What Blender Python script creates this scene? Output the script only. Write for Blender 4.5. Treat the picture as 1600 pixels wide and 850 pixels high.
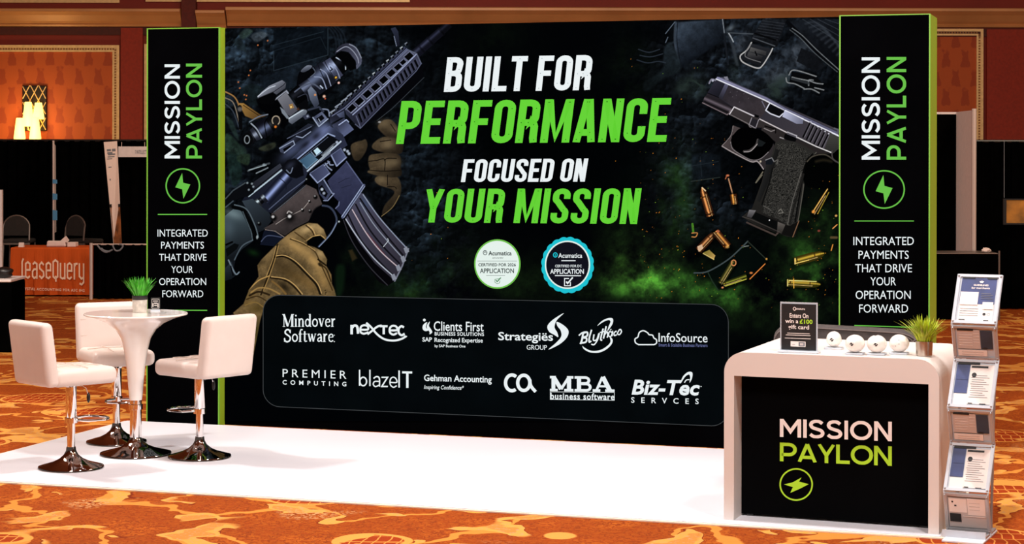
import bpy, bmesh, math, random
import numpy as np
from mathutils import Vector, Matrix

for o in list(bpy.data.objects):
    bpy.data.objects.remove(o)
SC = bpy.context.scene
COL = SC.collection
PI = math.pi

# ---------------------------------------------------------------- camera
FPX, PPY, PITCH, ROLL, YAW = 3118.24, 243.88, 0.001976, 0.001803, 0.307911
CAM = Vector((7.36916, -13.85336, 2.09876))
_r = Vector((math.cos(YAW), math.sin(YAW), 0)); _f = Vector((-math.sin(YAW), math.cos(YAW), 0)); _u = Vector((0, 0, 1))
FWD = _f*math.cos(PITCH)-_u*math.sin(PITCH); _u1 = _f*math.sin(PITCH)+_u*math.cos(PITCH)
RGT = _r*math.cos(ROLL)+_u1*math.sin(ROLL); UPV = _u1*math.cos(ROLL)-_r*math.sin(ROLL)
cam_data = bpy.data.cameras.new('camera')
cam_data.sensor_fit = 'HORIZONTAL'; cam_data.sensor_width = 36.0
cam_data.lens = FPX*36/1600
cam_data.shift_y = -(425-PPY)/1600
cam_data.clip_end = 200
cam = bpy.data.objects.new('camera', cam_data)
COL.objects.link(cam)
cam.matrix_world = Matrix(((RGT.x, UPV.x, -FWD.x, CAM.x), (RGT.y, UPV.y, -FWD.y, CAM.y), (RGT.z, UPV.z, -FWD.z, CAM.z), (0, 0, 0, 1)))
SC.camera = cam

# ---------------------------------------------------------------- light and exposure
SC.view_settings.view_transform = 'Standard'
SC.view_settings.look = 'None'
SC.view_settings.gamma = 1
SC.view_settings.use_curve_mapping = False
SC.view_settings.exposure = 0.0
world = bpy.data.worlds.new('hall ambience'); SC.world = world
world.use_nodes = True
bg = world.node_tree.nodes['Background']
bg.inputs[0].default_value = (1.0, .87, .78, 1); bg.inputs[1].default_value = .20
def area_lamp(name, loc, size, power, color, target=None, size_y=None):
    l = bpy.data.lights.new(name, 'AREA'); l.energy = power; l.color = color
    l.shape = 'RECTANGLE'; l.size = size; l.size_y = size_y or size
    o = bpy.data.objects.new(name, l); COL.objects.link(o); o.location = loc
    if target is not None:
        d = Vector(target)-Vector(loc)
        o.rotation_euler = d.to_track_quat('-Z', 'Y').to_euler()
    return o
WARM = (1.0, .84, .72); COOL = (1.0, .95, .93)
area_lamp('unseen_lamp', (-2.6, -2.3, 6.8), .45, 340, COOL, (.8, -1.3, 0))
area_lamp('unseen_lamp', (4.2, -2.6, 6.8), .45, 400, COOL, (3.4, -1.8, 0))
area_lamp('unseen_lamp', (7.6, -5.2, 6.8), .6, 270, COOL, (5.6, -2.4, 0))
area_lamp('unseen_lamp', (5.5, -10.5, 6.4), 1.6, 520, (1.0, .97, .94), (4.4, -2.0, .3))  # unseen front fill, added to brighten the counter front
area_lamp('unseen_lamp', (-3.5, -1.0, 6.6), 2.0, 360, (1.0, .84, .68), (-3.5, 3, 0))
area_lamp('unseen_lamp', (10.5, 1.5, 6.8), 2.0, 420, (1.0, .84, .68), (9.5, 1.5, 0))  # unseen light added to brighten the carpet on the right
area_lamp('unseen_lamp', (-3.2, 11.0, 6.8), 3.0, 270, (1.0, .84, .64), (-5, 18, 1.5))
area_lamp('unseen_lamp', (9.0, 9.0, 6.8), 3.0, 330, (1.0, .84, .64), (7, 18, 1.5))

# ---------------------------------------------------------------- placing helpers
def ray(px, py):
    return (FWD*FPX+RGT*(px-800)-UPV*(py-PPY)).normalized()
def on_z(px, py, z=0.0):
    d = ray(px, py); return CAM+d*((z-CAM.z)/d.z)
def on_y(px, py, y):
    d = ray(px, py); return CAM+d*((y-CAM.y)/d.y)
def at_d(px, py, dist):
    d = FWD*FPX+RGT*(px-800)-UPV*(py-PPY); return CAM+d*(dist/FPX)
def cw(x, d, z):
    """Point given by metres right of the lens axis, metres ahead, and height."""
    return Vector((CAM.x+_r.x*x+_f.x*d, CAM.y+_r.y*x+_f.y*d, z))
def foot(px, d):
    p = at_d(px, 240, d); return Vector((p.x, p.y, 0))
def zat(py, d):
    return at_d(800, py, d).z

# ---------------------------------------------------------------- materials
def lin(c):
    return tuple((v/255/12.92 if v/255 <= .04045 else ((v/255+.055)/1.055)**2.4) for v in c)
def mat(name, col, rough=.5, metal=0.0, emit=None, estr=0.0, var=0.0, vscale=20, bump=0.0, bscale=200, coat=0.0, spec=.5, trans=0.0, alpha=1.0):
    m = bpy.data.materials.new(name); m.use_nodes = True
    nt = m.node_tree; b = nt.nodes['Principled BSDF']
    c = lin(col)+(1,)
    b.inputs['Base Color'].default_value = c
    b.inputs['Roughness'].default_value = rough; b.inputs['Metallic'].default_value = metal
    b.inputs['Coat Weight'].default_value = coat; b.inputs['Specular IOR Level'].default_value = spec
    b.inputs['Transmission Weight'].default_value = trans; b.inputs['Alpha'].default_value = alpha
    tc = nt.nodes.new('ShaderNodeTexCoord')
    if var:
        n = nt.nodes.new('ShaderNodeTexNoise'); n.inputs['Scale'].default_value = vscale; n.inputs['Detail'].default_value = 4
        nt.links.new(tc.outputs['Object'], n.inputs['Vector'])
        r = nt.nodes.new('ShaderNodeValToRGB')
        r.color_ramp.elements[0].position = .3; r.color_ramp.elements[1].position = .7
        r.color_ramp.elements[0].color = tuple(max(0, v*(1-var)) for v in c[:3])+(1,)
        r.color_ramp.elements[1].color = tuple(min(1, v*(1+var)) for v in c[:3])+(1,)
        nt.links.new(n.outputs['Fac'], r.inputs['Fac']); nt.links.new(r.outputs['Color'], b.inputs['Base Color'])
    if bump:
        n = nt.nodes.new('ShaderNodeTexNoise'); n.inputs['Scale'].default_value = bscale; n.inputs['Detail'].default_value = 3
        nt.links.new(tc.outputs['Object'], n.inputs['Vector'])
        bp = nt.nodes.new('ShaderNodeBump'); bp.inputs['Strength'].default_value = bump; bp.inputs['Distance'].default_value = .01
        nt.links.new(n.outputs['Fac'], bp.inputs['Height']); nt.links.new(bp.outputs['Normal'], b.inputs['Normal'])
    if emit:
        b.inputs['Emission Color'].default_value = lin(emit)+(1,); b.inputs['Emission Strength'].default_value = estr
    return m
def backlit(name, col, k=.92):
    """Translucent lightbox print with lamps behind it."""
    return mat(name, tuple(v*.18 for v in col), .6, 0, col, k, spec=.04)
M = {}
M['black_print'] = mat('lightbox black fabric', (3, 3, 4), .8, spec=0, var=.2, vscale=3)
M['panel_print'] = mat('dark logo field print', (3, 6, 8), .8, spec=0, var=.2, vscale=3)
M['panel_line'] = backlit('thin grey outline print', (70, 74, 76), .8)
M['white_lit'] = backlit('white backlit print', (238, 246, 248))
M['grey_lit'] = backlit('grey backlit print', (150, 156, 162))
M['dim_lit'] = backlit('dim backlit print', (96, 104, 150), .8)
M['green_lit'] = backlit('bright green backlit print', (100, 214, 52))
M['green_dot'] = backlit('dark green rivet print', (40, 120, 24), .8)
M['white_dot'] = backlit('grey rivet print', (150, 164, 170), .8)
M['tower_green'] = backlit('leaf green backlit print', (104, 194, 72))
M['lime_edge'] = mat('lime glowing tower edge', (130, 150, 30), .5, 0, (130, 165, 34), .16)
M['lime_frame'] = mat('lime frame profile', (100, 150, 40), .5, 0, (110, 180, 60), .22)
M['teal_lit'] = backlit('teal backlit print', (24, 196, 212))
M['navy_lit'] = backlit('navy backlit print', (8, 10, 24), .7)
M['badge_white'] = backlit('badge white print', (232, 246, 240))
M['badge_ink'] = backlit('badge dark ink', (22, 40, 40), .7)
M['badge_green'] = backlit('badge green ink', (30, 130, 60), .8)
M['badge_ring'] = backlit('badge lime ring', (112, 196, 76))
M['white_floor'] = mat('white vinyl flooring', (218, 217, 223), .42, var=.015, vscale=1.2, spec=.3)
M['leather'] = mat('white leatherette', (216, 200, 191), .42, var=.02, vscale=9, bump=.03, bscale=120, spec=.4)
M['seam'] = mat('stitched seam', (208, 188, 176), .7)
M['chrome'] = mat('polished chrome', (225, 220, 218), .07, 1.0, var=.02, vscale=4)
M['dark_chrome'] = mat('dark mirror chrome', (150, 140, 136), .06, 1.0, var=.03, vscale=4)
M['lever_black'] = mat('black lever plastic', (12, 12, 12), .4)
M['gloss_white'] = mat('glossy white plastic', (240, 230, 222), .16, coat=.5, var=.01)
M['satin_white'] = mat('satin white counter laminate', (218, 208, 202), .45, var=.015, vscale=3)
M['counter_black'] = mat('black counter graphic', (4, 4, 5), .7, spec=.02, var=.2, vscale=2)
M['print_white'] = mat('white vinyl lettering', (255, 252, 250), .6)
M['print_lime'] = mat('lime vinyl lettering', (172, 222, 40), .6)
M['concrete'] = mat('grey concrete pot', (196, 188, 178), .8, var=.25, vscale=30, bump=.2, bscale=90)
M['steel'] = mat('brushed steel pot', (196, 184, 172), .28, 1.0, var=.08, vscale=12)
M['leaf'] = mat('bright green leaves', (58, 160, 24), .5, var=.6, vscale=18)
M['leaf_yellow'] = mat('yellow green grass leaves', (160, 176, 26), .5, var=.55, vscale=18)
M['soil'] = mat('dark potting soil', (26, 20, 14), .9, var=.4, vscale=60)
M['acrylic'] = mat('clear acrylic', (236, 232, 228), .08, 0, trans=.92, spec=.5)
M['acrylic_edge'] = mat('frosted acrylic frame', (192, 198, 206), .3, 0, var=.03)
M['metal_grey'] = mat('grey aluminium', (176, 174, 176), .35, .3, var=.05)
M['paper'] = mat('white printed paper', (236, 226, 220), .7, var=.02)
M['paper_grey'] = mat('pale grey print', (196, 186, 182), .7)
M['ink_blue'] = mat('navy brochure print', (44, 58, 110), .5, var=.25, vscale=14)
M['ink_teal'] = mat('dark teal brochure print', (36, 52, 72), .5, var=.3, vscale=14)
M['ink'] = mat('black ink', (18, 18, 20), .6)
M['ink_grey'] = mat('grey ink', (112, 114, 120), .7)
M['card_black'] = mat('black card print', (18, 18, 20), .5, var=.15, vscale=10)
M['settee'] = mat('dark grey upholstery', (66, 58, 56), .75, var=.25, vscale=20, bump=.1, bscale=150)
M['settee_seam'] = mat('lighter welt', (104, 92, 88), .7)
M['drape'] = mat('black drape cloth', (3, 3, 3), .95, var=.35, vscale=6, spec=.0)
M['orange_cloth'] = mat('orange table cloth', (196, 82, 26), .8, var=.12, vscale=3, spec=.15)
M['orange_print'] = mat('pale print on orange cloth', (246, 210, 180), .8, var=.06)
M['chair_frame'] = mat('pewter chair frame', (120, 108, 100), .4, .6)
M['chair_fabric'] = mat('dark chair fabric', (34, 28, 24), .9, var=.2)
M['pole'] = mat('pale aluminium pole', (206, 186, 176), .4, .4)
M['banner_white'] = mat('white banner cloth', (222, 200, 190), .7, var=.03)
M['banner_brown'] = mat('brown banner picture', (120, 70, 34), .7, var=.7, vscale=9)
M['banner_blue'] = mat('blue banner print', (70, 130, 170), .7)
M['grey_panel'] = mat('pale grey panel cloth', (214, 200, 196), .8, var=.05)
M['amber'] = mat('amber picture', (130, 80, 16), .6, 0, (150, 92, 20), .25, var=.6, vscale=6)
M['gold'] = mat('gilded moulding', (244, 204, 140), .45, .2, var=.12, vscale=14)
M['gold_dark'] = mat('dark gilt bead', (150, 96, 40), .5, .2, var=.3, vscale=40)  # darker gilt colour for the frame beading
M['bronze'] = mat('dark bronze plate', (30, 18, 12), .5, .3)
M['shade'] = mat('lit glass shade', (255, 226, 140), .5, 0, (255, 214, 110), 2.4)
M['cornice'] = mat('painted gold cornice', (208, 148, 92), .4, .1, var=.12, vscale=1.2)
M['red_wall'] = mat('deep red wall paint', (134, 36, 14), .7, var=.12, vscale=.8)

def damask():
    m = bpy.data.materials.new('orange damask wall cloth'); m.use_nodes = True
    nt = m.node_tree; b = nt.nodes['Principled BSDF']; b.inputs['Roughness'].default_value = .7
    tc = nt.nodes.new('ShaderNodeTexCoord'); sp = nt.nodes.new('ShaderNodeSeparateXYZ'); nt.links.new(tc.outputs['Object'], sp.inputs[0])
    def mth(op, a, bb=None):
        n = nt.nodes.new('ShaderNodeMath'); n.operation = op
        for i, v in enumerate((a, bb)):
            if v is None: continue
            if isinstance(v, (int, float)): n.inputs[i].default_value = v
            else: nt.links.new(v, n.inputs[i])
        return n.outputs[0]
    u = mth('MULTIPLY', sp.outputs[0], 2*PI/.385); v = mth('MULTIPLY', sp.outputs[2], PI/.385)
    u = mth('MULTIPLY', u, 1.0); tail = mth('SINE', v)
    a = mth('MULTIPLY', mth('COSINE', u), mth('COSINE', v))
    a2 = mth('MULTIPLY', mth('COSINE', mth('MULTIPLY', u, 3.0)), mth('COSINE', mth('MULTIPLY', v, 3.0)))
    s = mth('ADD', a, mth('MULTIPLY', a2, .12))
    n = nt.nodes.new('ShaderNodeTexNoise'); n.inputs['Scale'].default_value = 11; nt.links.new(tc.outputs['Object'], n.inputs['Vector'])
    s = mth('ADD', s, mth('MULTIPLY', mth('SUBTRACT', n.outputs['Fac'], .5), .9))
    s = mth('SUBTRACT', s, mth('MULTIPLY', mth('SINE', mth('ADD', mth('MULTIPLY', v, 2.0), .6)), .22))
    r = nt.nodes.new('ShaderNodeValToRGB'); nt.links.new(s, r.inputs['Fac'])
    e = r.color_ramp.elements; e[0].position = .20; e[1].position = .40
    e[0].color = lin((188, 84, 26))+(1,); e[1].color = lin((164, 64, 18))+(1,)
    nt.links.new(r.outputs['Color'], b.inputs['Base Color'])
    return m
M['damask'] = damask()

def carpet():
    m = bpy.data.materials.new('patterned orange carpet'); m.use_nodes = True
    nt = m.node_tree; L = nt.links; b = nt.nodes['Principled BSDF']; b.inputs['Roughness'].default_value = .95; b.inputs['Specular IOR Level'].default_value = .1
    N = nt.nodes.new
    tc = N('ShaderNodeTexCoord')
    def noise(vec, scale, detail=2, rough=.5):
        n = N('ShaderNodeTexNoise'); n.inputs['Scale'].default_value = scale; n.inputs['Detail'].default_value = detail; n.inputs['Roughness'].default_value = rough
        L.new(vec, n.inputs['Vector']); return n
    def mth(op, a, bb=None, c=None):
        n = N('ShaderNodeMath'); n.operation = op
        for i, v in enumerate((a, bb, c)):
            if v is None: continue
            if isinstance(v, (int, float)): n.inputs[i].default_value = v
            else: L.new(v, n.inputs[i])
        return n.outputs[0]
    def vm(op, a, bb):
        n = N('ShaderNodeVectorMath'); n.operation = op
        for i, v in enumerate((a, bb)):
            if isinstance(v, tuple): n.inputs[i].default_value = v
            else: L.new(v, n.inputs[i])
        return n.outputs[0]
    def mix(f, a, c):
        n = N('ShaderNodeMix'); n.data_type = 'RGBA'
        L.new(f, n.inputs[0]) if not isinstance(f, float) else None
        for i, v in ((6, a), (7, c)):
            if isinstance(v, tuple): n.inputs[i].default_value = lin(v)+(1,)
            else: L.new(v, n.inputs[i])
        return n.outputs[2]
    P = tc.outputs['Object']
    n0 = noise(P, 1.0, 1)
    n00 = noise(P, 5.5, 1)
    W = vm('ADD', P, vm('MULTIPLY', vm('SUBTRACT', n0.outputs['Color'], (.5, .5, .5)), (1.0, 1.0, 0)))
    W = vm('ADD', W, vm('MULTIPLY', vm('SUBTRACT', n00.outputs['Color'], (.5, .5, .5)), (.22, .22, 0)))
    def band(x, lo, hi, soft=.02):
        a = N('ShaderNodeMapRange'); a.clamp = True; L.new(x, a.inputs[0]); a.inputs[1].default_value = lo-soft; a.inputs[2].default_value = lo
        c = N('ShaderNodeMapRange'); c.clamp = True; L.new(x, c.inputs[0]); c.inputs[1].default_value = hi; c.inputs[2].default_value = hi+soft; c.inputs[3].default_value = 1; c.inputs[4].default_value = 0
        return mth('MULTIPLY', a.outputs[0], c.outputs[0])
    s1 = noise(W, 1.25, .6, .4).outputs['Fac']
    s2 = noise(vm('ADD', W, (7.3, 2.1, 0)), 3.0, .8, .5).outputs['Fac']
    scroll = band(s1, .485, .515, .006)
    leaf = mth('MULTIPLY', band(s2, .55, .9, .006), band(s1, .42, .585, .02))
    leafd = mth('MULTIPLY', band(s2, .535, .548, .004), band(s1, .42, .585, .02))
    vo = N('ShaderNodeTexVoronoi'); vo.inputs['Scale'].default_value = 1.0; vo.inputs['Randomness'].default_value = .7
    L.new(P, vo.inputs['Vector'])
    dist = mth('ADD', vo.outputs['Distance'], mth('MULTIPLY', mth('SUBTRACT', noise(P, 2.2, 1).outputs['Fac'], .5), .05))
    inside = band(dist, -1, .36, .006); ring = band(dist, .343, .362, .004)
    sp = N('ShaderNodeSeparateXYZ'); L.new(P, sp.inputs[0])
    wob = mth('MULTIPLY', n00.outputs['Fac'], .06)
    gx = mth('ABSOLUTE', mth('SUBTRACT', mth('FRACT', mth('MULTIPLY', mth('ADD', wob, mth('ADD', sp.outputs[0], mth('MULTIPLY', sp.outputs[1], .22))), 15.0)), .5))
    gy = mth('ABSOLUTE', mth('SUBTRACT', mth('FRACT', mth('MULTIPLY', mth('ADD', wob, mth('SUBTRACT', sp.outputs[1], mth('MULTIPLY', sp.outputs[0], .25))), 6.0)), .5))
    lat = mth('MAXIMUM', band(gx, .445, 1, .02), band(gy, .455, 1, .015))
    grain = noise(P, 34, 2, .7).outputs['Fac']; worm = noise(P, 15, 2, .6).outputs['Fac']; big = noise(P, .8, 2).outputs['Fac']
    base = mix(band(noise(W, 2.4, 3, .6).outputs['Fac'], .5, 2, .1), (168, 85, 24), (150, 70, 18))
    base = mix(band(worm, .478, .522, .012), base, (122, 50, 14))
    base = mix(band(grain, .58, 2, .1), base, (140, 58, 14))
    base = mix(leafd, base, (112, 38, 10))
    base = mix(scroll, base, (196, 126, 52))
    base = mix(leaf, base, (206, 144, 66))
    base = mix(mth('MULTIPLY', leaf, band(s2, .64, 2, .01)), base, (188, 122, 56))
    base = mix(mth('MULTIPLY', leaf, band(grain, .62, 2, .04)), base, (176, 136, 96))
    med = mix(lat, (146, 52, 14), (204, 132, 60))
    med = mix(mth('MULTIPLY', band(s2, .60, 2, .01), band(dist, .20, 2, .01)), med, (206, 144, 66))
    base = mix(inside, base, med)
    base = mix(ring, base, (206, 142, 66))
    base = mix(mth('MULTIPLY', band(big, .69, 2, .04), band(grain, .56, 2, .05)), base, (190, 140, 92))
    L.new(base, b.inputs['Base Color'])
    bp = N('ShaderNodeBump'); bp.inputs['Strength'].default_value = .25; bp.inputs['Distance'].default_value = .01
    L.new(noise(P, 220, 2).outputs['Fac'], bp.inputs['Height']); L.new(bp.outputs['Normal'], b.inputs['Normal'])
    return m
M['carpet'] = carpet()

def print_material():
    m = bpy.data.materials.new('backlit photographic print'); m.use_nodes = True
    nt = m.node_tree; b = nt.nodes['Principled BSDF']
    a = nt.nodes.new('ShaderNodeAttribute'); a.attribute_name = 'print'
    nt.links.new(a.outputs['Color'], b.inputs['Emission Color']); b.inputs['Emission Strength'].default_value = 1.0
    mx = nt.nodes.new('ShaderNodeMix'); mx.data_type = 'RGBA'; mx.blend_type = 'MULTIPLY'; mx.inputs[0].default_value = 1
    nt.links.new(a.outputs['Color'], mx.inputs[6]); mx.inputs[7].default_value = (.05, .05, .05, 1)
    nt.links.new(mx.outputs[2], b.inputs['Base Color'])
    b.inputs['Roughness'].default_value = .7; b.inputs['Specular IOR Level'].default_value = .0
    return m
M['mural'] = print_material()

# ---------------------------------------------------------------- mesh builder and scene tree helpers
class MB:
    def __init__(s): s.v = []; s.f = []
    def add(s, vs, fs):
        n = len(s.v); s.v += [tuple(p) for p in vs]; s.f += [tuple(i+n for i in q) for q in fs]
        return s
    def box(s, x0, y0, z0, x1, y1, z1, T=None):
        vs = [(x, y, z) for z in (z0, z1) for y in (y0, y1) for x in (x0, x1)]
        if T: vs = [T(*p) for p in vs]
        return s.add(vs, [(0, 2, 3, 1), (4, 5, 7, 6), (0, 1, 5, 4), (2, 6, 7, 3), (0, 4, 6, 2), (1, 3, 7, 5)])
    def hexa(s, q0, q1):
        """Solid between two quads of matching corners."""
        return s.add(list(q0)+list(q1), [(3, 2, 1, 0), (4, 5, 6, 7), (0, 1, 5, 4), (1, 2, 6, 5), (2, 3, 7, 6), (3, 0, 4, 7)])
    def rbox(s, x0, y0, z0, x1, y1, z1, r, seg=3, T=None):
        """Box with rounded edges all over."""
        cx, cy, cz = (x0+x1)/2, (y0+y1)/2, (z0+z1)/2
        hx, hy, hz = (x1-x0)/2, (y1-y0)/2, (z1-z0)/2
        r = min(r, hx*.99, hy*.99, hz*.99)
        bm = bmesh.new(); bmesh.ops.create_cube(bm, size=2)
        for v in bm.verts: v.co = Vector((v.co.x*hx, v.co.y*hy, v.co.z*hz))
        bmesh.ops.bevel(bm, geom=bm.edges[:], offset=r, segments=seg, profile=.5, affect='EDGES')
        vs = [(v.co.x+cx, v.co.y+cy, v.co.z+cz) for v in bm.verts]
        bm.verts.index_update()
        fs = [[v.index for v in f.verts] for f in bm.faces]; bm.free()
        if T: vs = [T(*p) for p in vs]
        return s.add(vs, fs)
    def lathe(s, prof, seg=32, cx=0, cy=0, cz=0, cap=True):
        vs, fs = [], []; n = len(prof)
        for k in range(seg):
            a = 2*PI*k/seg
            for r, z in prof: vs.append((cx+r*math.cos(a), cy+r*math.sin(a), cz+z))
        for k in range(seg):
            k2 = (k+1) % seg
            for i in range(n-1):
                fs.append((k*n+i, k2*n+i, k2*n+i+1, k*n+i+1))
        if cap:
            if prof[0][0] > 1e-5: fs.append(tuple(k*n for k in range(seg))[::-1])
            if prof[-1][0] > 1e-5: fs.append(tuple(k*n+n-1 for k in range(seg)))
        return s.add(vs, fs)
    def tube(s, pts, r, seg=8, closed=False, cap=True):
        P = [Vector(p) for p in pts]; n = len(P); R = r if isinstance(r, (list, tuple)) else [r]*n
        ref = None; rings = []
        for i in range(n):
            if closed: t = P[(i+1) % n]-P[i-1]
            else: t = P[min(i+1, n-1)]-P[max(i-1, 0)]
            t.normalize()
            if ref is None:
                ref = Vector((0, 0, 1)) if abs(t.z) < .9 else Vector((1, 0, 0))
            a = (ref-t*ref.dot(t))
            if a.length < 1e-6: a = t.orthogonal()
            a.normalize(); ref = a; b = t.cross(a)
            rings.append([P[i]+(a*math.cos(2*PI*k/seg)+b*math.sin(2*PI*k/seg))*R[i] for k in range(seg)])
        vs = [p for q in rings for p in q]; fs = []
        for i in range(n if closed else n-1):
            j = (i+1) % n
            for k in range(seg):
                k2 = (k+1) % seg
                fs.append((i*seg+k, i*seg+k2, j*seg+k2, j*seg+k))
        if cap and not closed:
            fs.append(tuple(range(seg))[::-1]); fs.append(tuple((n-1)*seg+k for k in range(seg)))
        return s.add(vs, fs)
    def prism(s, poly, y0, y1, T=None):
        """Outline in x-z swept from y0 to y1."""
        n = len(poly)
        vs = [(x, y0, z) for x, z in poly]+[(x, y1, z) for x, z in poly]
        if T: vs = [T(*p) for p in vs]
        return s.add(vs, [tuple(range(n)), tuple(range(2*n-1, n-1, -1))]+[(i, n+i, n+(i+1) % n, (i+1) % n) for i in range(n)])
    def ball(s, c, rx, ry, rz, seg=20, rings=12, T=None):
        prof = [(math.sin(PI*i/rings), -math.cos(PI*i/rings)) for i in range(rings+1)]
        vs, fs = [], []
        for k in range(seg):
            a = 2*PI*k/seg
            for r, z in prof: vs.append((c[0]+rx*r*math.cos(a), c[1]+ry*r*math.sin(a), c[2]+rz*z))
        n = rings+1
        for k in range(seg):
            k2 = (k+1) % seg
            for i in range(rings): fs.append((k*n+i, k2*n+i, k2*n+i+1, k*n+i+1))
        if T: vs = [T(*p) for p in vs]
        return s.add(vs, fs)
    def build(s, name, m, parent=None, smooth=False, world=False, bevel=0.0, clean=False):
        me = bpy.data.meshes.new(name)
        vs = s.v
        if world and parent is not None:
            inv = FRAME[root_of(parent)].inverted(); vs = [tuple(inv @ Vector(p)) for p in vs]
        me.from_pydata(vs, [], s.f); me.update()
        bm = bmesh.new(); bm.from_mesh(me)
        bmesh.ops.remove_doubles(bm, verts=bm.verts[:], dist=1e-6) if clean or smooth else None
        if not getattr(s, 'flat', False): bmesh.ops.recalc_face_normals(bm, faces=bm.faces[:])
        bm.to_mesh(me); bm.free()
        me.materials.append(m)
        if smooth:
            me.polygons.foreach_set('use_smooth', [True]*len(me.polygons))
            try: me.set_sharp_from_angle(angle=math.radians(42))
            except Exception: pass
        o = bpy.data.objects.new(name, me); COL.objects.link(o)
        if parent is not None: o.parent = parent
        if bevel:
            md = o.modifiers.new('edge rounding', 'BEVEL'); md.width = bevel; md.segments = 2; md.limit_method = 'ANGLE'
        return o
FRAME = {}
def root_of(o):
    while o.parent is not None: o = o.parent
    return o
def tag(o, label=None, cat=None, group=None, kind=None):
    if label: o['label'] = label
    if cat: o['category'] = cat
    if group: o['group'] = group
    if kind: o['kind'] = kind
    return o
def thing(name, label, cat, loc=(0, 0, 0), rz=0, group=None):
    o = bpy.data.objects.new(name, None); COL.objects.link(o); o.empty_display_size = .1
    o.location = loc; o.rotation_euler = (0, 0, rz)
    FRAME[o] = Matrix.Translation(Vector(loc)) @ Matrix.Rotation(rz, 4, 'Z')
    return tag(o, label, cat, group)
def copy_thing(r, loc, rz, label):
    c = r.copy(); COL.objects.link(c); c.location = loc; c.rotation_euler = (0, 0, rz); c['label'] = label
    FRAME[c] = Matrix.Translation(Vector(loc)) @ Matrix.Rotation(rz, 4, 'Z')
    def rec(a, b):
        for ch in [x for x in bpy.data.objects if x.parent == a]:
            d = ch.copy(); COL.objects.link(d); d.parent = b; rec(ch, d)
    rec(r, c)
    return c
def structure(name, mb, m, **k):
    return tag(mb.build(name, m, **k), kind='structure')

# ---------------------------------------------------------------- lettering: stroke glyphs and the built-in face
def smoothpath(pts, closed=False, n=6):
    return [tuple(p) for p in Painter.smooth(pts, closed, n)]
def stroke_faces(pts, w, closed=False):
    """Flat ribbon of width w along a 2-D path, mitred joints."""
    P = [Vector((p[0], p[1])) for p in pts]; n = len(P); vs, fs = [], []
    ws = w if isinstance(w, (list, tuple)) else [w]*n
    for i in range(n):
        a = P[i-1] if (i > 0 or closed) else None
        b = P[(i+1) % n] if (i < n-1 or closed) else None
        d0 = (P[i]-a).normalized() if a is not None else None
        d1 = (b-P[i]).normalized() if b is not None else None
        if d0 is None: d0 = d1
        if d1 is None: d1 = d0
        n0 = Vector((-d0.y, d0.x)); n1 = Vector((-d1.y, d1.x))
        m = (n0+n1)
        m = n0 if m.length < 1e-4 else m.normalized()
        k = min(1/max(m.dot(n0), .3), 2.2)
        vs += [P[i]+m*ws[i]/2*k, P[i]-m*ws[i]/2*k]
    for i in range(n if closed else n-1):
        j = (i+1) % n
        fs.append((2*i, 2*i+1, 2*j+1, 2*j))
    return [(v.x, v.y) for v in vs], fs
class Flat:
    """2-D faces collected for a print."""
    def __init__(s): s.v = []; s.f = []; s.k = []; s.n = 0
    def add(s, vs, fs):
        n = len(s.v); s.v += list(vs); s.k += [s.n]*len(vs); s.n += 1; s.f += [tuple(i+n for i in q) for q in fs]; return s
    def stroke(s, pts, w, closed=False, curve=False, n=6):
        if curve: pts = smoothpath(pts, closed, n)
        return s.add(*stroke_faces(pts, w, closed))
    def poly(s, pts, curve=False, n=6):
        if curve: pts = smoothpath(pts, True, n)
        from mathutils.geometry import tessellate_polygon
        tri = tessellate_polygon([[Vector((p[0], p[1], 0)) for p in pts]])
        return s.add(pts, [tuple(t) for t in tri])
    def ellipse(s, cx, cy, rx, ry, n=40):
        return s.poly([(cx+rx*math.cos(2*PI*k/n), cy+ry*math.sin(2*PI*k/n)) for k in range(n)])
    def ring(s, cx, cy, rx, ry, w, n=48):
        return s.stroke([(cx+rx*math.cos(2*PI*k/n), cy+ry*math.sin(2*PI*k/n)) for k in range(n)], w, True)
    def bbox(s):
        xs = [p[0] for p in s.v]; ys = [p[1] for p in s.v]; return min(xs), min(ys), max(xs), max(ys)
    def fit(s, quad, box=None):
        """Map the collected faces (y up) into the quad TL, TR, BR, BL."""
        x0, y0, x1, y1 = box or s.bbox(); TL, TR, BR, BL = quad
        o = []
        for x, y in s.v:
            u, v = (x-x0)/(x1-x0), (y-y0)/(y1-y0)
            o.append(tuple((BL[k]*(1-u)+BR[k]*u)*(1-v)+(TL[k]*(1-u)+TR[k]*u)*v for k in (0, 1)))
        s.v = o; return s
    def join(s, o): return s.add(o.v, o.f)
    def on(s, P, lift=None):
        """Mesh builder with every 2-D point carried onto a surface by P(x, y)."""
        m = MB(); m.flat = True; m.v = [tuple(P(x, y)) for x, y in s.v]; m.f = list(s.f)
        if lift is not None: m.v = [tuple(Vector(p)+lift*(k % 3)) for p, k in zip(m.v, s.k)]
        return m
def rrect(x0, y0, x1, y1, r, n=4, rx=None):
    o = []
    for cx, cy, a0 in ((x1-r, y1-r, 0), (x0+r, y1-r, 90), (x0+r, y0+r, 180), (x1-r, y0+r, 270)):
        for k in range(n+1):
            a = math.radians(a0+90*k/n); o.append((cx+r*math.cos(a), cy+r*math.sin(a)))
    return o
def arc(cx, cy, rx, ry, a0, a1, n=12):
    return [(cx+rx*math.cos(math.radians(a0+(a1-a0)*k/n)), cy+ry*math.sin(math.radians(a0+(a1-a0)*k/n))) for k in range(n+1)]
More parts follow.
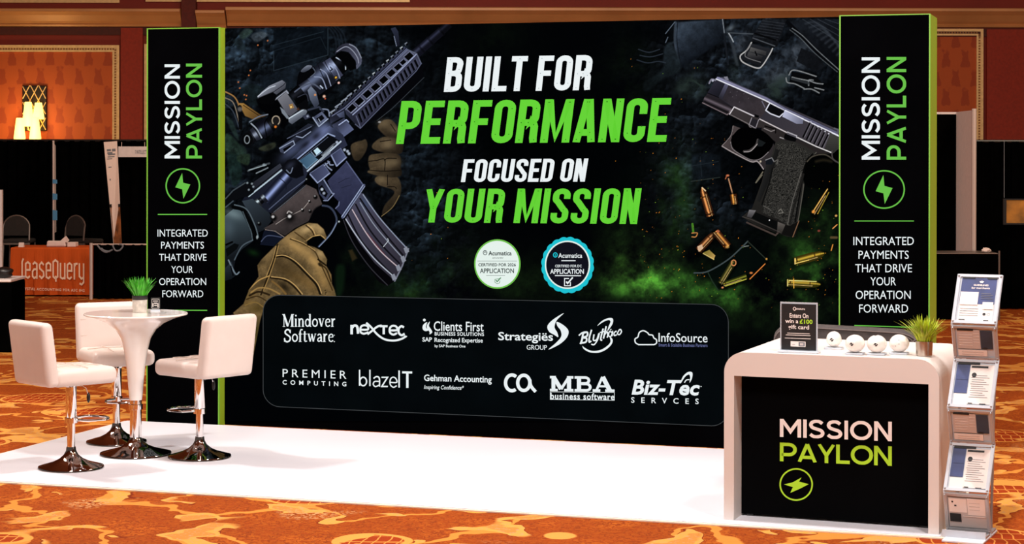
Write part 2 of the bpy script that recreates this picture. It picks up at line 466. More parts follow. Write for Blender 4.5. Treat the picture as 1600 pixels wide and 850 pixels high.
def bebas(ch, W=.42, w=.15):
    """Condensed poster capitals, cap height 1: list of (path, closed)."""
    h = w/2; L, R, B, T = h, W-h, h, 1-h; r = .128; mid = .5
    if ch == 'B': return [([(L, 0), (L, 1)], 0), ([(L, T)]+arc(R-r, T-r, r, r, 90, 0, 4)+arc(R-r-.02, .53+r*.9, r, r*.9, 0, -90, 4)+[(L, .53)], 0), ([(L, .53)]+arc(R-r, .53-r, r, r, 90, 0, 4)+arc(R-r, B+r, r, r, 0, -90, 4)+[(L, B)], 0)], W
    if ch == 'U': return [([(L, 1)]+arc(L+r, B+r, r, r, 180, 270, 5)+arc(R-r, B+r, r, r, 270, 360, 5)+[(R, 1)], 0)], W
    if ch == 'I': return [([(L, 0), (L, 1)], 0)], w
    if ch == 'L': return [([(L, 1), (L, B), (W-.05, B)], 0)], W-.05
    if ch == 'T': return [([(0, T), (W-.02, T)], 0), ([(W/2-.01, 0), (W/2-.01, T)], 0)], W-.02
    if ch == 'F': return [([(L, 0), (L, T), (W-.04, T)], 0), ([(L, .5), (W-.08, .5)], 0)], W-.04
    if ch == 'E': return [([(W-.04, B), (L, B), (L, T), (W-.04, T)], 0), ([(L, .51), (W-.08, .51)], 0)], W-.04
    if ch == 'O': return [(rrect(L, B, R, T, r, 5), 1)], W
    if ch == 'R': return [([(L, 0), (L, T)]+arc(R-r, T-r, r, r, 90, 0, 4)+arc(R-r, .47+r, r, r, 0, -90, 4)+[(L, .47)], 0), ([(R-.13, .47)]+arc(R-.13, .37, .13, .1, 90, 0, 3)+[(R, .12), (R+.02, 0)], 0)], W+.01
    if ch == 'P': return [([(L, 0), (L, T)]+arc(R-r, T-r, r, r, 90, 0, 4)+arc(R-r, .42+r, r, r, 0, -90, 4)+[(L, .42)], 0)], W
    if ch == 'M': return [([(L, 0), (L, 1)], 0), ([(L+.02, .98), (.29, .06), (.56-L, .98)], 0), ([(.58-L, 0), (.58-L, 1)], 0)], .58
    if ch == 'A': return [([(.07, 0), (.20, 1)], 0), ([(.37, 0), (.24, 1)], 0), ([(.12, .23), (.32, .23)], 0)], .44
    if ch == 'N': return [([(L, 0), (L, 1)], 0), ([(L+.01, .98), (R-.01, .02)], 0), ([(R, 0), (R, 1)], 0)], W
    if ch == 'C': return [([(R, .64)]+arc(R-r, T-r, r, r, 0, 90, 5)+arc(L+r, T-r, r, r, 90, 180, 5)+arc(L+r, B+r, r, r, 180, 270, 5)+arc(R-r, B+r, r, r, 270, 360, 5)+[(R, .36)], 0)], W
    if ch == 'D': return [([(L, 0), (L, T)]+arc(R-r, T-r, r, r, 90, 0, 5)+arc(R-r, B+r, r, r, 0, -90, 5)+[(L, B)], 0)], W
    if ch == 'S': return [([(R, .70)]+arc(R-r, T-r, r, r, 0, 90, 5)+arc(L+r, T-r, r, r, 90, 180, 5)+arc(L+r, .72, r, r*.9, 180, 235, 4)+arc(R-r, .30, r, r*.9, 55, 0, 4)+arc(R-r, B+r, r, r, 0, -90, 5)+arc(L+r, B+r, r, r, 270, 180, 5)+[(L, .30)], 0)], W
    if ch == 'Y': return [([(.06, 1), (.22, .42)], 0), ([(.38, 1), (.22, .42)], 0), ([(.22, .48), (.22, 0)], 0)], .44
    return [], .2
def mont(ch, w=.17):
    """Geometric bold capitals, cap height 1."""
    h = w/2; B, T = h, 1-h
    if ch == 'M': return [([(h, 0), (h, 1)], 0), ([(h+.02, .97), (.52, .32), (1.04-h-.02, .97)], 0), ([(1.04-h, 0), (1.04-h, 1)], 0)], 1.04
    if ch == 'I': return [([(h, 0), (h, 1)], 0)], w
    if ch == 'S': return [(smoothpath([(.66, .80), (.52, .90), (.36, T+.01), (.17, .86), (.10, .72), (.18, .58), (.38, .50), (.60, .42), (.68, .28), (.60, .14), (.40, B-.01), (.22, .10), (.07, .21)], False, 4), 0)], .77
    if ch == 'O': return [(arc(.54, .5, .54-h, .5-h+.01, 0, 345, 23), 1)], 1.08
    if ch == 'N': return [([(h, 0), (h, 1)], 0), ([(h+.02, .96), (.86-h-.02, .04)], 0), ([(.86-h, 0), (.86-h, 1)], 0)], .86
    if ch == 'P': return [([(h, 0), (h, T)]+arc(.44, .64, .30, .36-h, 90, -90, 10)+[(h, .28+h)], 0)], .82
    if ch == 'A': return [([(.08, 0), (.46, .96)], 0), ([(.84, 0), (.46, .96)], 0), ([(.20, .26), (.72, .26)], 0)], .92
    if ch == 'Y': return [([(.07, 1), (.42, .40)], 0), ([(.77, 1), (.42, .40)], 0), ([(.42, .44), (.42, 0)], 0)], .84
    if ch == 'L': return [([(h, 1), (h, B), (.66, B)], 0)], .66
    return [], .3
def word(text, font, w, gap, space=.24, **k):
    F, x, dots = Flat(), 0, []
    for ch in text:
        if ch == ' ': x += space; continue
        st, adv = font(ch, w=w)
        for pts, cl in st:
            q = [(px+x, py) for px, py in pts]
            n0 = len(F.v); F.stroke(q, w, bool(cl)); dots += [q[0], q[-1], q[len(q)//2]]
            F.v[n0:] = [(min(max(a, x), x+adv), min(max(b, 0.0), 1.0)) for a, b in F.v[n0:]]
        x += adv+gap
    return F, dots
def txt(s, bold=0.0, spacing=1.0, shear=0.0, cap=None):
    """Faces of a text line in the built-in face."""
    c = bpy.data.curves.new('t', 'FONT'); c.body = s; c.size = 1; c.offset = bold; c.space_character = spacing; c.shear = shear; c.resolution_u = 3
    o = bpy.data.objects.new('t', c); COL.objects.link(o)
    dg = bpy.context.evaluated_depsgraph_get(); e = o.evaluated_get(dg); me = e.to_mesh()
    F = Flat(); F.add([(v.co.x, v.co.y) for v in me.vertices], [tuple(p.vertices) for p in me.polygons])
    e.to_mesh_clear(); bpy.data.objects.remove(o); bpy.data.curves.remove(c)
    return F
def quad(x0, y0, x1, y1, sl=0.0, sh=0.0):
    """Box x0..x1, y0..y1 at its left edge; sl = drop in px per px to the right; sh = italic lean in px."""
    d = (x1-x0)*sl
    return ((x0+sh, y0), (x1+sh, y0+d), (x1, y1+d), (x0, y1))
def bolt(F, cx, cy, sx, sy, pts=((-13, -49), (-35, -3), (-13, 3), (-9, 33), (13, -12), (-10, -18))):
    F.poly([(cx+(x+11)*sx, cy+(y+8)*sy) for x, y in pts])

# ---------------------------------------------------------------- printed mural painter (numpy, procedural)
class Painter:
    """Small 2-D painter used for the artwork printed on the lightbox fabric."""
    def __init__(s, x0, y0, x1, y1, res):
        s.x0, s.y0, s.res = x0, y0, res
        s.w = int(round((x1-x0)*res))+1; s.h = int(round((y1-y0)*res))+1
        s.img = np.zeros((s.h, s.w, 3), np.float32)
        s.X, s.Y = np.meshgrid(x0+np.arange(s.w)/res, y0+np.arange(s.h)/res)
        s.X = s.X.astype(np.float32); s.Y = s.Y.astype(np.float32)
        s.clip = None
    def box(s, xa, ya, xb, yb):
        i0 = max(0, int((xa-s.x0)*s.res)); i1 = min(s.w, int((xb-s.x0)*s.res)+2)
        j0 = max(0, int((ya-s.y0)*s.res)); j1 = min(s.h, int((yb-s.y0)*s.res)+2)
        if i1 <= i0 or j1 <= j0: return None
        return (slice(j0, j1), slice(i0, i1))
    def put(s, sl, m, col):
        if s.clip is not None: m = m*s.clip[sl]
        col = np.asarray(col, np.float32)
        s.img[sl] = s.img[sl]*(1-m[..., None]) + col*m[..., None]
    def add(s, sl, m, col):
        if s.clip is not None: m = m*s.clip[sl]
        s.img[sl] = np.clip(s.img[sl] + np.asarray(col, np.float32)*m[..., None], 0, 255)
    @staticmethod
    def smooth(pts, closed, n=6):
        P = np.array(pts, float); N = len(P); out = []
        rng = range(N) if closed else range(N-1)
        for i in rng:
            if closed: a, b, c, d = P[(i-1) % N], P[i], P[(i+1) % N], P[(i+2) % N]
            else: a, b, c, d = P[max(i-1, 0)], P[i], P[i+1], P[min(i+2, N-1)]
            for k in range(n):
                t = k/n
                out.append(.5*((2*b)+(c-a)*t+(2*a-5*b+4*c-d)*t*t+(3*b-a-3*c+d)*t**3))
        if not closed: out.append(P[-1])
        return np.array(out)
    def mask(s, pts, soft=1.0, curve=False):
        P = s.smooth(pts, True) if curve else np.array(pts, float)
        mg = soft+1
        sl = s.box(P[:, 0].min()-mg, P[:, 1].min()-mg, P[:, 0].max()+mg, P[:, 1].max()+mg)
        if sl is None: return None, None
        X, Y = s.X[sl], s.Y[sl]
        d2 = np.full(X.shape, 1e9, np.float32); ins = np.zeros(X.shape, bool)
        for k in range(len(P)):
            ax, ay = P[k]; bx, by = P[(k+1) % len(P)]
            dx, dy = bx-ax, by-ay; L = dx*dx+dy*dy+1e-9
            t = np.clip(((X-ax)*dx+(Y-ay)*dy)/L, 0, 1)
            d2 = np.minimum(d2, (X-ax-t*dx)**2+(Y-ay-t*dy)**2)
            if abs(dy) > 1e-9:
                c = ((ay > Y) != (by > Y)) & (X < dx*(Y-ay)/dy+ax)
                ins ^= c
        sd = np.sqrt(d2)*np.where(ins, 1, -1)
        return sl, np.clip(.5+sd/soft, 0, 1)
    def poly(s, pts, col, col2=None, g=None, soft=1.0, curve=False, a=1.0, noise=0):
        sl, m = s.mask(pts, soft, curve)
        if sl is None: return
        c = np.asarray(col, np.float32)
        if col2 is not None:
            (ax, ay), (bx, by) = g
            L = (bx-ax)**2+(by-ay)**2
            t = np.clip(((s.X[sl]-ax)*(bx-ax)+(s.Y[sl]-ay)*(by-ay))/L, 0, 1)[..., None]
            c = c*(1-t)+np.asarray(col2, np.float32)*t
        if noise:
            c = c*(1+noise*(s.N1[sl][..., None]-.5)*2)
        s.put(sl, m*a, c)
    def line(s, pts, w, col, soft=1.0, curve=False, a=1.0, closed=False):
        P = s.smooth(pts, closed) if curve else np.array(pts, float)
        if closed: P = np.vstack([P, P[:1]])
        mg = w+soft+1
        sl = s.box(P[:, 0].min()-mg, P[:, 1].min()-mg, P[:, 0].max()+mg, P[:, 1].max()+mg)
        if sl is None: return
        X, Y = s.X[sl], s.Y[sl]
        d2 = np.full(X.shape, 1e9, np.float32)
        for k in range(len(P)-1):
            ax, ay = P[k]; bx, by = P[k+1]
            dx, dy = bx-ax, by-ay; L = dx*dx+dy*dy+1e-9
            t = np.clip(((X-ax)*dx+(Y-ay)*dy)/L, 0, 1)
            d2 = np.minimum(d2, (X-ax-t*dx)**2+(Y-ay-t*dy)**2)
        m = np.clip(.5+(w/2-np.sqrt(d2))/soft, 0, 1)
        s.put(sl, m*a, col)
    def blob(s, cx, cy, rx, ry, col, a=1.0, ang=0, add=False, noise=None):
        R = max(rx, ry)*2.4
        sl = s.box(cx-R, cy-R, cx+R, cy+R)
        if sl is None: return
        c, n = math.cos(math.radians(ang)), math.sin(math.radians(ang))
        dx, dy = s.X[sl]-cx, s.Y[sl]-cy
        u, v = (dx*c+dy*n)/rx, (-dx*n+dy*c)/ry
        q = u*u+v*v; m = (np.exp(-q) if max(rx, ry) > 7 else np.exp(-q*q*2.2))*a
        m = np.clip((m-.004)/.996, 0, 1)
        if noise is not None: m = np.clip(m*noise[sl], 0, 1)
        (s.add if add else s.put)(sl, m, col)
    def tube(s, p0, p1, segs, v0=-.35, sg=.35):
        """Turned body along p0-p1: segs = (t0, t1, half width 0, half width 1, dark colour, light colour)."""
        (ax, ay), (bx, by) = p0, p1
        L = math.hypot(bx-ax, by-ay); ux, uy = (bx-ax)/L, (by-ay)/L
        for t0, t1, w0, w1, dk, lt in segs:
            q = []
            for t, w in ((t0, w0), (t1, w1)):
                cx, cy = ax+ux*L*t, ay+uy*L*t
                q.append((cx, cy, w))
            pts = [(q[0][0]-uy*q[0][2], q[0][1]+ux*q[0][2]), (q[1][0]-uy*q[1][2], q[1][1]+ux*q[1][2]),
                   (q[1][0]+uy*q[1][2], q[1][1]-ux*q[1][2]), (q[0][0]+uy*q[0][2], q[0][1]-ux*q[0][2])]
            sl, m = s.mask(pts, 1.0)
            if sl is None: continue
            along = ((s.X[sl]-ax)*ux+(s.Y[sl]-ay)*uy)/L
            v = ((s.X[sl]-ax)*-uy+(s.Y[sl]-ay)*ux)
            ww = np.interp(along, [t0, t1], [w0, w1])
            k = np.exp(-((v/ww-v0)/sg)**2)[..., None]
            s.put(sl, m, np.asarray(dk, np.float32)*(1-k)+np.asarray(lt, np.float32)*k)
    def fbm(s, scale, octv=5, seed=0, gain=.55, sx=1.0, sy=1.0, rot=0):
        rng = np.random.RandomState(seed); out = np.zeros(s.X.shape, np.float32); amp = 1.; tot = 0.
        c, n = math.cos(rot), math.sin(rot)
        U = (s.X*c+s.Y*n)*sx; V = (-s.X*n+s.Y*c)*sy
        for o in range(octv):
            f = 2**o/scale; T = rng.rand(256, 256).astype(np.float32)
            u, v = U*f+rng.rand()*99+300, V*f+rng.rand()*99+300
            iu, iv = np.floor(u).astype(int), np.floor(v).astype(int)
            fu, fv = u-iu, v-iv; fu = fu*fu*(3-2*fu); fv = fv*fv*(3-2*fv)
            a = T[iv % 256, iu % 256]; b = T[iv % 256, (iu+1) % 256]
            d = T[(iv+1) % 256, iu % 256]; e = T[(iv+1) % 256, (iu+1) % 256]
            out += amp*((a*(1-fu)+b*fu)*(1-fv)+(d*(1-fu)+e*fu)*fv); tot += amp; amp *= gain
        return out/tot

def FR(ox, oy, k):
    def f(*a):
        return [(ox+a[i]/k, oy+a[i+1]/k) for i in range(0, len(a), 2)]
    return f
def paint_mural(X0=345, Y0=18, X1=1318, Y1=660, RES=1.25):
    P = Painter(X0, Y0, X1, Y1, RES)
    A, B, C = FR(350, 40, 4.25), FR(500, 40, 4.25), FR(350, 220, 4.25)
    D, E, F, G, Hh = FR(500, 220, 3.27), FR(350, 350, 4.25), FR(1080, 90, 4.25), FR(1080, 270, 4.25), FR(960, 30, 4.25)
    n1 = P.fbm(60, 5, 1); n2 = P.fbm(22, 5, 2, .6); n3 = P.fbm(9, 4, 3, .65); n4 = P.fbm(130, 4, 4)
    rid = 1-np.abs(2*P.fbm(46, 5, 7, .55, 1, 1.5, .6)-1); rid = np.clip((rid-.78)/.22, 0, 1)
    rid2 = 1-np.abs(2*P.fbm(30, 4, 9, .5, 1.4, 1, -.5)-1); rid2 = np.clip((rid2-.75)/.25, 0, 1)
    fine = P.fbm(3.2, 3, 12, .8)
    P.N1 = n3
    img = P.img
    img[:] = (3, 4, 6)
    S = lambda a, lo, hi: np.clip((a-lo)/(hi-lo), 0, 1)
    cont = S(n2, .38, .66)
    # dark cloth everywhere, stronger at the left and the right
    def gauss(cx, cy, rx, ry): return np.exp(-(((P.X-cx)/rx)**2+((P.Y-cy)/ry)**2))
    cloth = np.clip(1.0*gauss(400, 90, 130, 110)+.9*gauss(660, 300, 70, 130)+.95*gauss(1190, 90, 130, 95)+.65*gauss(1075, 255, 60, 110)
                    +.6*gauss(600, 120, 60, 60)+.55*gauss(1130, 340, 60, 50)+.7*gauss(360, 260, 40, 80)+.45*gauss(520, 60, 90, 40), 0, 1)
    hf = (1-np.abs(2*P.fbm(52, 4, 7, .5, 1, 1.4, .6)-1))*1.0+(1-np.abs(2*P.fbm(24, 3, 9, .5, 1.4, 1, -.5)-1))*.42+P.fbm(7, 2, 15, .5)*.05
    gy_, gx_ = np.gradient(hf*RES)
    lit = np.clip(.36+10*(-.55*gx_*RES-.8*gy_*RES), 0, 1.5)
    tex = (.18+.95*lit)*(.55+.7*cont)*(.82+.36*fine)
    P.add((slice(None), slice(None)), cloth*tex, (46, 56, 66))
    # green smoke
    sm = S(P.fbm(60, 6, 21, .62), .28, .74); sm2 = S(P.fbm(26, 5, 23, .62), .30, .72)
    for cx, cy, rx, ry, a in ((1010, 400, 70, 60, 1.2), (965, 440, 60, 40, .9), (1075, 435, 90, 50, 1.0), (1200, 440, 110, 50, .9), (1290, 400, 40, 70, .8), (1030, 340, 40, 60, .6), (720, 450, 90, 34, .5), (1130, 460, 90, 35, .9), (1240, 420, 60, 60, .75),
                              (1275, 450, 50, 40, .75), (1050, 290, 26, 60, .55), (975, 150, 40, 60, .45), (985, 100, 30, 40, .3), (700, 420, 55, 60, .55), (640, 455, 70, 26, .55),
                              (560, 400, 24, 60, .25), (760, 70, 60, 60, .22), (1060, 260, 30, 40, .35), (860, 440, 80, 40, .42), (1300, 360, 30, 60, .5), (545, 430, 16, 50, .5), (1200, 450, 50, 30, .5), (800, 455, 60, 25, .3)):
        P.blob(cx, cy, rx*1.1, ry*1.1, (32, 60, 20), a*.85, 0, True, sm*(.35+.9*sm2))
    for cx, cy, rx, ry, a in ((1008, 402, 44, 34, .9), (975, 420, 34, 26, .55), (1050, 415, 30, 22, .4), (1000, 445, 60, 16, .4)):
        P.blob(cx, cy, rx, ry, (40, 56, 20), a*.6, 0, True, sm2*(.4+.8*sm))
    for cx, cy, rx, ry, a in ((1100, 400, 60, 50, .7), (840, 250, 160, 120, .8), (1150, 250, 34, 60, .6), (1190, 400, 30, 40, .7)):
        P.blob(cx, cy, rx, ry, (1, 3, 4), a)
    # ---- upper left: pouch, camouflage, straps
    P.poly(A(330, 30, 690, 15, 700, 190, 330, 300), (13, 18, 24), a=.75, soft=3)
    P.line(A(330, 170, 330, 300, 690, 195, 690, 20), 1.3, (48, 56, 64), curve=False, a=.8)
    P.line(A(330, 130, 660, 40), 1.2, (40, 48, 56), a=.8)
    P.line(A(340, 165, 640, 75, 680, 160), 1.0, (34, 42, 50), a=.8)
    for k in range(4): P.line(A(690+k*22, 10, 730+k*22, 60, 745+k*22, 150, 730+k*22, 260), 2.2, (40, 46, 56), curve=True, a=.55, soft=2)
    P.poly(A(250, 340, 480, 260, 640, 230, 560, 330, 480, 420, 330, 420, 250, 470), (24, 30, 38), a=.8, soft=6, noise=.5)
    for q, c in ((A(100, 60, 150, 20, 190, 40, 130, 90), (58, 72, 66)), (A(180, 70, 240, 40, 290, 60, 220, 110), (74, 78, 84)), (A(60, 100, 110, 90, 150, 170, 90, 150), (34, 42, 46)),
                 (A(10, 600, 60, 640, 100, 760, 60, 720), (44, 58, 54)), (A(10, 720, 70, 750, 130, 850, 20, 840), (48, 66, 54)), (A(40, 800, 120, 790, 150, 850, 60, 850), (38, 50, 44)),
                 (C(20, 100, 90, 90, 120, 230, 60, 300), (30, 46, 42)), (C(90, 100, 170, 90, 160, 160, 100, 140), (48, 62, 46)), (C(230, 50, 330, 10, 340, 40, 280, 70), (52, 56, 44)),
                 (A(110, 430, 180, 390, 260, 420, 250, 520, 160, 520), (24, 32, 34))):
        P.poly(q, c, a=.75, soft=3, noise=.6, curve=True)
    tan = (150, 118, 66)
    P.poly(A(95, 515, 130, 515, 240, 590, 280, 600, 200, 625, 140, 600), tan, (88, 66, 36), A(110, 520, 240, 620), soft=1.5)
    P.line(A(10, 440, 70, 475, 100, 540, 105, 640), 2.0, (146, 112, 70), curve=True); P.line(A(8, 480, 60, 510, 90, 600, 105, 690), 1.4, (128, 118, 104), curve=True)
    P.line(A(8, 520, 60, 570, 100, 680), 1.6, (62, 66, 76), curve=True); P.line(A(130, 530, 250, 610), 1.1, (40, 28, 14))
    P.line(A(105, 540, 110, 680), 6, (10, 10, 12)); P.blob(*A(105, 555)[0], 5, 5, (120, 116, 112), .8)
    for q in A(175, 298, 165, 330, 105, 415, 135, 460, 225, 130, 145, 490, 95, 375, 290, 100, 150, 465): P.blob(*q, 1.6, 1.6, (180, 110, 66), .9)
    # ---- support glove (behind the hand guard)
    gl, gd, gh = (86, 74, 56), (30, 25, 19), (118, 104, 80)
    for q in (B(385, 665, 420, 630, 470, 625, 510, 670, 510, 745, 460, 750, 400, 700), B(385, 770, 440, 755, 520, 760, 545, 800, 535, 850, 440, 850, 390, 810), B(255, 790, 300, 755, 315, 800, 290, 850, 250, 840),
              D(250, 80, 300, 65, 360, 60, 410, 80, 405, 150, 340, 150, 260, 150), D(280, 195, 310, 175, 380, 175, 412, 215, 410, 280, 370, 340, 320, 380, 330, 330, 380, 260, 300, 225),
              D(250, 150, 290, 130, 400, 130, 412, 180, 330, 185, 250, 165), D(275, 10, 330, -20, 415, 0, 415, 60, 330, 60, 270, 40), D(160, 20, 230, 0, 235, 50, 200, 100, 170, 90)):
        P.poly(q, gl, gd, ((min(a for a, b in q), min(b for a, b in q)), (max(a for a, b in q), max(b for a, b in q)+8)), soft=2, curve=True, noise=.25)
    for q, r in ((B(425, 650)[0], 10), (B(450, 780)[0], 10), (D(340, 115)[0], 12), (D(310, 200)[0], 8), (D(380, 110)[0], 10), (D(345, 20)[0], 10), (B(500, 690)[0], 9)): P.blob(*q, r, r*.7, gh, .6)
    for q in (D(250, 105, 290, 100, 330, 95, 330, 150), D(345, 175, 345, 225), D(250, 150, 330, 155, 412, 150), D(345, 235, 380, 235, 390, 245), D(330, 100, 345, 90, 390, 90), B(470, 655, 500, 700), B(400, 770, 470, 760)):
        P.line(q, 1.4, (22, 18, 13), curve=True, a=.9)
    P.blob(*B(395, 640)[0], 3, 2, (170, 170, 170), .8)
    P.line(D(405, 280, 370, 340, 315, 385), 1.2, (110, 96, 66), curve=True)
    # ---- barrel and hand guard
    P.tube(B(632, 190)[0], B(860, -10)[0], [(0, .16, 8, 7.5, (20, 20, 30), (62, 62, 80)), (.16, .2, 8.6, 8.6, (14, 14, 20), (40, 40, 56)), (.2, .42, 7.4, 7.4, (20, 20, 30), (64, 64, 84)), (.42, .46, 8.4, 8.4, (12, 12, 18), (40, 40, 54)),
                                       (.46, .74, 7, 7, (18, 18, 26), (52, 52, 70)), (.74, .78, 8, 8, (10, 10, 14), (36, 36, 46)), (.78, 1, 6.4, 6, (14, 14, 20), (36, 36, 48))])
    P.poly(B(470, 20, 500, 10, 520, 40, 530, 130, 510, 140, 495, 70), (52, 54, 70), (30, 30, 42), B(480, 10, 520, 130)); P.line(B(492, 70, 508, 135), 1.2, (120, 122, 140))
    P.poly(B(60, 585, 110, 555, 560, 140, 585, 160, 165, 560, 150, 610, 70, 650), (36, 36, 48), (66, 66, 86), B(60, 600, 560, 140))
    for k in range(17):
        t = k/16; x, y = 70+t*490, 575-t*455
        P.poly(B(x, y, x+17, y-12, x+24, y+2, x+10, y+13), (120, 120, 130) if k % 3 else (170, 168, 172), soft=1.2)
        P.poly(B(x+8, y+4, x+22, y-6, x+26, y+6, x+14, y+16), (8, 8, 12), soft=1)
    P.line(B(80, 600, 165, 545, 575, 155), 1.6, (104, 104, 128)); P.line(B(150, 545, 570, 150), 1.1, (20, 20, 28))
    P.poly(B(165, 560, 580, 158, 642, 186, 218, 592), (70, 68, 86), (88, 86, 106), B(165, 560, 590, 170))
    P.poly(B(165, 560, 218, 592, 268, 682, 235, 655, 175, 590), (58, 58, 74), (34, 34, 46), B(170, 560, 260, 680))
    P.poly(B(218, 592, 642, 186, 672, 252, 640, 292, 268, 682), (52, 50, 66), (70, 68, 86), B(240, 660, 640, 220))
    P.poly(B(268, 682, 640, 292, 675, 255, 690, 340, 560, 480, 380, 620), (8, 8, 12), soft=3)
    P.line(B(380, 630, 480, 550, 690, 345), 1.0, (70, 72, 78), a=.8)
    for cx, cy, k in ((210, 548, 1.0), (262, 503, 1.0), (316, 455, 1.02), (370, 408, 1.0), (424, 361, 1.0), (474, 316, .95), (519, 276, .88), (553, 244, .7), (592, 205, 1.0)):
        al = (19*k, -17*k); ac = (15*k, 14*k)
        q = [(cx-al[0]-ac[0], cy-al[1]-ac[1]), (cx+al[0]-ac[0], cy+al[1]-ac[1]), (cx+al[0]+ac[0], cy+al[1]+ac[1]), (cx-al[0]+ac[0], cy-al[1]+ac[1])]
        q = B(*[v for p in q for v in p])
        P.line(q, 1.7, (136, 134, 156), closed=True, a=.8); P.poly(q, (5, 5, 8)); P.line([q[2], q[3]], 1.2, (160, 160, 180), a=.8)
    P.line(B(218, 592, 430, 400, 642, 188), 1.7, (150, 150, 176)); P.line(B(170, 558, 582, 160), 1.4, (112, 112, 134)); P.line(B(582, 160, 642, 186, 672, 252), 1.4, (100, 100, 118))
    for k in range(17):
        t = k/16; x, y = 250+t*372, 590-t*357; hgt = 56-10*t
        P.poly(B(x, y, x+13, y-11, x+13+22, y-11+hgt, x+22, y+hgt), (9, 9, 13), soft=1.0)
        P.line(B(x+15, y-10, x+36, y-10+hgt), .9, (96, 96, 116), a=.7)
    P.line(B(235, 655, 268, 682, 640, 300, 672, 252), 1.4, (92, 92, 112)); P.line(B(240, 600, 262, 655, 268, 680), 1.2, (104, 104, 124))
    # delta ring and receiver front
    P.poly(B(80, 660, 160, 612, 225, 690, 150, 745, 100, 700), (50, 50, 66), (96, 98, 126), B(110, 640, 170, 700))
    P.line(B(125, 660, 175, 625, 190, 640), 1.5, (170, 172, 200)); P.poly(B(60, 690, 110, 670, 160, 740, 90, 790), (44, 46, 62), (80, 82, 108), B(70, 690, 140, 740))
    P.poly(B(110, 590, 160, 565, 165, 610, 130, 610), (110, 112, 138), (56, 58, 76), B(110, 580, 160, 610))
    # ---- receiver
    P.poly(C(120, 400, 180, 300, 390, 170, 480, 90, 600, -30, 700, -100, 790, -40, 820, 30, 560, 200, 530, 280, 330, 470, 280, 480, 190, 440), (30, 32, 44), (50, 52, 70), C(200, 400, 700, -40))
    P.blob(*A(590, 760)[0], 26, 10, (126, 130, 168), .9, -40); P.blob(*A(660, 690)[0], 14, 10, (120, 124, 160), .8, -40); P.blob(*A(450, 830)[0], 24, 9, (88, 92, 122), .8, -40)
    P.blob(*A(610, 735)[0], 9, 5, (30, 30, 42), .8, -40); P.blob(*A(540, 790)[0], 10, 4, (24, 24, 36), .8, -40)
    # rails of the receiver
    P.poly(A(415, 750, 560, 650, 600, 660, 480, 745), (26, 27, 36), (44, 46, 58), A(430, 740, 590, 660)); P.line(A(420, 750, 580, 670), 1.2, (96, 98, 116))
    P.poly(A(365, 810, 470, 740, 500, 720, 575, 690, 580, 705, 480, 775, 400, 850, 375, 840), (70, 72, 90), (28, 28, 38), A(430, 760, 480, 790))
    for q in (A(370, 815, 460, 765, 470, 790, 400, 845), A(480, 735, 520, 745, 575, 705)): P.line(q, 1.4, (150, 152, 172))
    P.poly(A(390, 820, 440, 795, 445, 805, 400, 835), (6, 6, 9))
    # ejection port
    P.poly(C(490, 118, 690, -48, 775, 5, 560, 205), (14, 15, 20)); P.line(C(490, 118, 690, -48, 735, -30), 2.0, (150, 154, 182)); P.line(C(505, 125, 690, -25), 1.0, (90, 92, 112))
    P.poly(C(500, 132, 572, 80, 622, 124, 550, 186), (66, 92, 114), (92, 116, 138), C(510, 140, 610, 110)); P.line(C(500, 132, 550, 186, 622, 124), 1.4, (120, 140, 160))
    P.poly(C(595, 66, 620, 44, 645, 70, 615, 96), (196, 212, 224)); P.line(C(580, 75, 605, 105, 650, 75), 1.6, (120, 130, 150))
    P.line(C(650, 95, 720, 30, 735, 20), 2.4, (96, 96, 104), curve=True); P.line(C(655, 100, 725, 35), 1.0, (190, 190, 196))
    P.line(C(555, 200, 775, 5), 2.6, (182, 184, 196)); P.line(C(560, 210, 780, 14), 1.2, (40, 40, 54)); P.line(C(640, 130, 700, 78), 3.2, (150, 150, 160))
    P.poly(C(572, 215, 662, 155, 702, 215, 622, 280), (64, 65, 88), (84, 86, 114), C(580, 220, 690, 210)); P.line(C(572, 222, 622, 280, 702, 215), 1.9, (148, 150, 178)); P.line(C(572, 215, 662, 155, 702, 215), 1.2, (104, 106, 132))
    P.poly(C(712, 95, 775, 50, 812, 110, 748, 168), (64, 65, 88), (90, 92, 122), C(720, 100, 800, 110)); P.line(C(712, 95, 748, 168, 812, 110), 1.9, (148, 150, 178)); P.line(C(712, 95, 775, 50, 812, 110), 1.2, (104, 106, 132))
    P.poly(C(660, 150, 700, 120, 735, 180, 705, 210), (16, 16, 22))
    for q in (C(672, 150, 690, 175, 715, 195), C(690, 135, 705, 160, 725, 160), C(665, 165, 700, 140)): P.line(q, 1.8, (136, 138, 160))
    for q in C(820, 70, 800, 60, 750, 10, 830, 85): P.blob(*q, 3, 3, (190, 190, 205), .9)
    # strip, bright line, forward assist
    P.poly(C(185, 282, 372, 150, 392, 185, 200, 332), (40, 40, 48), (58, 58, 68), C(200, 300, 380, 170)); P.line(C(165, 368, 270, 285, 382, 195), 2.4, (176, 182, 190)); P.line(C(175, 345, 380, 180), 1.2, (14, 14, 18))
    P.poly(C(40, 345, 130, 280, 185, 300, 200, 340, 160, 370, 100, 380, 10, 440, 10, 390), (14, 15, 19)); P.line(C(10, 385, 60, 330, 140, 280), 2.0, (70, 74, 80)); P.line(C(12, 440, 60, 400), 2.0, (66, 72, 80))
    for q in C(185, 285, 195, 305, 155, 280, 165, 325): P.blob(*q, 2.2, 2.2, (160, 164, 168), .8)
    P.line(C(160, 200, 230, 170, 300, 150), 3, (70, 72, 76)); P.line(C(165, 195, 280, 160), 1.4, (150, 154, 156)); P.line(C(215, 215, 290, 180), 2, (120, 122, 126)); P.blob(*C(265, 160)[0], 3, 3, (150, 154, 160), .8)
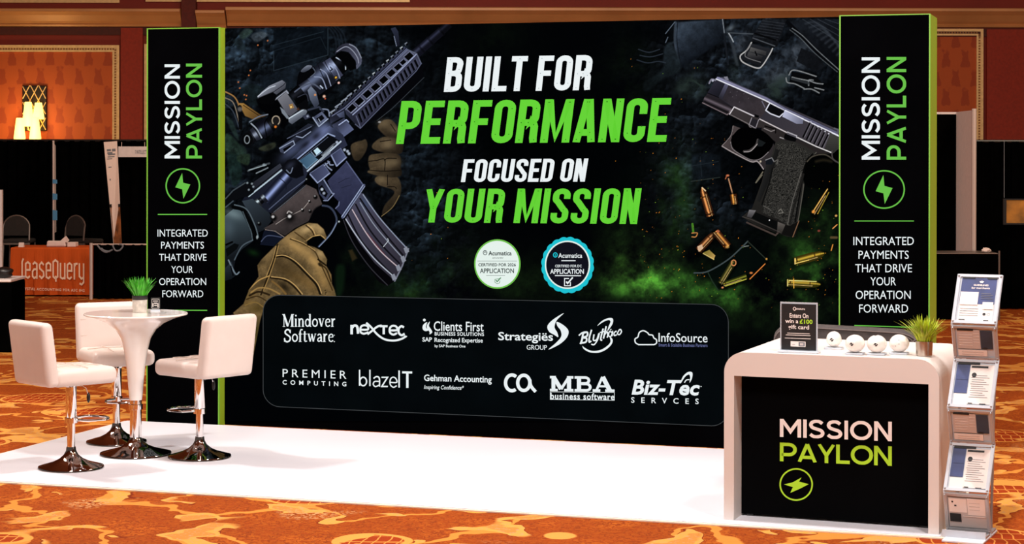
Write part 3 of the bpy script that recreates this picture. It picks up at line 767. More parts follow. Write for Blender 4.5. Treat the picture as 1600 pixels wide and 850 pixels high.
    P.poly(C(380, 180, 420, 130, 470, 115, 520, 150, 530, 230, 480, 250, 430, 240), (12, 12, 17), soft=2); P.blob(*C(440, 165)[0], 9, 5, (54, 56, 72), .8, -40); P.line(C(415, 195, 440, 215, 455, 180), 1.8, (110, 112, 128), curve=True)
    P.tube(C(272, 400)[0], C(425, 228)[0], [(0, 1, 9.6, 9.6, (24, 26, 40), (152, 158, 200))], -.1, .42); P.line(C(372, 250, 410, 285, 412, 320), 1.2, (24, 26, 38), curve=True)
    P.tube(C(200, 435)[0], C(275, 375)[0], [(0, .5, 7.5, 7, (40, 40, 44), (200, 204, 208)), (.5, .75, 5, 5, (10, 10, 12), (70, 70, 78)), (.75, 1, 7, 8, (30, 30, 38), (170, 172, 180))]); P.blob(*C(203, 440)[0], 2.4, 2.4, (240, 240, 240), .8)
    P.line(C(300, 455, 420, 350, 540, 260), 1.6, (88, 90, 110))
    # lower receiver
    P.poly(C(120, 400, 190, 385, 300, 480, 325, 520, 270, 590, 225, 610, 170, 490), (58, 64, 72), (28, 31, 36), C(160, 400, 260, 590))
    P.poly(C(318, 478, 545, 290, 612, 322, 652, 420, 600, 470, 560, 535, 470, 580, 405, 630, 350, 600, 262, 582, 330, 545, 312, 505), (80, 72, 72), (52, 47, 47), C(420, 400, 480, 600), noise=.12)
    P.poly(C(265, 600, 300, 585, 400, 640, 330, 700, 240, 690), (20, 24, 38)); P.line(C(248, 668, 290, 630, 380, 640), 1.6, (70, 74, 96), curve=True)
    P.poly(C(300, 480, 530, 290, 545, 300, 330, 480), (30, 30, 38))
    P.line(C(345, 553, 395, 520, 435, 500, 520, 458, 566, 402), 1.0, (150, 142, 138)); P.line(C(275, 590, 340, 600, 400, 640), 1.2, (120, 112, 110)); P.line(C(330, 475, 540, 300), 1.0, (120, 116, 118), a=.8)
    for q, r, lt in ((C(437, 505)[0], 6, 210), (C(327, 508)[0], 5, 190), (C(605, 370)[0], 3.2, 130), (C(570, 465)[0], 2.6, 120), (C(520, 458)[0], 2.4, 200), (C(567, 402)[0], 1.8, 210), (C(232, 548)[0], 3, 110), (C(548, 258)[0], 2.6, 140), (C(765, 540)[0], 3, 190)):
        P.blob(q[0]+.6, q[1]+1, r*1.25, r*1.3, (10, 9, 10), 1.0); P.blob(q[0]-.4, q[1]-.8, r*.62, r*.6, (lt, lt, lt), .95)
    P.line(C(420, 480, 430, 468, 450, 478), 2.0, (150, 146, 144), curve=True)
    # stock
    P.poly(C(-20, 520, 60, 455, 112, 462, 190, 620, 188, 670, 120, 720, 80, 770, 60, 870, -20, 900), (78, 88, 94), (24, 27, 32), C(40, 470, 110, 760)); P.blob(*C(60, 485)[0], 16, 7, (140, 150, 152), .6, 20); P.blob(*C(30, 580)[0], 10, 16, (92, 102, 110), .5)
    P.line(C(60, 440, 130, 468, 180, 570, 215, 640), 4.6, (7, 8, 9), curve=True); P.line(C(70, 425, 150, 455, 205, 560, 228, 640), 1.8, (92, 98, 104), curve=True); P.line(C(125, 470, 180, 600, 190, 660), 1.0, (90, 98, 104))
    P.poly(C(10, 720, 70, 680, 100, 690, 85, 720, 20, 770), (12, 14, 16)); P.line(C(15, 690, 55, 672), 3, (6, 6, 8)); P.line(C(190, 660, 120, 700, 70, 790), 2, (100, 108, 116), curve=True, a=.7)
    P.poly(E(0, 300, 50, 250, 80, 340, 50, 365, 0, 380), (46, 52, 60), (20, 24, 28), E(20, 270, 60, 360)); P.line(E(30, 240, 75, 330, 100, 320), 2.2, (112, 118, 126), curve=True); P.line(E(45, 280, 60, 340), 2, (8, 8, 10)); P.blob(*C(220, 640)[0], 2, 4, (190, 190, 190), .8)
    # magazine well and magazine
    P.poly(C(690, 440, 640, 430, 590, 470, 570, 560, 640, 620, 690, 640, 745, 560, 735, 480), (5, 5, 8), soft=3, curve=True)
    P.line(C(655, 430, 700, 440, 735, 480, 747, 540, 705, 620, 630, 702), 3.0, (62, 66, 84), curve=True); P.line(C(748, 545, 706, 622, 632, 702), 1.2, (130, 136, 156), curve=True)
    P.poly(D(38, 205, 135, 105, 222, 228, 118, 390, 78, 345, 98, 312, 70, 285), (66, 66, 92), (46, 46, 68), D(120, 130, 110, 380), noise=.1); P.line(D(135, 105, 222, 228), 1.6, (98, 100, 128))
    P.line(D(95, 215, 130, 195, 150, 190), .9, (40, 40, 58)); P.line(D(110, 240, 160, 225), .9, (42, 42, 60)); P.line(D(98, 312, 96, 330, 80, 345), 1.5, (110, 112, 138))
    P.poly(D(-10, 215, 20, 200, 60, 265, 30, 310, -5, 270), (44, 46, 62), (70, 72, 94), D(0, 220, 50, 280)); P.line(D(20, 200, 62, 268, 72, 270, 40, 305, 20, 305), 1.8, (134, 136, 160))
    P.poly(D(-6, 240, 10, 225, 40, 270, 30, 290, 5, 270), (10, 10, 14)); P.blob(*D(10, 248)[0], 3, 3, (210, 210, 220), .9); P.blob(*D(20, 268)[0], 3, 3, (170, 170, 184), .9)
    P.poly(D(112, 395, 140, 395, 200, 520, 280, 625, 385, 715, 345, 742, 300, 720, 220, 610, 160, 520), (8, 7, 10), curve=False)
    P.poly(D(130, 400, 205, 265, 222, 270, 290, 372, 370, 472, 452, 552, 420, 640, 382, 716, 280, 625, 200, 520), (80, 74, 90), (58, 52, 62), D(200, 330, 380, 660))
    P.blob(*D(230, 320)[0], 12, 9, (70, 80, 104), .7, 55)
    for q in (D(150, 372, 215, 500, 300, 600, 388, 690), D(190, 320, 255, 440, 330, 535, 412, 620), D(212, 290, 290, 405, 360, 495, 432, 580)):
        P.line([(a-2.2, b+1.6) for a, b in q], 2.6, (22, 20, 26), curve=True)
    for q, c in ((D(132, 400, 190, 490, 275, 600, 375, 692), (186, 182, 192)), (D(165, 352, 235, 470, 310, 565, 398, 645), (190, 176, 182)), (D(205, 315, 270, 420, 345, 512, 424, 600), (150, 148, 160)), (D(220, 275, 300, 388, 380, 480, 450, 556), (150, 150, 166))):
        P.line(q, 1.4, c, curve=True)
    P.line(D(240, 470, 300, 545, 330, 580), 1.0, (120, 40, 54), curve=True, a=.7); P.line(D(325, 540, 350, 510, 345, 500), 1.0, (200, 196, 200))
    P.line(D(382, 716, 420, 640, 452, 552), 2.4, (120, 116, 128))
    for q in D(376, 695, 400, 648, 424, 603, 440, 556): P.poly([(q[0]-4, q[1]-2), (q[0]+1, q[1]-5), (q[0]+5, q[1]+3), (q[0]-1, q[1]+6)], (142, 138, 148))
    P.line(D(120, 405, 165, 515, 250, 640, 345, 738), 1.2, (60, 56, 62), curve=True)
    P.line(D(116, 390, 224, 228), 4.6, (86, 88, 112)); P.line(D(112, 386, 220, 226), 1.1, (170, 172, 196)); P.line(D(122, 392, 228, 234), 1.0, (150, 152, 176))
    # ---- sights and scope
    P.poly(A(215, 490, 340, 470, 430, 620, 400, 690, 300, 610, 230, 540), (4, 4, 6), soft=3)
    P.poly(A(355, 488, 412, 440, 494, 560, 440, 602, 418, 590), (128, 122, 128), (84, 80, 88), A(380, 460, 470, 590)); P.line(A(340, 490, 412, 432, 425, 448), 2.6, (150, 146, 156)); P.line(A(340, 482, 415, 425), 1.1, (40, 38, 44))
    P.poly(A(222, 475, 250, 440, 300, 400, 385, 362, 412, 380, 408, 415, 350, 458, 325, 445, 260, 470, 232, 492), (150, 146, 156), (70, 68, 76), A(300, 395, 350, 460)); P.line(A(225, 470, 290, 420, 340, 400), 1.3, (196, 192, 200), curve=True); P.line(A(330, 440, 395, 395, 408, 380), 1.3, (44, 42, 50))
    P.poly(A(228, 480, 325, 440, 350, 470, 330, 520, 250, 520, 220, 505), (6, 6, 8), soft=2)
    P.poly(A(372, 540, 400, 560, 432, 610, 420, 620, 385, 580), (128, 128, 136)); P.poly(A(428, 612, 540, 542, 552, 572, 545, 590, 452, 655, 430, 640), (150, 150, 160), (78, 78, 88), A(470, 580, 500, 630)); P.line(A(430, 618, 542, 550), 1.2, (206, 206, 212))
    P.poly(A(430, 525, 455, 518, 465, 545, 440, 555), (150, 120, 76)); P.blob(*A(445, 540)[0], 1.6, 1.6, (250, 220, 150), .9); P.poly(A(500, 530, 540, 535, 500, 560, 480, 560), (70, 44, 30))
    P.poly(A(470, 500, 520, 465, 560, 480, 560, 560, 500, 555), (10, 10, 13), soft=2)
    # small rear scope
    P.tube(A(160, 752)[0], A(330, 640)[0], [(0, .2, 9.5, 10, (14, 14, 18), (54, 54, 62)), (.2, .34, 10, 11, (40, 40, 50), (150, 150, 165)), (.34, .45, 12, 13, (8, 8, 10), (50, 50, 60)), (.45, .82, 14, 13, (16, 16, 24), (104, 108, 134)), (.82, 1, 11, 10, (8, 8, 10), (50, 50, 54))], .05, .4)
    P.poly([(A(155, 757)[0][0]+9.5*math.cos(t)*.95, A(155, 757)[0][1]+9.8*math.sin(t)) for t in np.linspace(0, 6.28, 20)[:-1]], (10, 10, 12)); P.line([(A(153, 757)[0][0]+5*math.cos(t)*.8, A(153, 757)[0][1]+6.2*math.sin(t)) for t in np.linspace(0, 6.28, 16)], 1.5, (128, 128, 132))
    P.line(A(170, 640, 230, 605, 290, 590), 2.0, (110, 112, 122), curve=True); P.line(A(180, 650, 220, 690, 250, 745), 2.0, (150, 150, 160), curve=True); P.line(A(300, 600, 270, 650, 285, 740), 1.5, (6, 6, 8), curve=True)
    P.poly([(A(345, 635)[0][0]+8*math.cos(t), A(345, 635)[0][1]+9*math.sin(t)) for t in np.linspace(0, 6.28, 16)[:-1]], (30, 28, 28)); P.line([(A(345, 630)[0][0]+6*math.cos(t), A(345, 630)[0][1]+7*math.sin(t)) for t in np.linspace(2.4, 7.2, 12)], 1.6, (150, 140, 124))
    P.blob(*A(342, 672)[0], 2.6, 2.6, (220, 130, 50), .9)
    # main scope
    P.poly(A(540, 330, 700, 240, 760, 380, 690, 460, 620, 500), (8, 8, 11), soft=3)
    P.tube((555, 82), (458, 154), [(.2, .36, 15, 15, (6, 6, 8), (26, 26, 32)), (.3, .42, 17, 18, (66, 66, 84), (170, 172, 200)), (.42, .7, 20, 20, (26, 27, 36), (104, 108, 132)), (.7, .84, 15, 14, (20, 20, 28), (120, 122, 144)), (.84, 1, 13, 12, (5, 5, 7), (34, 34, 42))], .25, .38)
    P.line([(505, 91), (513, 107), (524, 124)], 1.2, (24, 24, 32), curve=True); P.line([(495, 97), (503, 116), (512, 134)], 1.2, (22, 22, 30), curve=True)
    P.line(A(640, 290, 680, 320, 710, 400), 1.2, (150, 150, 172), curve=True); P.line(A(700, 250, 745, 290, 770, 350), 1.2, (150, 150, 172), curve=True); P.line(A(745, 212, 800, 250, 808, 290), 1.4, (190, 190, 214), curve=True)
    P.line(A(600, 340, 650, 350, 680, 420), 1.6, (140, 142, 164), curve=True); P.line(A(705, 275, 720, 290, 705, 300), 1.6, (10, 10, 14)); P.line(A(640, 400, 655, 415), 2, (180, 180, 196))
    P.poly(B(100, 185, 125, 140, 170, 118, 215, 125, 250, 160, 272, 205, 276, 245, 242, 288, 238, 240, 190, 180, 140, 170), (50, 48, 60), (84, 82, 98), B(130, 150, 260, 210), curve=True); P.poly(B(105, 190, 140, 168, 190, 178, 235, 235, 240, 285, 200, 300, 150, 250), (5, 5, 7), soft=2)
    P.line(B(112, 172, 170, 140, 215, 165, 250, 215, 258, 262), 1.3, (150, 146, 160), curve=True); P.line(B(195, 124, 240, 150, 274, 215), 1.4, (140, 138, 150), curve=True); P.poly(B(240, 265, 270, 240, 275, 255, 245, 288), (92, 90, 106))
    P.poly(A(485, 370, 500, 310, 550, 262, 595, 272, 608, 310, 560, 350, 490, 395), (8, 8, 11), curve=True); P.poly(A(510, 300, 550, 265, 585, 268, 570, 290, 530, 310), (128, 128, 140), (50, 50, 60), A(540, 268, 550, 310), curve=True); P.line(A(590, 280, 606, 310, 575, 340), 1.2, (96, 98, 112), curve=True)
    P.poly(A(555, 430, 578, 402, 612, 440, 632, 520, 606, 552, 572, 492), (120, 122, 138), (60, 62, 76), A(565, 430, 620, 530)); P.line(A(470, 440, 520, 405, 585, 385, 640, 420), 2.2, (92, 94, 110), curve=True); P.line(A(490, 475, 545, 455, 560, 500), 1.2, (60, 60, 72), curve=True)
    for q, c, r in ((A(742, 345)[0], (240, 180, 60), 2.6), (A(762, 380)[0], (230, 190, 180), 2.4), (A(605, 460)[0], (200, 140, 90), 2.2), (A(665, 470)[0], (220, 180, 160), 3.0), (A(672, 485)[0], (190, 90, 60), 1.6)): P.blob(*q, r, r, c, .95)
    P.line(A(735, 338, 750, 332, 752, 350, 738, 356), 1.0, (30, 16, 6), closed=True)
    # clamp block under the scope
    P.poly(A(590, 610, 650, 570, 690, 620, 630, 670), (70, 72, 90), (110, 112, 134), A(600, 610, 670, 620)); P.poly(A(612, 618, 650, 592, 668, 615, 632, 645), (14, 14, 18)); P.line(A(590, 610, 630, 670, 690, 620), 1.6, (160, 162, 180)); P.line(A(640, 555, 690, 560, 700, 600), 2.2, (120, 122, 140), curve=True); P.line(A(560, 560, 630, 540, 660, 570), 3, (56, 58, 72))
    P.line(A(628, 620, 640, 640), 1.2, (150, 150, 164)); P.poly(A(520, 600, 560, 585, 575, 610, 540, 625), (60, 60, 76)); P.blob(*A(555, 602)[0], 2.4, 2.4, (170, 170, 186), .8)
    for q in (A(700, 580, 735, 560), A(780, 505, 815, 480), A(740, 540, 770, 520), A(820, 470, 845, 450)): P.line(q, 2.2, (140, 140, 152))
    # ---- trigger glove
    gt, gdk = (140, 112, 68), (66, 50, 28)
    outline = E(205, 300, 235, 245, 330, 150, 370, 110, 440, 60, 500, 20, 560, -5, 620, 0, 662, 35, 682, 85, 676, 104, 640, 78, 590, 84, 548, 112, 548, 140, 600, 155, 655, 185, 684, 235, 680, 280, 712, 335, 716, 390, 735, 440, 745, 485, 430, 500, 300, 480, 170, 470, 60, 590, 110, 545, 160, 440, 190, 360)
    sl, m = P.mask(E(222, 275, 250, 235, 335, 150, 372, 112, 440, 58, 500, 20, 560, -8, 620, -2, 662, 35, 682, 85, 676, 104, 640, 76, 590, 84, 550, 112, 552, 142, 600, 153, 655, 183, 684, 235, 680, 280, 712, 335, 716, 395, 735, 440, 748, 490, 430, 510, 280, 510, 240, 640, 190, 900, 100, 700, 60, 590, 130, 530, 165, 440, 230, 350), 1.6)
    P.clip = np.zeros(P.X.shape, np.float32); P.clip[sl] = m
    bx = P.box(350, 330, 540, 655)
    P.put(bx, np.ones(P.X[bx].shape), np.array((108, 90, 60), np.float32)*(.72+.5*n3[bx]+.25*(fine[bx]-.5))[..., None])
    def gb(x, y, rx, ry, c, a, ang=0): P.blob(*E(x, y)[0], rx/4.25, ry/4.25, c, a, ang)
    hi, mid, dk, vd = (190, 164, 118), (150, 126, 86), (60, 48, 30), (20, 16, 10)
    gb(560, 30, 80, 26, hi, .8, -22); gb(640, 40, 34, 30, hi, .55, 40); gb(430, 90, 60, 24, mid, .6, -30); gb(480, 150, 90, 34, (178, 146, 94), .8, 34); gb(600, 250, 90, 30, (176, 144, 92), .8, 52)
    gb(640, 200, 40, 26, hi, .6, 40); gb(300, 200, 70, 24, mid, .5, -45); gb(420, 300, 110, 60, dk, .6, 20); gb(470, 350, 90, 30, (92, 72, 40), .5, 30); gb(350, 250, 40, 30, dk, .5); gb(660, 380, 30, 70, (168, 136, 84), .6, -30)
    gb(700, 350, 16, 30, (150, 120, 74), .6, -20); gb(570, 400, 90, 34, (120, 94, 54), .5, 40); gb(260, 390, 70, 26, dk, .6, -30); gb(400, 420, 60, 26, vd, .7, 40); gb(180, 470, 50, 18, (110, 86, 46), .5, -30); gb(330, 120, 40, 18, dk, .4, -45)
    gb(230, 260, 40, 20, dk, .55, -50); gb(640, 270, 22, 14, vd, .9, 30); gb(220, 560, 60, 26, (86, 70, 34), .7); gb(210, 720, 50, 60, (62, 56, 26), .7); gb(160, 520, 50, 16, (120, 96, 54), .6, -10); gb(560, 120, 30, 10, vd, .5, -30)
    for q, w, c in ((E(340, 215, 400, 212, 470, 250, 560, 340, 615, 400, 640, 460), 5, vd), (E(345, 212, 400, 208, 475, 246, 565, 335, 622, 396, 648, 460), 1.4, (196, 164, 110)), (E(355, 135, 330, 230, 290, 350, 245, 470), 2.4, (34, 26, 14)), (E(346, 150, 322, 240, 280, 350), 1.0, (170, 140, 90)), (E(362, 145, 338, 240, 296, 360, 262, 440), 1.0, (160, 130, 80)),
                     (E(470, 55, 540, 105), 1.8, (70, 52, 28)), (E(545, 10, 580, 40, 600, 78), 2.2, (60, 44, 24)), (E(555, 6, 590, 36, 606, 72), 1.0, (200, 168, 116)), (E(440, 100, 520, 130, 600, 180, 640, 260, 690, 370, 720, 440), 2.0, (66, 50, 26)), (E(450, 96, 525, 126, 605, 176), .9, (190, 158, 106)),
                     (E(310, 355, 400, 370, 460, 410, 510, 465), 3.4, (30, 22, 12)), (E(315, 350, 405, 364, 468, 404, 520, 465), 1.4, (190, 158, 104)), (E(320, 380, 370, 420, 410, 465), 3.0, (120, 94, 54)), (E(160, 440, 230, 375, 300, 345), 2.0, (170, 138, 84)), (E(180, 455, 230, 425, 300, 430, 370, 465), 2.4, (150, 122, 74)), (E(170, 475, 230, 450, 300, 470), 3, (40, 30, 16)),
                     (E(550, 112, 590, 84, 640, 76, 676, 104), 1.4, (196, 164, 108)), (E(625, 235, 660, 262, 682, 278), 2.6, (24, 18, 10)), (E(640, 270, 680, 300, 710, 380), 2.4, (50, 38, 20)), (E(140, 540, 210, 520, 270, 560), 1.6, (130, 106, 60)), (E(150, 500, 220, 480, 280, 510), 2.0, (60, 46, 24))):
        P.line(q, w, c, curve=True, a=.9)
    for q in E(672, 440, 676, 455, 672, 465): P.blob(*q, 1.2, 1.2, (24, 18, 10), 1)
    P.clip = None
    P.blob(*E(195, 190)[0], 9, 5, (20, 52, 20), .7, 20); P.poly(E(745, 290, 800, 280, 800, 380, 780, 470, 745, 470), (20, 44, 22), a=.6, soft=6, curve=True)
    P.poly(D(145, 560, 165, 555, 190, 600, 165, 615), (72, 58, 34), a=.6, soft=3)
    # ---- right side: cloth, straps, buckles
    P.poly(Hh(405, 20, 725, 0, 735, 130, 560, 250, 440, 330, 400, 200), (54, 64, 76), (14, 18, 24), Hh(480, 30, 620, 230), soft=3, noise=.35); P.line(Hh(405, 20, 400, 150, 430, 320), 3, (70, 80, 92), curve=True, soft=2, a=.7); P.line(Hh(420, 20, 416, 150, 445, 320), 1, (20, 24, 30), curve=True)
    P.line(Hh(330, 280, 360, 180, 400, 150), 3, (50, 60, 70), curve=True, a=.6, soft=3); P.line(Hh(340, 95, 400, 20), 1.3, (84, 94, 106)); P.line(Hh(340, 155, 355, 120), 1.3, (84, 94, 106))
    P.poly(Hh(330, 200, 380, 160, 440, 330, 330, 390, 210, 480, 200, 420, 320, 330), (34, 42, 48), (16, 22, 24), Hh(350, 200, 260, 430), soft=4, noise=.4, curve=True)
    for q in (Hh(150, 270, 220, 290, 290, 280, 340, 290), Hh(170, 240, 240, 250, 320, 230), Hh(160, 200, 230, 220, 300, 200)): P.line(q, 1.6, (48, 56, 66), curve=True, a=.8)
    P.line(Hh(722, 0, 735, 150, 755, 300), 3.2, (26, 30, 36)); P.line(Hh(718, 0, 730, 90), 1.2, (120, 128, 136)); P.line(Hh(750, 90, 920, 98), 1.4, (70, 76, 82))
    P.line(Hh(760, 100, 790, 190, 815, 300), 5, (52, 58, 64), curve=True, a=.8, soft=3); P.blob(*Hh(770, 60)[0], 8, 4, (100, 110, 118), .8, -30); P.line(Hh(760, 95, 775, 120, 790, 150), 1.6, (150, 156, 162), curve=True)
    for x, y, rx, ry, an in ((850, 160, 10, 22, 20), (800, 370, 8, 18, 0), (1060, 360, 18, 22, 30), (1100, 350, 12, 18, -20), (1180, 210, 16, 8, -20), (1040, 480, 24, 14, -30), (890, 430, 22, 8, 30), (500, 440, 26, 12, 0), (560, 430, 18, 14, 60), (480, 490, 16, 8, 20), (1100, 460, 10, 22, 20), (1240, 260, 14, 20, 30), (1350, 130, 30, 20, 30)):
        P.blob(*Hh(x, y)[0], rx, ry, (78, 86, 96) if y < 460 and x > 800 else (44, 56, 52), .55, an, noise=.3+1.1*rid+.5*fine)
    P.poly(Hh(930, 90, 985, 0, 1145, 0, 1080, 180, 1060, 190, 900, 140), (28, 31, 36), (20, 22, 26), Hh(1000, 0, 1000, 180), noise=.5)
    for k in range(7): P.line(Hh(985-k*10, 10+k*17, 1130-k*8, 30+k*18), .9, (58, 62, 68), a=.7)
    P.line(Hh(935, 95, 1070, 140), 3, (10, 11, 13)); P.line(Hh(920, 125, 1065, 178), 1.6, (74, 78, 84)); P.poly(Hh(905, 160, 1050, 200, 985, 320, 850, 270, 830, 255), (40, 42, 47), (24, 26, 30), Hh(940, 170, 920, 310)); P.poly(Hh(905, 185, 1010, 215, 1005, 240, 895, 215), (92, 92, 92), (52, 52, 54), Hh(920, 180, 930, 240)); P.poly(Hh(890, 215, 985, 245, 970, 285, 880, 250), (66, 66, 68), (24, 24, 28), Hh(920, 230, 925, 280))
    P.line(Hh(910, 155, 880, 205, 838, 240, 840, 270, 870, 295, 950, 325, 985, 305, 1030, 235, 1050, 195), 2.0, (160, 160, 160), curve=True); P.line(Hh(905, 165, 870, 225, 880, 255, 970, 285), 1.1, (110, 110, 112), curve=True); P.line(Hh(935, 215, 945, 240), 2, (6, 6, 8))
    P.poly(Hh(1150, 20, 1260, 0, 1490, 0, 1490, 330, 1380, 240), (26, 30, 36), (14, 16, 20), Hh(1300, 20, 1420, 260), noise=.4)
    for k in range(9): P.line(Hh(1270+k*26, 30+k*26, 1330+k*24, 20+k*22, 1400+k*16, 60+k*22), 3.2, (62, 68, 76), curve=True, a=.5, soft=3)
    for k in range(4): P.line(Hh(1250+k*50, 0, 1490, 150-k*40), .9, (70, 76, 84), a=.6)
    P.line(Hh(1150, 20, 1230, 100, 1330, 200, 1490, 350), 6, (10, 11, 14), curve=True); P.line(Hh(1180, 60, 1250, 110, 1340, 200, 1490, 335), 1.0, (140, 146, 150), curve=True, a=.8); P.line(Hh(1165, 70, 1240, 130, 1330, 225, 1480, 350), 1.0, (110, 116, 120), curve=True, a=.7)
    P.poly(Hh(1240, 190, 1330, 230, 1400, 310, 1340, 350, 1210, 280), (18, 20, 24), a=.9, noise=.4)
    P.poly(Hh(1180, 345, 1340, 385, 1390, 430, 1370, 490, 1270, 465, 1160, 420), (10, 11, 13))
    for q in (Hh(1160, 370, 1180, 340, 1230, 345, 1340, 380), Hh(1140, 390, 1150, 420, 1200, 430, 1260, 460), Hh(1180, 385, 1220, 395, 1300, 410), Hh(1300, 410, 1340, 425, 1385, 430), Hh(1260, 465, 1310, 465, 1360, 490), Hh(1290, 440, 1290, 405, 1320, 405), Hh(1330, 455, 1390, 470)): P.line(q, 1.8, (128, 132, 134), curve=True, a=.9)
    P.line(Hh(1180, 395, 1290, 425), 4, (54, 58, 62), a=.8)
    P.poly(F(0, 640, 190, 640, 200, 790, 10, 820), (18, 24, 30), a=.7, noise=.6, soft=4); P.line(F(0, 822, 190, 795), 1.4, (56, 64, 60), a=.7)
    for q in (F(0, 720, 180, 690), F(60, 660, 70, 790)): P.line(q, 1.2, (38, 46, 52), a=.7)
    # ---- pistol
    P.poly(F(70, 330, 250, 390, 270, 440, 520, 520, 560, 600, 440, 850, 760, 850, 990, 690, 990, 560, 900, 500), (2, 2, 3), soft=10, a=.8)
    P.poly(F(172, 128, 215, 140, 980, 480, 975, 520, 940, 640, 880, 610, 700, 540, 455, 410, 280, 328, 80, 295, 108, 235), (44, 43, 52), (70, 66, 72), F(170, 180, 900, 560))
    P.poly(F(170, 135, 228, 165, 182, 262, 108, 235), (50, 49, 62), (26, 26, 33), F(150, 150, 210, 260)); P.poly(F(228, 165, 250, 178, 205, 275, 182, 262), (96, 96, 118), (46, 46, 56), F(235, 170, 195, 265)); P.poly(F(250, 180, 520, 300, 500, 350, 460, 400, 280, 328, 210, 280), (50, 46, 52), (62, 56, 60), F(250, 180, 450, 400), noise=.15)
    P.poly(F(172, 128, 205, 132, 500, 262, 630, 335, 975, 495, 975, 515, 620, 350, 490, 280, 165, 143), (134, 134, 160), (96, 96, 118), F(200, 140, 900, 480)); P.line(F(165, 142, 490, 283, 620, 352, 975, 516), 1.6, (214, 216, 232)); P.line(F(185, 128, 500, 262, 630, 335, 975, 492), 1.0, (56, 56, 68))
    P.poly(F(215, 128, 240, 125, 250, 150, 230, 150), (120, 120, 132)); P.line(F(120, 170, 135, 145, 160, 150), 2.6, (120, 120, 134), curve=True); P.blob(*F(143, 153)[0], 2.4, 2.4, (190, 190, 206), .9)
    P.poly(F(108, 235, 182, 265, 275, 330, 250, 382, 75, 298), (44, 40, 46), (30, 28, 32), F(150, 240, 140, 350)); P.tube(F(85, 272)[0], F(265, 352)[0], [(0, 1, 5, 5.4, (36, 32, 36), (98, 90, 98))], -.1, .5); P.line(F(75, 300, 240, 380, 262, 350), 1.3, (120, 108, 112)); P.line(F(90, 292, 250, 366), 1.2, (12, 10, 12)); P.line(F(108, 235, 182, 265), 1.2, (10, 10, 12))
    P.poly(F(492, 350, 520, 305, 620, 352, 590, 395, 520, 375), (12, 12, 15)); P.line(F(520, 305, 495, 350, 525, 372, 585, 395, 610, 372), 1.8, (196, 198, 210)); P.poly(F(620, 352, 650, 362, 745, 412, 740, 440, 700, 440, 605, 392), (178, 182, 204), (112, 114, 132), F(620, 360, 740, 430)); P.line(F(625, 350, 745, 408), 1.2, (226, 228, 240)); P.line(F(470, 290, 490, 330), 1.3, (110, 108, 124))
    for k in range(7):
        x, y = 775+k*24, 432+k*15.5
        P.line(F(x+15, y, x-32, y+95), 2.4, (12, 11, 13)); P.line(F(x+22, y+4, x-22, y+96), 1.0, (104, 102, 108)); P.blob(*F(x+18, y-4)[0], 1.6, 1.6, (210, 210, 220), .8)
    P.poly(F(925, 500, 985, 530, 985, 600, 940, 640, 885, 610), (70, 70, 66), (48, 48, 46), F(930, 510, 930, 630)); P.line(F(935, 500, 980, 522), 1.4, (210, 212, 220)); P.line(F(950, 470, 975, 478, 975, 500), 2.4, (90, 90, 100))
    for q in F(260, 230, 305, 225, 320, 295, 380, 270, 300, 250, 350, 240, 275, 260): P.blob(*q, 1.0, 1.0, (90, 86, 92), .7)
    # frame
    P.poly(F(258, 375, 285, 328, 440, 400, 560, 465, 700, 540, 940, 645, 860, 650, 800, 640, 760, 700, 560, 560, 500, 510, 385, 450), (62, 57, 58), (44, 40, 40), F(300, 350, 640, 560))
    P.line(F(255, 375, 285, 328, 415, 388), 1.8, (190, 186, 190)); P.line(F(455, 408, 560, 460, 640, 500), 1.5, (190, 184, 186)); P.line(F(705, 530, 830, 590, 935, 632), 1.6, (196, 194, 194)); P.line(F(262, 380, 380, 440, 390, 460, 420, 475), 1.4, (110, 104, 104))
    P.poly(F(400, 400, 450, 415, 430, 470, 385, 450), (40, 38, 44)); P.line(F(402, 400, 385, 445, 428, 470, 448, 412), 1.2, (140, 136, 142)); P.poly(F(420, 375, 450, 385, 448, 400, 425, 395), (8, 8, 10)); P.poly(F(430, 465, 470, 465, 465, 490, 440, 485), (14, 14, 20)); P.line(F(485, 470, 530, 490, 560, 480), 1.4, (130, 124, 124)); P.line(F(490, 455, 560, 475, 560, 500), 2, (14, 12, 13)); P.line(F(590, 530, 620, 540, 640, 500, 700, 520), 1.5, (150, 146, 148))
    P.poly(F(620, 510, 650, 495, 705, 525, 690, 565, 615, 540), (9, 9, 11)); P.line(F(640, 495, 700, 520, 700, 530), 2, (160, 158, 164)); P.line(F(640, 505, 690, 525), 2.2, (84, 82, 90))
    # trigger guard
    P.poly(F(278, 450, 330, 470, 270, 520, 262, 580, 300, 625, 400, 680, 450, 675, 510, 630, 540, 560, 560, 600, 520, 680, 490, 740, 440, 695, 390, 690, 280, 630, 205, 585, 245, 550, 275, 500), (76, 68, 68), (50, 46, 48), F(240, 520, 480, 690)); P.poly(F(330, 468, 290, 500, 265, 545, 268, 590, 310, 632, 400, 678, 450, 672, 505, 635, 545, 560, 480, 490, 400, 465), (2, 2, 3), curve=True)
    P.line(F(205, 588, 280, 632, 395, 690, 440, 690, 480, 740), 1.6, (150, 142, 142), curve=True); P.line(F(262, 560, 275, 605, 330, 645, 400, 680, 460, 672, 512, 628), 1.1, (120, 114, 116), curve=True); P.line(F(278, 455, 262, 520, 205, 585), 1.2, (120, 112, 112), curve=True)
    P.line(F(350, 622, 390, 615, 430, 580, 442, 545), 3.0, (70, 66, 66), curve=True); P.line(F(352, 626, 395, 620, 438, 575), 1.3, (150, 144, 144), curve=True); P.poly(F(445, 540, 495, 565, 470, 590, 440, 590), (26, 30, 32)); P.blob(*F(460, 690)[0], 2.2, 2.2, (200, 190, 170), .8)
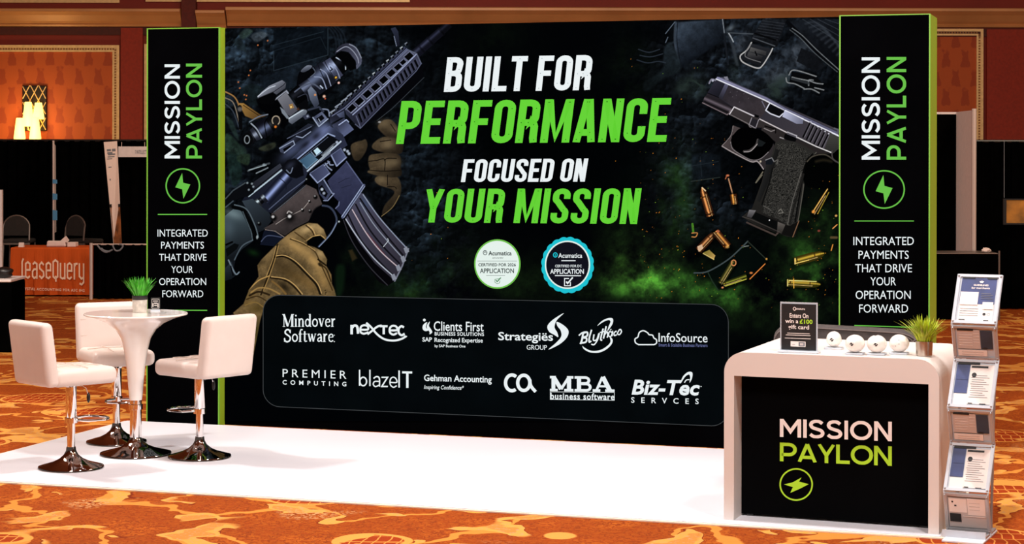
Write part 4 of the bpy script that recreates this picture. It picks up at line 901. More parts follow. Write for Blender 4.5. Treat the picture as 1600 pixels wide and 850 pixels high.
    # grip
    P.poly(F(560, 560, 600, 545, 700, 560, 830, 630, 790, 690, 760, 790, 740, 930, 700, 1120, 690, 1190, 640, 1190, 420, 1110, 345, 1060, 400, 1010, 430, 930, 470, 820, 490, 740, 530, 660), (46, 45, 43), (34, 33, 31), F(560, 600, 560, 1150))
    sl, m = P.mask(F(570, 570, 690, 565, 800, 640, 750, 720, 730, 850, 690, 1100, 640, 1110, 470, 1030, 520, 820, 545, 720), 3)
    g1 = P.fbm(5.5, 2, 41, .5); con = np.abs(np.sin(g1*26)); P.put(sl, m*.9, np.array((24, 24, 23), np.float32)+np.array((72, 70, 66), np.float32)*(con[sl]**2*.9*(.35+.65*fine[sl]))[..., None])
    P.poly(F(500, 690, 545, 650, 560, 600, 585, 620, 560, 700, 500, 860, 455, 960, 435, 950, 480, 800), (40, 40, 40), (24, 24, 24), F(500, 700, 560, 720)); P.poly(F(495, 680, 530, 665, 550, 680, 535, 710, 495, 710), (22, 26, 32)); P.line(F(495, 680, 535, 665, 550, 690), 1.4, (120, 120, 122)); P.line(F(555, 690, 575, 680, 570, 705), 1.8, (90, 88, 84), curve=True)
    P.line(F(830, 630, 785, 690, 755, 790, 735, 930, 700, 1110, 640, 1110), 1.5, (84, 82, 76), curve=True); P.line(F(805, 640, 755, 720, 730, 850, 690, 1090), 2.2, (12, 12, 12), curve=True); P.line(F(475, 760, 430, 830, 470, 780), 2, (100, 96, 84), curve=True)
    P.poly(F(760, 700, 800, 650, 900, 640, 985, 660, 985, 860, 760, 850), (3, 4, 4), soft=3, curve=True); P.line(F(770, 690, 810, 655, 890, 645, 960, 690), 2.0, (70, 66, 58), curve=True); P.line(F(830, 690, 880, 680, 930, 690), 4, (36, 32, 22), curve=True, soft=4); P.line(F(935, 620, 940, 670, 980, 700), 2, (70, 66, 66), curve=True)
    P.poly(G(340, 290, 400, 238, 430, 245, 590, 320, 620, 345, 660, 350, 715, 320, 700, 400, 680, 428, 600, 410, 575, 400, 380, 320), (42, 40, 38), (20, 19, 18), G(400, 250, 600, 420)); P.poly(G(385, 245, 430, 250, 400, 300, 370, 290), (112, 110, 112), (60, 58, 60), G(390, 250, 390, 300)); P.poly(G(430, 262, 575, 325, 570, 385, 400, 300), (12, 13, 13)); P.poly(G(575, 325, 625, 345, 600, 405, 570, 390), (96, 92, 88), (50, 47, 44), G(590, 330, 590, 400)); P.line(G(370, 330, 560, 415, 575, 400), 2.6, (72, 62, 58)); P.line(G(340, 292, 400, 310, 590, 395), 1.2, (90, 84, 80), a=.6)
    P.line(G(640, 340, 670, 200, 730, 0), 1.4, (90, 88, 84), curve=True); P.line(G(655, 340, 690, 200, 745, 10), 3, (34, 33, 31), curve=True); P.line(G(715, 320, 675, 425), 1.3, (120, 92, 70)); P.line(G(580, 255, 595, 240, 610, 265, 582, 270), 1.4, (110, 108, 102)); P.line(G(480, 220, 510, 235, 530, 250), 1.2, (90, 88, 84)); P.line(G(470, 210, 520, 60, 540, -30), 2.2, (18, 18, 18)); P.blob(*G(520, 315)[0], 1.2, 1.2, (220, 220, 220), 1)
    # ---- spilled cartridges
    cu, cd = (226, 158, 96), (60, 32, 16)
    def cart(p, q, w, tip=True, lt=cu, dk=cd):
        P.line([(p[0]+1.5, p[1]+3), (q[0]+1.5, q[1]+3)], w*2.4, (1, 2, 2), soft=5, a=.6)
        s_ = [(0, .06, w*.95, w, dk, lt), (.06, .1, w*.8, w*.8, dk, (90, 60, 30)), (.1, .66, w, w*.98, dk, lt)]
        s_ += [(.66, .7, w*.86, w*.86, dk, (130, 84, 44)), (.7, .88, w*.9, w*.75, dk, lt), (.88, 1, w*.72, w*.25, dk, lt)] if tip else [(.66, 1, w*.98, w, dk, lt)]
        P.tube(p, q, s_, -.2, .33)
        L = math.hypot(q[0]-p[0], q[1]-p[1]); nx, ny = -(q[1]-p[1])/L, (q[0]-p[0])/L
        P.line([(p[0]+nx*w*.45, p[1]+ny*w*.45), (p[0]+(q[0]-p[0])*.75+nx*w*.45, p[1]+(q[1]-p[1])*.75+ny*w*.45)], .9, (250, 214, 150), a=.7)
    cart(G(128, 288)[0], G(72, 98)[0], 6.2); P.line(G(72, 98, 95, 120), 1.4, (240, 200, 160)); P.line(G(105, 260, 120, 280, 135, 265), 1.2, (60, 30, 12), curve=True)
    P.line(G(248, 40, 276, 145), 1.8, (170, 130, 100)); P.blob(*G(242, 18)[0], 3.4, 2.2, (196, 120, 84), .95); P.line(G(228, 40, 235, 22), 1.6, (150, 90, 60)); cart(G(288, 208)[0], G(278, 142)[0], 5.2, False, (222, 160, 80))
    cart(G(812, 270)[0], G(908, 108)[0], 4.2, True, (90, 66, 30), (20, 14, 6)); P.line(G(806, 262, 905, 108), 1.4, (214, 170, 96)); P.line(G(840, 272, 914, 130), 1.2, (150, 130, 50)); P.blob(*G(812, 258)[0], 3.6, 3.2, (220, 150, 70), .9)
    cart(G(48, 515)[0], G(160, 395)[0], 6, True, (196, 140, 90)); cart(G(160, 390)[0], G(245, 490)[0], 6, False, (206, 146, 76)); P.poly(G(40, 490, 70, 475, 80, 500, 50, 525), (200, 170, 140)); P.blob(*G(178, 388)[0], 3.4, 2.6, (200, 120, 90), .8); P.blob(*G(240, 492)[0], 4, 3, (230, 180, 100), .7)
    P.poly(G(80, 530, 120, 512, 160, 550, 150, 575), (120, 110, 50), (180, 150, 90), G(90, 520, 150, 570)); P.line(G(80, 535, 150, 575), 1.2, (220, 190, 120))
    P.poly(G(365, 455, 500, 580, 480, 610, 385, 700, 180, 780, 110, 660, 240, 590), (6, 14, 12), a=.75, soft=4); P.line(G(375, 455, 330, 500, 240, 580, 110, 655, 20, 665), 2.2, (64, 74, 76), curve=True); P.line(G(110, 660, 140, 720, 180, 780), 1.2, (40, 56, 44)); P.line(G(375, 455, 505, 580), 1.2, (50, 58, 50)); P.line(G(350, 490, 380, 485), 1.4, (110, 116, 110))
    cart(G(195, 735)[0], G(282, 590)[0], 5, False, (132, 120, 66), (36, 40, 16)); P.line([(G(282, 598)[0][0]+3.6*math.cos(t), G(282, 598)[0][1]+4.4*math.sin(t)) for t in np.linspace(0, 6.28, 12)], 1.5, (190, 130, 84)); cart(G(215, 742)[0], G(368, 688)[0], 4.4, False, (128, 130, 50), (40, 44, 14)); P.line(G(228, 752, 365, 706), 1.4, (170, 170, 70)); P.line(G(390, 705, 490, 605), 1.6, (190, 120, 60)); P.blob(*G(398, 665)[0], 3.4, 2.2, (210, 130, 70), .9); P.blob(*G(500, 572)[0], 2, 2, (200, 150, 70), .9); P.blob(*G(208, 762)[0], 2.4, 1.8, (220, 150, 100), .9)
    cart(G(688, 590)[0], G(884, 535)[0], 7, True, (190, 160, 62), (60, 52, 14)); cart(G(642, 730)[0], G(858, 742)[0], 6.4, True, (176, 150, 60), (56, 52, 14)); P.line(G(690, 570, 690, 605), 1.6, (240, 200, 120)); P.line(G(700, 600, 780, 580), 1.2, (226, 190, 100)); P.line(G(640, 710, 640, 750), 1.5, (240, 200, 120)); P.line(G(650, 715, 830, 722), 1.3, (236, 214, 130)); P.line(G(680, 705, 682, 765), 1.2, (220, 170, 70))
    P.line(G(8, 340, 14, 395), 3.4, (70, 120, 40)); P.line(G(5, 400, 40, 400, 30, 425, 5, 425), 1.6, (170, 120, 70), curve=True); P.blob(*G(848, 385)[0], 3, 2.2, (150, 70, 60), .8); P.line(G(930, 430, 965, 430), 4, (90, 74, 48), soft=2); P.line(G(940, 370, 968, 345), 1.6, (200, 140, 80)); P.line(G(930, 515, 940, 478), 1.6, (190, 130, 60)); P.blob(*G(962, 285)[0], 2.6, 2.2, (220, 170, 100), .9)
    # sparks
    rng = np.random.RandomState(5)
    for k in range(240):
        x, y = (rng.uniform(1000, 1312), rng.uniform(215, 484)) if k < 150 else (rng.uniform(1005, 1110), rng.uniform(330, 484)) if k < 190 else (rng.uniform(1230, 1312), rng.uniform(330, 484)) if k < 215 else (rng.uniform(640, 720), rng.uniform(280, 470)) if k < 222 else (rng.uniform(960, 1110), rng.uniform(90, 300))
        if 1165 < x < 1262 and y < 385: continue
        b = rng.uniform(.3, 1); r = rng.uniform(.45, .85)
        P.blob(x, y, r, r, (235, 150, 50) if rng.rand() < .8 else (150, 190, 60), b*.85)
    lf = ((P.X < 700) & (P.img[..., 2] > P.img[..., 0]))[..., None]
    P.img = np.where(lf, P.img*np.array((.93, .99, 1.0), np.float32), P.img)
    bl = P.img.copy()
    for _ in range(2):
        bl = (bl+np.roll(bl, 1, 0)+np.roll(bl, -1, 0)+np.roll(bl, 1, 1)+np.roll(bl, -1, 1))/5
    P.img = np.clip(P.img+.7*(P.img-bl), 0, 255).astype(np.float32)
    return P

# ================================================================ setting
H, WID, TW, WALLY = 3.05, 5.96, .62, .092
fl = MB()
q = [cw(-26, -4, 0), cw(26, -4, 0), cw(26, 46, 0), cw(-26, 46, 0)]
fl.hexa([(p.x, p.y, -.06) for p in q], [(p.x, p.y, 0) for p in q])
structure('floor', fl, M['carpet'])
q = [cw(-26, -4, 8.2), cw(26, -4, 8.2), cw(26, 46, 8.2), cw(-26, 46, 8.2)]
ce = MB(); ce.hexa([(p.x, p.y, 8.2) for p in q], [(p.x, p.y, 8.3) for p in q])
structure('ceiling', ce, mat('warm plaster ceiling', (206, 150, 110), .9))
# back wall of the ballroom, square to the lens axis
DB = 40.0
def bx(px): return (at_d(px, 238, DB)-CAM).dot(_r)
def bz(py): return zat(py, DB)
def T_back(off=0.0):
    return lambda x, y, z: tuple(cw(x, DB-y, z))       # local x right, y towards the camera, z up
wl = MB(); wl.box(-26, -.3, 0, 26, 0, 8.2, T_back()); structure('wall_back', wl, M['red_wall'])
wp = MB()
BR = Matrix.Rotation(YAW, 4, 'Z')
def panel(px0, px1, py0, py1, label):
    """Damask field with a gilded frame of fillets and a beaded inner band."""
    x0, x1, z1, z0 = bx(px0), bx(px1), bz(py0), bz(py1)
    o = thing('wall_panel', label, 'wall panel', cw((x0+x1)/2, DB, z0), YAW, 'damask panels of the ballroom wall')
    w = x1-x0; h = z1-z0; a, b = -w/2, w/2
    MB().box(a+.1, -.02, .1, b-.1, 0, h-.1).build('damask_field', M['damask'], o)
    fr = MB()
    for i0, i1, t in ((0, .055, .07), (.055, .10, .045), (.10, .135, .07)):
        fr.box(a+i0, -t, h-i1, b-i0, 0, h-i0); fr.box(a+i0, -t, i0, b-i0, 0, i1)
        fr.box(a+i0, -t, i1, a+i1, 0, h-i1); fr.box(b-i1, -t, i1, b-i0, 0, h-i1)
    fr.build('frame', M['gold'], o)
    bd = MB()
    for z in np.arange(.12, h-.1, .055):
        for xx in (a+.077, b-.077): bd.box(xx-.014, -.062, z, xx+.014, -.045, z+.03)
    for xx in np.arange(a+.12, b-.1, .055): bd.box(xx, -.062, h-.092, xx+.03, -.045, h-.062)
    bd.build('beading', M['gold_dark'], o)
    return o
panel(-150, 187, 72, 330, 'damask wall panel in gilded frame behind the wall sconce at far left')
panel(226, 560, 70, 330, 'damask wall panel in gilded frame mostly hidden by the left tower')
panel(1180, 1535, 44, 330, 'damask wall panel in gilded frame showing beside the right tower')
panel(-180, 187, -140, 6, 'upper gilded wall panel at top left edge above the cornice')
panel(228, 640, -140, 4, 'upper gilded wall panel above the cornice over the left tower')
def cornice(px0, px1, py0, py1, n):
    x0, x1, z1, z0 = bx(px0), bx(px1), bz(py0), bz(py1)
    m = MB(); h = z1-z0
    prof = [(0, 0), (.10, 0), (.12, h*.10), (.10, h*.16), (.16, h*.30), (.26, h*.62), (.34, h*.80), (.36, h*.82), (.36, h*.96), (.33, h), (0, h)]
    T = T_back()
    k = len(prof)
    vs = [T(x0, p[0], z0+p[1]) for p in prof]+[T(x1, p[0], z0+p[1]) for p in prof]
    m.add(vs, [tuple(range(k)), tuple(range(2*k-1, k-1, -1))]+[(i, k+i, k+(i+1) % k, (i+1) % k) for i in range(k)])
    structure('trim_%d' % n, m, M['cornice'])
cornice(-900, 285, 16, 43, 1); cornice(309, 354, 18, 46, 2); cornice(356, 2500, 13, 42, 3)
pm = MB(); pm.box(bx(286), 0, 0, bx(308), .22, bz(-120), T_back()); structure('trim_4', pm, mat('dark red pilaster', (96, 26, 8), .7, var=.2))
for i, (p0, p1) in enumerate(((190, 224), (1540, 1640))):
    pm = MB(); pm.box(bx(p0), 0, 0, bx(p1), .10, bz(45), T_back()); structure('trim_%d' % (5+i), pm, mat('red pilaster', (150, 40, 10), .7, var=.15))
pm = MB(); pm.box(-26, 0, bz(56), 26, .06, bz(44), T_back()); structure('trim_7', pm, mat('frieze with painted cornice shadow', (74, 24, 10), .7, var=.2))  # band under the cornice; its dark colour stands in for the cornice's shadow

# sconce on the left panel
so = thing('wall_sconce', 'bronze wall sconce with four glowing white shades on the damask', 'wall lamp', cw(bx(54), DB-.02, bz(226)), YAW)
mpx = DB/FPX
MB().rbox(-18*mpx, -.06, 20*mpx, 20*mpx, 0, 91*mpx, .02).build('back_plate', M['bronze'], so)
lt = MB()
for k in range(-3, 5):
    for s in (1, -1):
        a = (k*13-18, 40) if s > 0 else (k*13+20, 40)
        p, q2 = (a[0], 20), (a[0]+s*38, 91)
        # clip to the plate
        def cl(p, q2):
            t0, t1 = 0.0, 1.0; dx = q2[0]-p[0]
            for lim, sg in ((-17, -1), (19, 1)):
                if dx == 0: continue
                t = (lim-p[0])/dx
                if (dx > 0) == (sg > 0): t1 = min(t1, t)
                else: t0 = max(t0, t)
            return None if t1-t0 < .05 else ((p[0]+dx*t0, p[1]+(q2[1]-p[1])*t0), (p[0]+dx*t1, p[1]+(q2[1]-p[1])*t1))
        c = cl(p, q2)
        if c: lt.tube([(c[0][0]*mpx, -.065, c[0][1]*mpx), (c[1][0]*mpx, -.065, c[1][1]*mpx)], .010, 5)
lt.build('gilt_lattice', M['gold'], so)
for x, zb, zt, y in ((-6, 27, 65, -.20), (9, 38, 64, -.14), (-18, 6, 40, -.26), (7, 6, 40, -.30)):
    s_ = MB(); h = (zt-zb)*mpx; r = 8.6*mpx
    s_.lathe([(r*1.02, 0), (r*1.05, h*.1), (r*.62, h*.98), (r*.55, h), (r*.5, h), (r*.95, .01)], 18, x*mpx, y, zb*mpx, False)
    sh = s_.build('shade', M['shade'], so, smooth=True)
    MB().tube([(x*mpx, y, zb*mpx), (x*mpx, y, (zb-5)*mpx), (x*mpx*.5, y*.5, (zb-8)*mpx), (0, -.05, max(zb-8, 14)*mpx)], .012, 6).build('arm', M['gold'], so)
pl = bpy.data.lights.new('sconce_glow', 'POINT'); pl.energy = 55; pl.color = (1, .72, .32); pl.shadow_soft_size = .25
po = bpy.data.objects.new('sconce_glow', pl); COL.objects.link(po); po.location = cw(bx(50), DB-1.0, bz(196))

# ================================================================ booth
FX1 = on_z(1468, 839, .012).x+.004
bf = thing('booth_flooring', 'glossy white vinyl booth flooring laid on the patterned carpet', 'booth floor', (0, 0, 0))
b_ = MB(); b_.hexa([(-.16, -2.80, .001), (FX1, -2.80, .001), (FX1, -.012, .001), (-.16, -.012, .001)], [(-.16, -2.80, .012), (FX1, -2.80, .012), (FX1, -.012, .012), (-.16, -.012, .012)])
b_.build('vinyl_sheet', M['white_floor'], bf)
MB().box(-.185, -2.825, .001, FX1+.025, -2.80, .008).box(-.185, -2.80, .001, -.16, -.012, .008).box(FX1, -2.80, .001, FX1+.025, -.012, .008).build('edge_strip', mat('ivory edge strip', (236, 214, 190), .5), bf)
ZF = .012

# ---- lightbox wall
bw = thing('backdrop_wall', 'wide backlit exhibition wall printed with rifle, pistol and sponsor logos', 'backdrop wall', (TW, WALLY, 0))
MB().box(TW+.001, WALLY+.002, 0, WID-TW-.001, WALLY+.16, H-.004).build('frame_body', M['black_print'], bw, world=True)
def PW(x, y, off=.003):                                     # pixel of the photograph -> place on the front of the wall
    p = on_y(x, y, WALLY); return Vector((p.x, WALLY-off, p.z))
MU = paint_mural()
def bake_mural():
    img = np.clip(MU.img/255.0, 0, 1)
    img = np.clip(1.05*img**1.13, 0, 1)
    cl = np.where(img <= .04045, img/12.92, ((img+.055)/1.055)**2.4).astype(np.float32)
    h, w = img.shape[:2]
    rows = [j for j in range(h) if MU.Y[j, 0] < 488 or j % 4 == 0]
    cl = cl[rows]; n = len(rows)
    XX = MU.X[rows].astype(np.float64); YY = MU.Y[rows].astype(np.float64)
    d = np.array(FWD)*FPX+XX[..., None]*0
    d = np.array(FWD)*FPX+(XX-800)[..., None]*np.array(RGT)-(YY-PPY)[..., None]*np.array(UPV)
    t = (WALLY-.003-CAM.y)/d[..., 1]
    V = np.array(CAM)+d*t[..., None]
    V[..., 0] = np.clip(V[..., 0], TW+.001, WID-TW-.001); V[..., 2] = np.clip(V[..., 2], 0, H-.004)
    V = V-np.array((TW, 0, 0)); V[..., 1] = -.003
    idx = np.arange(n*w).reshape(n, w)
    F = np.stack([idx[1:, :-1], idx[1:, 1:], idx[:-1, 1:], idx[:-1, :-1]], -1).reshape(-1, 4)
    me = bpy.data.meshes.new('printed_mural')
    me.vertices.add(n*w); me.vertices.foreach_set('co', V.reshape(-1).astype(np.float32))
    me.loops.add(F.size); me.loops.foreach_set('vertex_index', F.reshape(-1).astype(np.int32))
    me.polygons.add(len(F)); me.polygons.foreach_set('loop_start', np.arange(0, F.size, 4, dtype=np.int32))
    try: me.polygons.foreach_set('loop_total', np.full(len(F), 4, dtype=np.int32))
    except Exception: pass
    me.update(calc_edges=True); me.validate()
    at = me.color_attributes.new('print', 'FLOAT_COLOR', 'POINT')
    c4 = np.ones((n*w, 4), np.float32); c4[:, :3] = cl.reshape(-1, 3)
    at.data.foreach_set('color', c4.reshape(-1))
    me.materials.append(M['mural'])
    o = bpy.data.objects.new('printed_mural', me); COL.objects.link(o); o.parent = bw
    o['label'] = 'dark printed picture of a gloved rifle, a pistol, cartridges and green smoke'
    return o
bake_mural()
def on_wall(F, name, m, parent=bw, off=.006, label=None):
    o = F.on(lambda x, y: PW(x, y, off)).build(name, m, parent, world=True)
    if label: o['label'] = label
    return o
# headline
for text, q, c, dot in (('BUILT FOR', ((699.5, 89.5), (928, 85.8), (922, 140.8), (693.8, 143.8)), 'white', 1), ('PERFORMANCE', ((628, 158), (1049.5, 153), (1041, 221.5), (619, 225)), 'green', 1),
                       ('FOCUSED ON', ((725.5, 249), (919.8, 247.6), (914, 283.8), (720.5, 284.6)), 'white', 0), ('YOUR MISSION', ((667, 295), (1003, 294.2), (995.5, 350), (660, 347.4)), 'green', 1)):
    F, dots = word(text, bebas, .152, .065, .21)
    b0 = F.bbox(); F.fit(q)
    hl = on_wall(F, 'headline_lettering', M['white_lit' if c == 'white' else 'green_lit'], label=('white' if c == 'white' else 'green')+' slanted capitals of one headline row')
    D = Flat()
    for x, y in dots:
        y = min(max(y, .07), .93)
        D.ellipse(x, y, .012, .012, 6)
    D.v = [(x, y) for x, y in D.v]; D.fit(q, b0)
    on_wall(D, 'rivet_dots', M['green_dot' if c == 'green' else 'white_dot'], hl, .007)
# badges
def badge(kind):
    k = 6.957; X = lambda x: 720+x/k; Y = lambda y: 360+y/k
    if kind == 0:
        F = Flat(); F.ellipse(X(400), Y(365), 252/k, 269/k, 56); r = on_wall(F, 'certification_badge', M['badge_ring'], off=.005, label='white round badge with a lime rim')
        F = Flat(); F.ellipse(X(400), Y(365), 236/k, 252/k, 56); on_wall(F, 'badge_face', M['badge_white'], r, .007)
        F = Flat(); F.join(txt('Acumatica', .02).fit(quad(X(304), Y(222), X(556), Y(272)))); F.join(txt('APPLICATION', .016).fit(quad(X(212), Y(412), X(582), Y(464))))
        F.join(txt('CERTIFIED FOR 2026', .02).fit(quad(X(195), Y(356), X(602), Y(390)))); F.join(txt('ADVISORY').fit(quad(X(345), Y(292), X(468), Y(308))))
        for y, a, b in ((333, 185, 615), (489, 280, 485)): F.stroke([(X(a), Y(y)), (X(b), Y(y))], .5)
        on_wall(F, 'badge_text', M['badge_ink'], r, .009)
        F = Flat(); F.ring(X(268), Y(241), 3.0, 3.4, .9, 20); F.stroke([(X(255), Y(245)), (X(268), Y(228)), (X(280), Y(245))], .8)
        on_wall(F, 'badge_mark', M['badge_ink'], r, .009)
        F = Flat(); F.stroke([(X(x), Y(y)) for x, y in ((440, 512), (425, 525), (375, 530), (372, 560), (400, 580), (425, 570), (430, 545))], .7); F.stroke([(X(385), Y(540)), (X(400), Y(556)), (X(440), Y(512))], 1.4)
        on_wall(F, 'tick_mark', M['badge_green'], r, .009)
    else:
        cx, cy, rx, ry = X(1163), Y(377), 288/k, 309/k
        F = Flat(); n = 20; pts = []
        for i in range(n*8):
            a = 2*PI*i/(n*8); s = .955+.045*abs(math.sin(a*n/2+.3))**.8*1.0
            pts.append((cx+rx*s*math.cos(a), cy+ry*s*math.sin(a)))
        F.poly(pts); r = on_wall(F, 'certification_badge', M['teal_lit'], off=.005, label='dark round badge with a scalloped teal rim')
        F = Flat(); F.ellipse(cx, Y(373), 246/k, 262/k, 56); on_wall(F, 'badge_rim', M['badge_white'], r, .007)
        F = Flat(); F.ellipse(cx, Y(373), 231/k, 247/k, 56); on_wall(F, 'badge_face', M['navy_lit'], r, .009)
        F = Flat(); F.join(txt('Acumatica', .014).fit(quad(X(1065), Y(246), X(1324), Y(298)))); F.join(txt('APPLICATION', .018).fit(quad(X(976), Y(418), X(1342), Y(472)))); F.join(txt('CERTIFIED FOR DC', .012).fit(quad(X(1030), Y(372), X(1318), Y(400))))
        F.stroke([(X(1098), Y(328)), (X(1252), Y(328))], 1.6); F.stroke([(X(1028), Y(490)), (X(1312), Y(492))], 1.6)
        F.stroke([(X(x), Y(y)) for x, y in ((1180, 522), (1132, 522), (1132, 600), (1196, 600), (1196, 560))], 1.3); F.stroke([(X(1150), Y(555)), (X(1165), Y(575)), (X(1222), Y(510))], 2.2)
        on_wall(F, 'badge_text', M['white_lit'], r, .011)
        F = Flat(); F.ring(X(1032), Y(266), 3.0, 3.4, 1.4, 20); F.stroke([(X(1032), Y(255)), (X(1032), Y(282))], 1); on_wall(F, 'badge_mark', M['teal_lit'], r, .011)
badge(0); badge(1)
# logo field
def field(inset=0.0):
    cs = [((411, 460), 'TL'), ((1139, 475.5), 'TR'), ((1139, 667), 'BR'), ((411, 635), 'BL')]
    TL, TR, BR_, BL = [c[0] for c in cs]
    w, h = 728, 180
    u = rrect(inset, inset, w-inset, h-inset, 27-inset, 8)
    o = []
    for x, y in u:
        a, b = x/w, y/h
        o.append(tuple((BL[k]*(1-a)+BR_[k]*a)*(1-b)+(TL[k]*(1-a)+TR[k]*a)*b for k in (0, 1)))
    return o
F = Flat(); F.poly(field()); lf = on_wall(F, 'logo_field', M['panel_print'], off=.005, label='black rounded print field behind the sponsor logos')
F = Flat(); F.stroke(field(.6), .9, True); on_wall(F, 'outline', M['panel_line'], lf, .006)

def Z1(x, y): return (400+x/4.2105, 460+y/4.2105)
def Z2(x, y): return (770+x/4.2105, 460+y/4.2105)
def q1(Z, x0, y0, x1, y1, sl=0, sh=0):
    a, b = Z(x0, y0), Z(x1, y1); return quad(a[0], a[1], b[0], b[1], sl, sh/4.2105)
# serif wordmark strokes
def serif(ch):
    el = lambda cx, cy, rx, ry, a0=0, a1=360, n=16: arc(cx, cy, rx, ry, a0, a1, n)
    def stem(x, z0, z1, w=.13): return ([(x, z0), (x, z1)], w)
    def sf(x, z, l=.11): return ([(x-l, z), (x+l, z)], .045)
    if ch == 'M': return [([(.14, .02), (.14, .98)], .06), ([(.12, .98), (.46, .05)], .17), ([(.46, .02), (.80, .98)], .06), stem(.84, 0, .98, .17), sf(.14, .02), sf(.84, .02, .15), ([(0, .97), (.22, .97)], .045), ([(.76, .97), (.99, .97)], .045)], 1.0
    if ch == 'i': return [stem(.13, 0, .64), sf(.13, .02), ([(.02, .62), (.13, .62)], .045), ([(.07, .88), (.19, .88)], .12)], .27
    if ch == 'n': return [stem(.13, 0, .64), sf(.13, .02), ([(.02, .62), (.13, .62)], .045), (smoothpath([(.15, .48), (.26, .61), (.40, .58), (.44, .42)]), .10), stem(.44, 0, .44), sf(.44, .02)], .58
    if ch == 'd': return [(el(.24, .32, .17, .28), .095), stem(.44, .04, 1.0), ([(.33, .98), (.44, .98)], .045), ([(.44, .02), (.55, .02)], .045)], .58
    if ch == 'o': return [(el(.27, .32, .20, .28), .10)], .54
    if ch == 'v': return [([(.10, .63), (.27, .03)], .13), ([(.27, .02), (.43, .63)], .06), sf(.10, .63, .10), sf(.43, .63, .08)], .52
    if ch == 'e': return [([(.12, .37), (.42, .37)], .05), (smoothpath([(.42, .37), (.40, .54), (.27, .61), (.12, .50), (.09, .30), (.14, .10), (.28, .03), (.44, .12)]), .09)], .50
    if ch == 'r': return [stem(.13, 0, .64), sf(.13, .02), ([(.02, .62), (.13, .62)], .045), (smoothpath([(.15, .44), (.24, .58), (.36, .60)]), .11)], .40
    if ch == 'S': return [(smoothpath([(.52, .74), (.44, .92), (.28, .97), (.12, .86), (.12, .68), (.30, .54), (.48, .40), (.52, .22), (.42, .06), (.24, .01), (.08, .10), (.05, .28)]), .12), ([(.53, .68), (.55, .98)], .04), ([(.03, 0), (.05, .32)], .04)], .62
    if ch == 'f': return [stem(.15, 0, .82), sf(.15, .02), (smoothpath([(.15, .80), (.20, .95), (.36, .96)]), .09), ([(.02, .62), (.32, .62)], .05)], .36
    if ch == 't': return [stem(.15, .10, .84, .12), (smoothpath([(.15, .12), (.20, .03), (.34, .07)]), .08), ([(.02, .62), (.32, .62)], .05)], .36
    if ch == 'w': return [([(.10, .63), (.24, .03)], .12), ([(.24, .02), (.38, .60)], .055), ([(.36, .63), (.50, .03)], .12), ([(.50, .02), (.66, .63)], .055), sf(.10, .63, .09), sf(.66, .63, .07)], .74
    if ch == 'a': return [(smoothpath([(.10, .50), (.20, .61), (.34, .56), (.38, .40)]), .09), stem(.38, .04, .42, .12), (smoothpath([(.37, .36), (.18, .30), (.10, .16), (.18, .04), (.36, .12)]), .09), ([(.38, .03), (.48, .03)], .05)], .50
    return [], .2
def serif_word(t, gap=.015):
    F, x = Flat(), 0
    for ch in t:
        st, adv = serif(ch)
        for pts, w in st: F.stroke([(a+x, b) for a, b in pts], w)
        x += adv+gap
    return F
def logo(F, label, m='white_lit'): return on_wall(F, 'company_logo', M[m], off=.008, label=label)
F = serif_word('Mindover'); b = F.bbox(); F.fit(q1(Z1, 176, 128, 523, 214)); F.join(serif_word('Software').fit(q1(Z1, 186, 226, 512, 316))); F.ellipse(*Z1(518, 268), .7, .7, 8); F.ellipse(*Z1(518, 310), .9, .9, 8)
logo(F, 'white serif two-line wordmark')
F = Flat()
for pts, w in (([(632, 262), (632, 200)], 17), (smoothpath([(632, 225), (648, 205), (668, 212), (674, 258)]), 16), (smoothpath([(692, 232), (738, 230), (736, 208), (712, 202), (692, 215), (690, 245), (712, 258), (742, 248)]), 13),
               (smoothpath([(728, 186), (760, 215), (800, 262), (850, 295), (910, 303), (960, 292), (990, 274)]), 13), (smoothpath([(736, 262), (765, 240), (800, 212), (830, 204)]), 13), ([(818, 209), (868, 209)], 13), ([(843, 209), (843, 262)], 15),
               (smoothpath([(884, 236), (930, 234), (926, 212), (902, 206), (884, 220), (884, 250), (906, 264), (930, 254)]), 13), (smoothpath([(976, 216), (958, 209), (942, 224), (942, 252), (960, 268), (980, 258)]), 14)):
    F.stroke([Z1(*p) for p in pts], w/4.21)
F.poly([Z1(*p) for p in ((978, 268), (998, 274), (990, 284), (975, 283))])
logo(F, 'rounded white wordmark with a swoosh through its crossed letter')
F = txt('Clients First', .008).fit(q1(Z1, 1172, 176, 1500, 240, .012)); F.join(txt('BUSINESS SOLUTIONS', .02, 1.12).fit(q1(Z1, 1178, 246, 1502, 270, .012))); F.join(txt('SAP', .02).fit(q1(Z1, 1097, 281, 1160, 310, .012))); F.join(txt('Recognized Expertise', .014).fit(q1(Z1, 1177, 284, 1494, 322, .012))); F.join(txt('by SAP Business One', .014).fit(q1(Z1, 1178, 329, 1380, 352, .012)))
F.ellipse(*Z1(1110, 168), 2.2, 2.2, 12); F.poly([Z1(*p) for p in ((1128, 182), (1104, 198), (1098, 222), (1112, 240), (1136, 236), (1120, 214))], True); F.poly([Z1(*p) for p in ((1146, 178), (1128, 200), (1128, 224), (1144, 246), (1144, 262), (1162, 248), (1152, 226), (1140, 206))], True)
logo(F, 'white figure emblem and wordmark with two smaller lines')
F = txt('Strategiës', .016).fit(q1(Z2, 38, 246, 398, 318, .012)); F.join(txt('GROUP', .004).fit(q1(Z2, 225, 331, 358, 363, .012)))
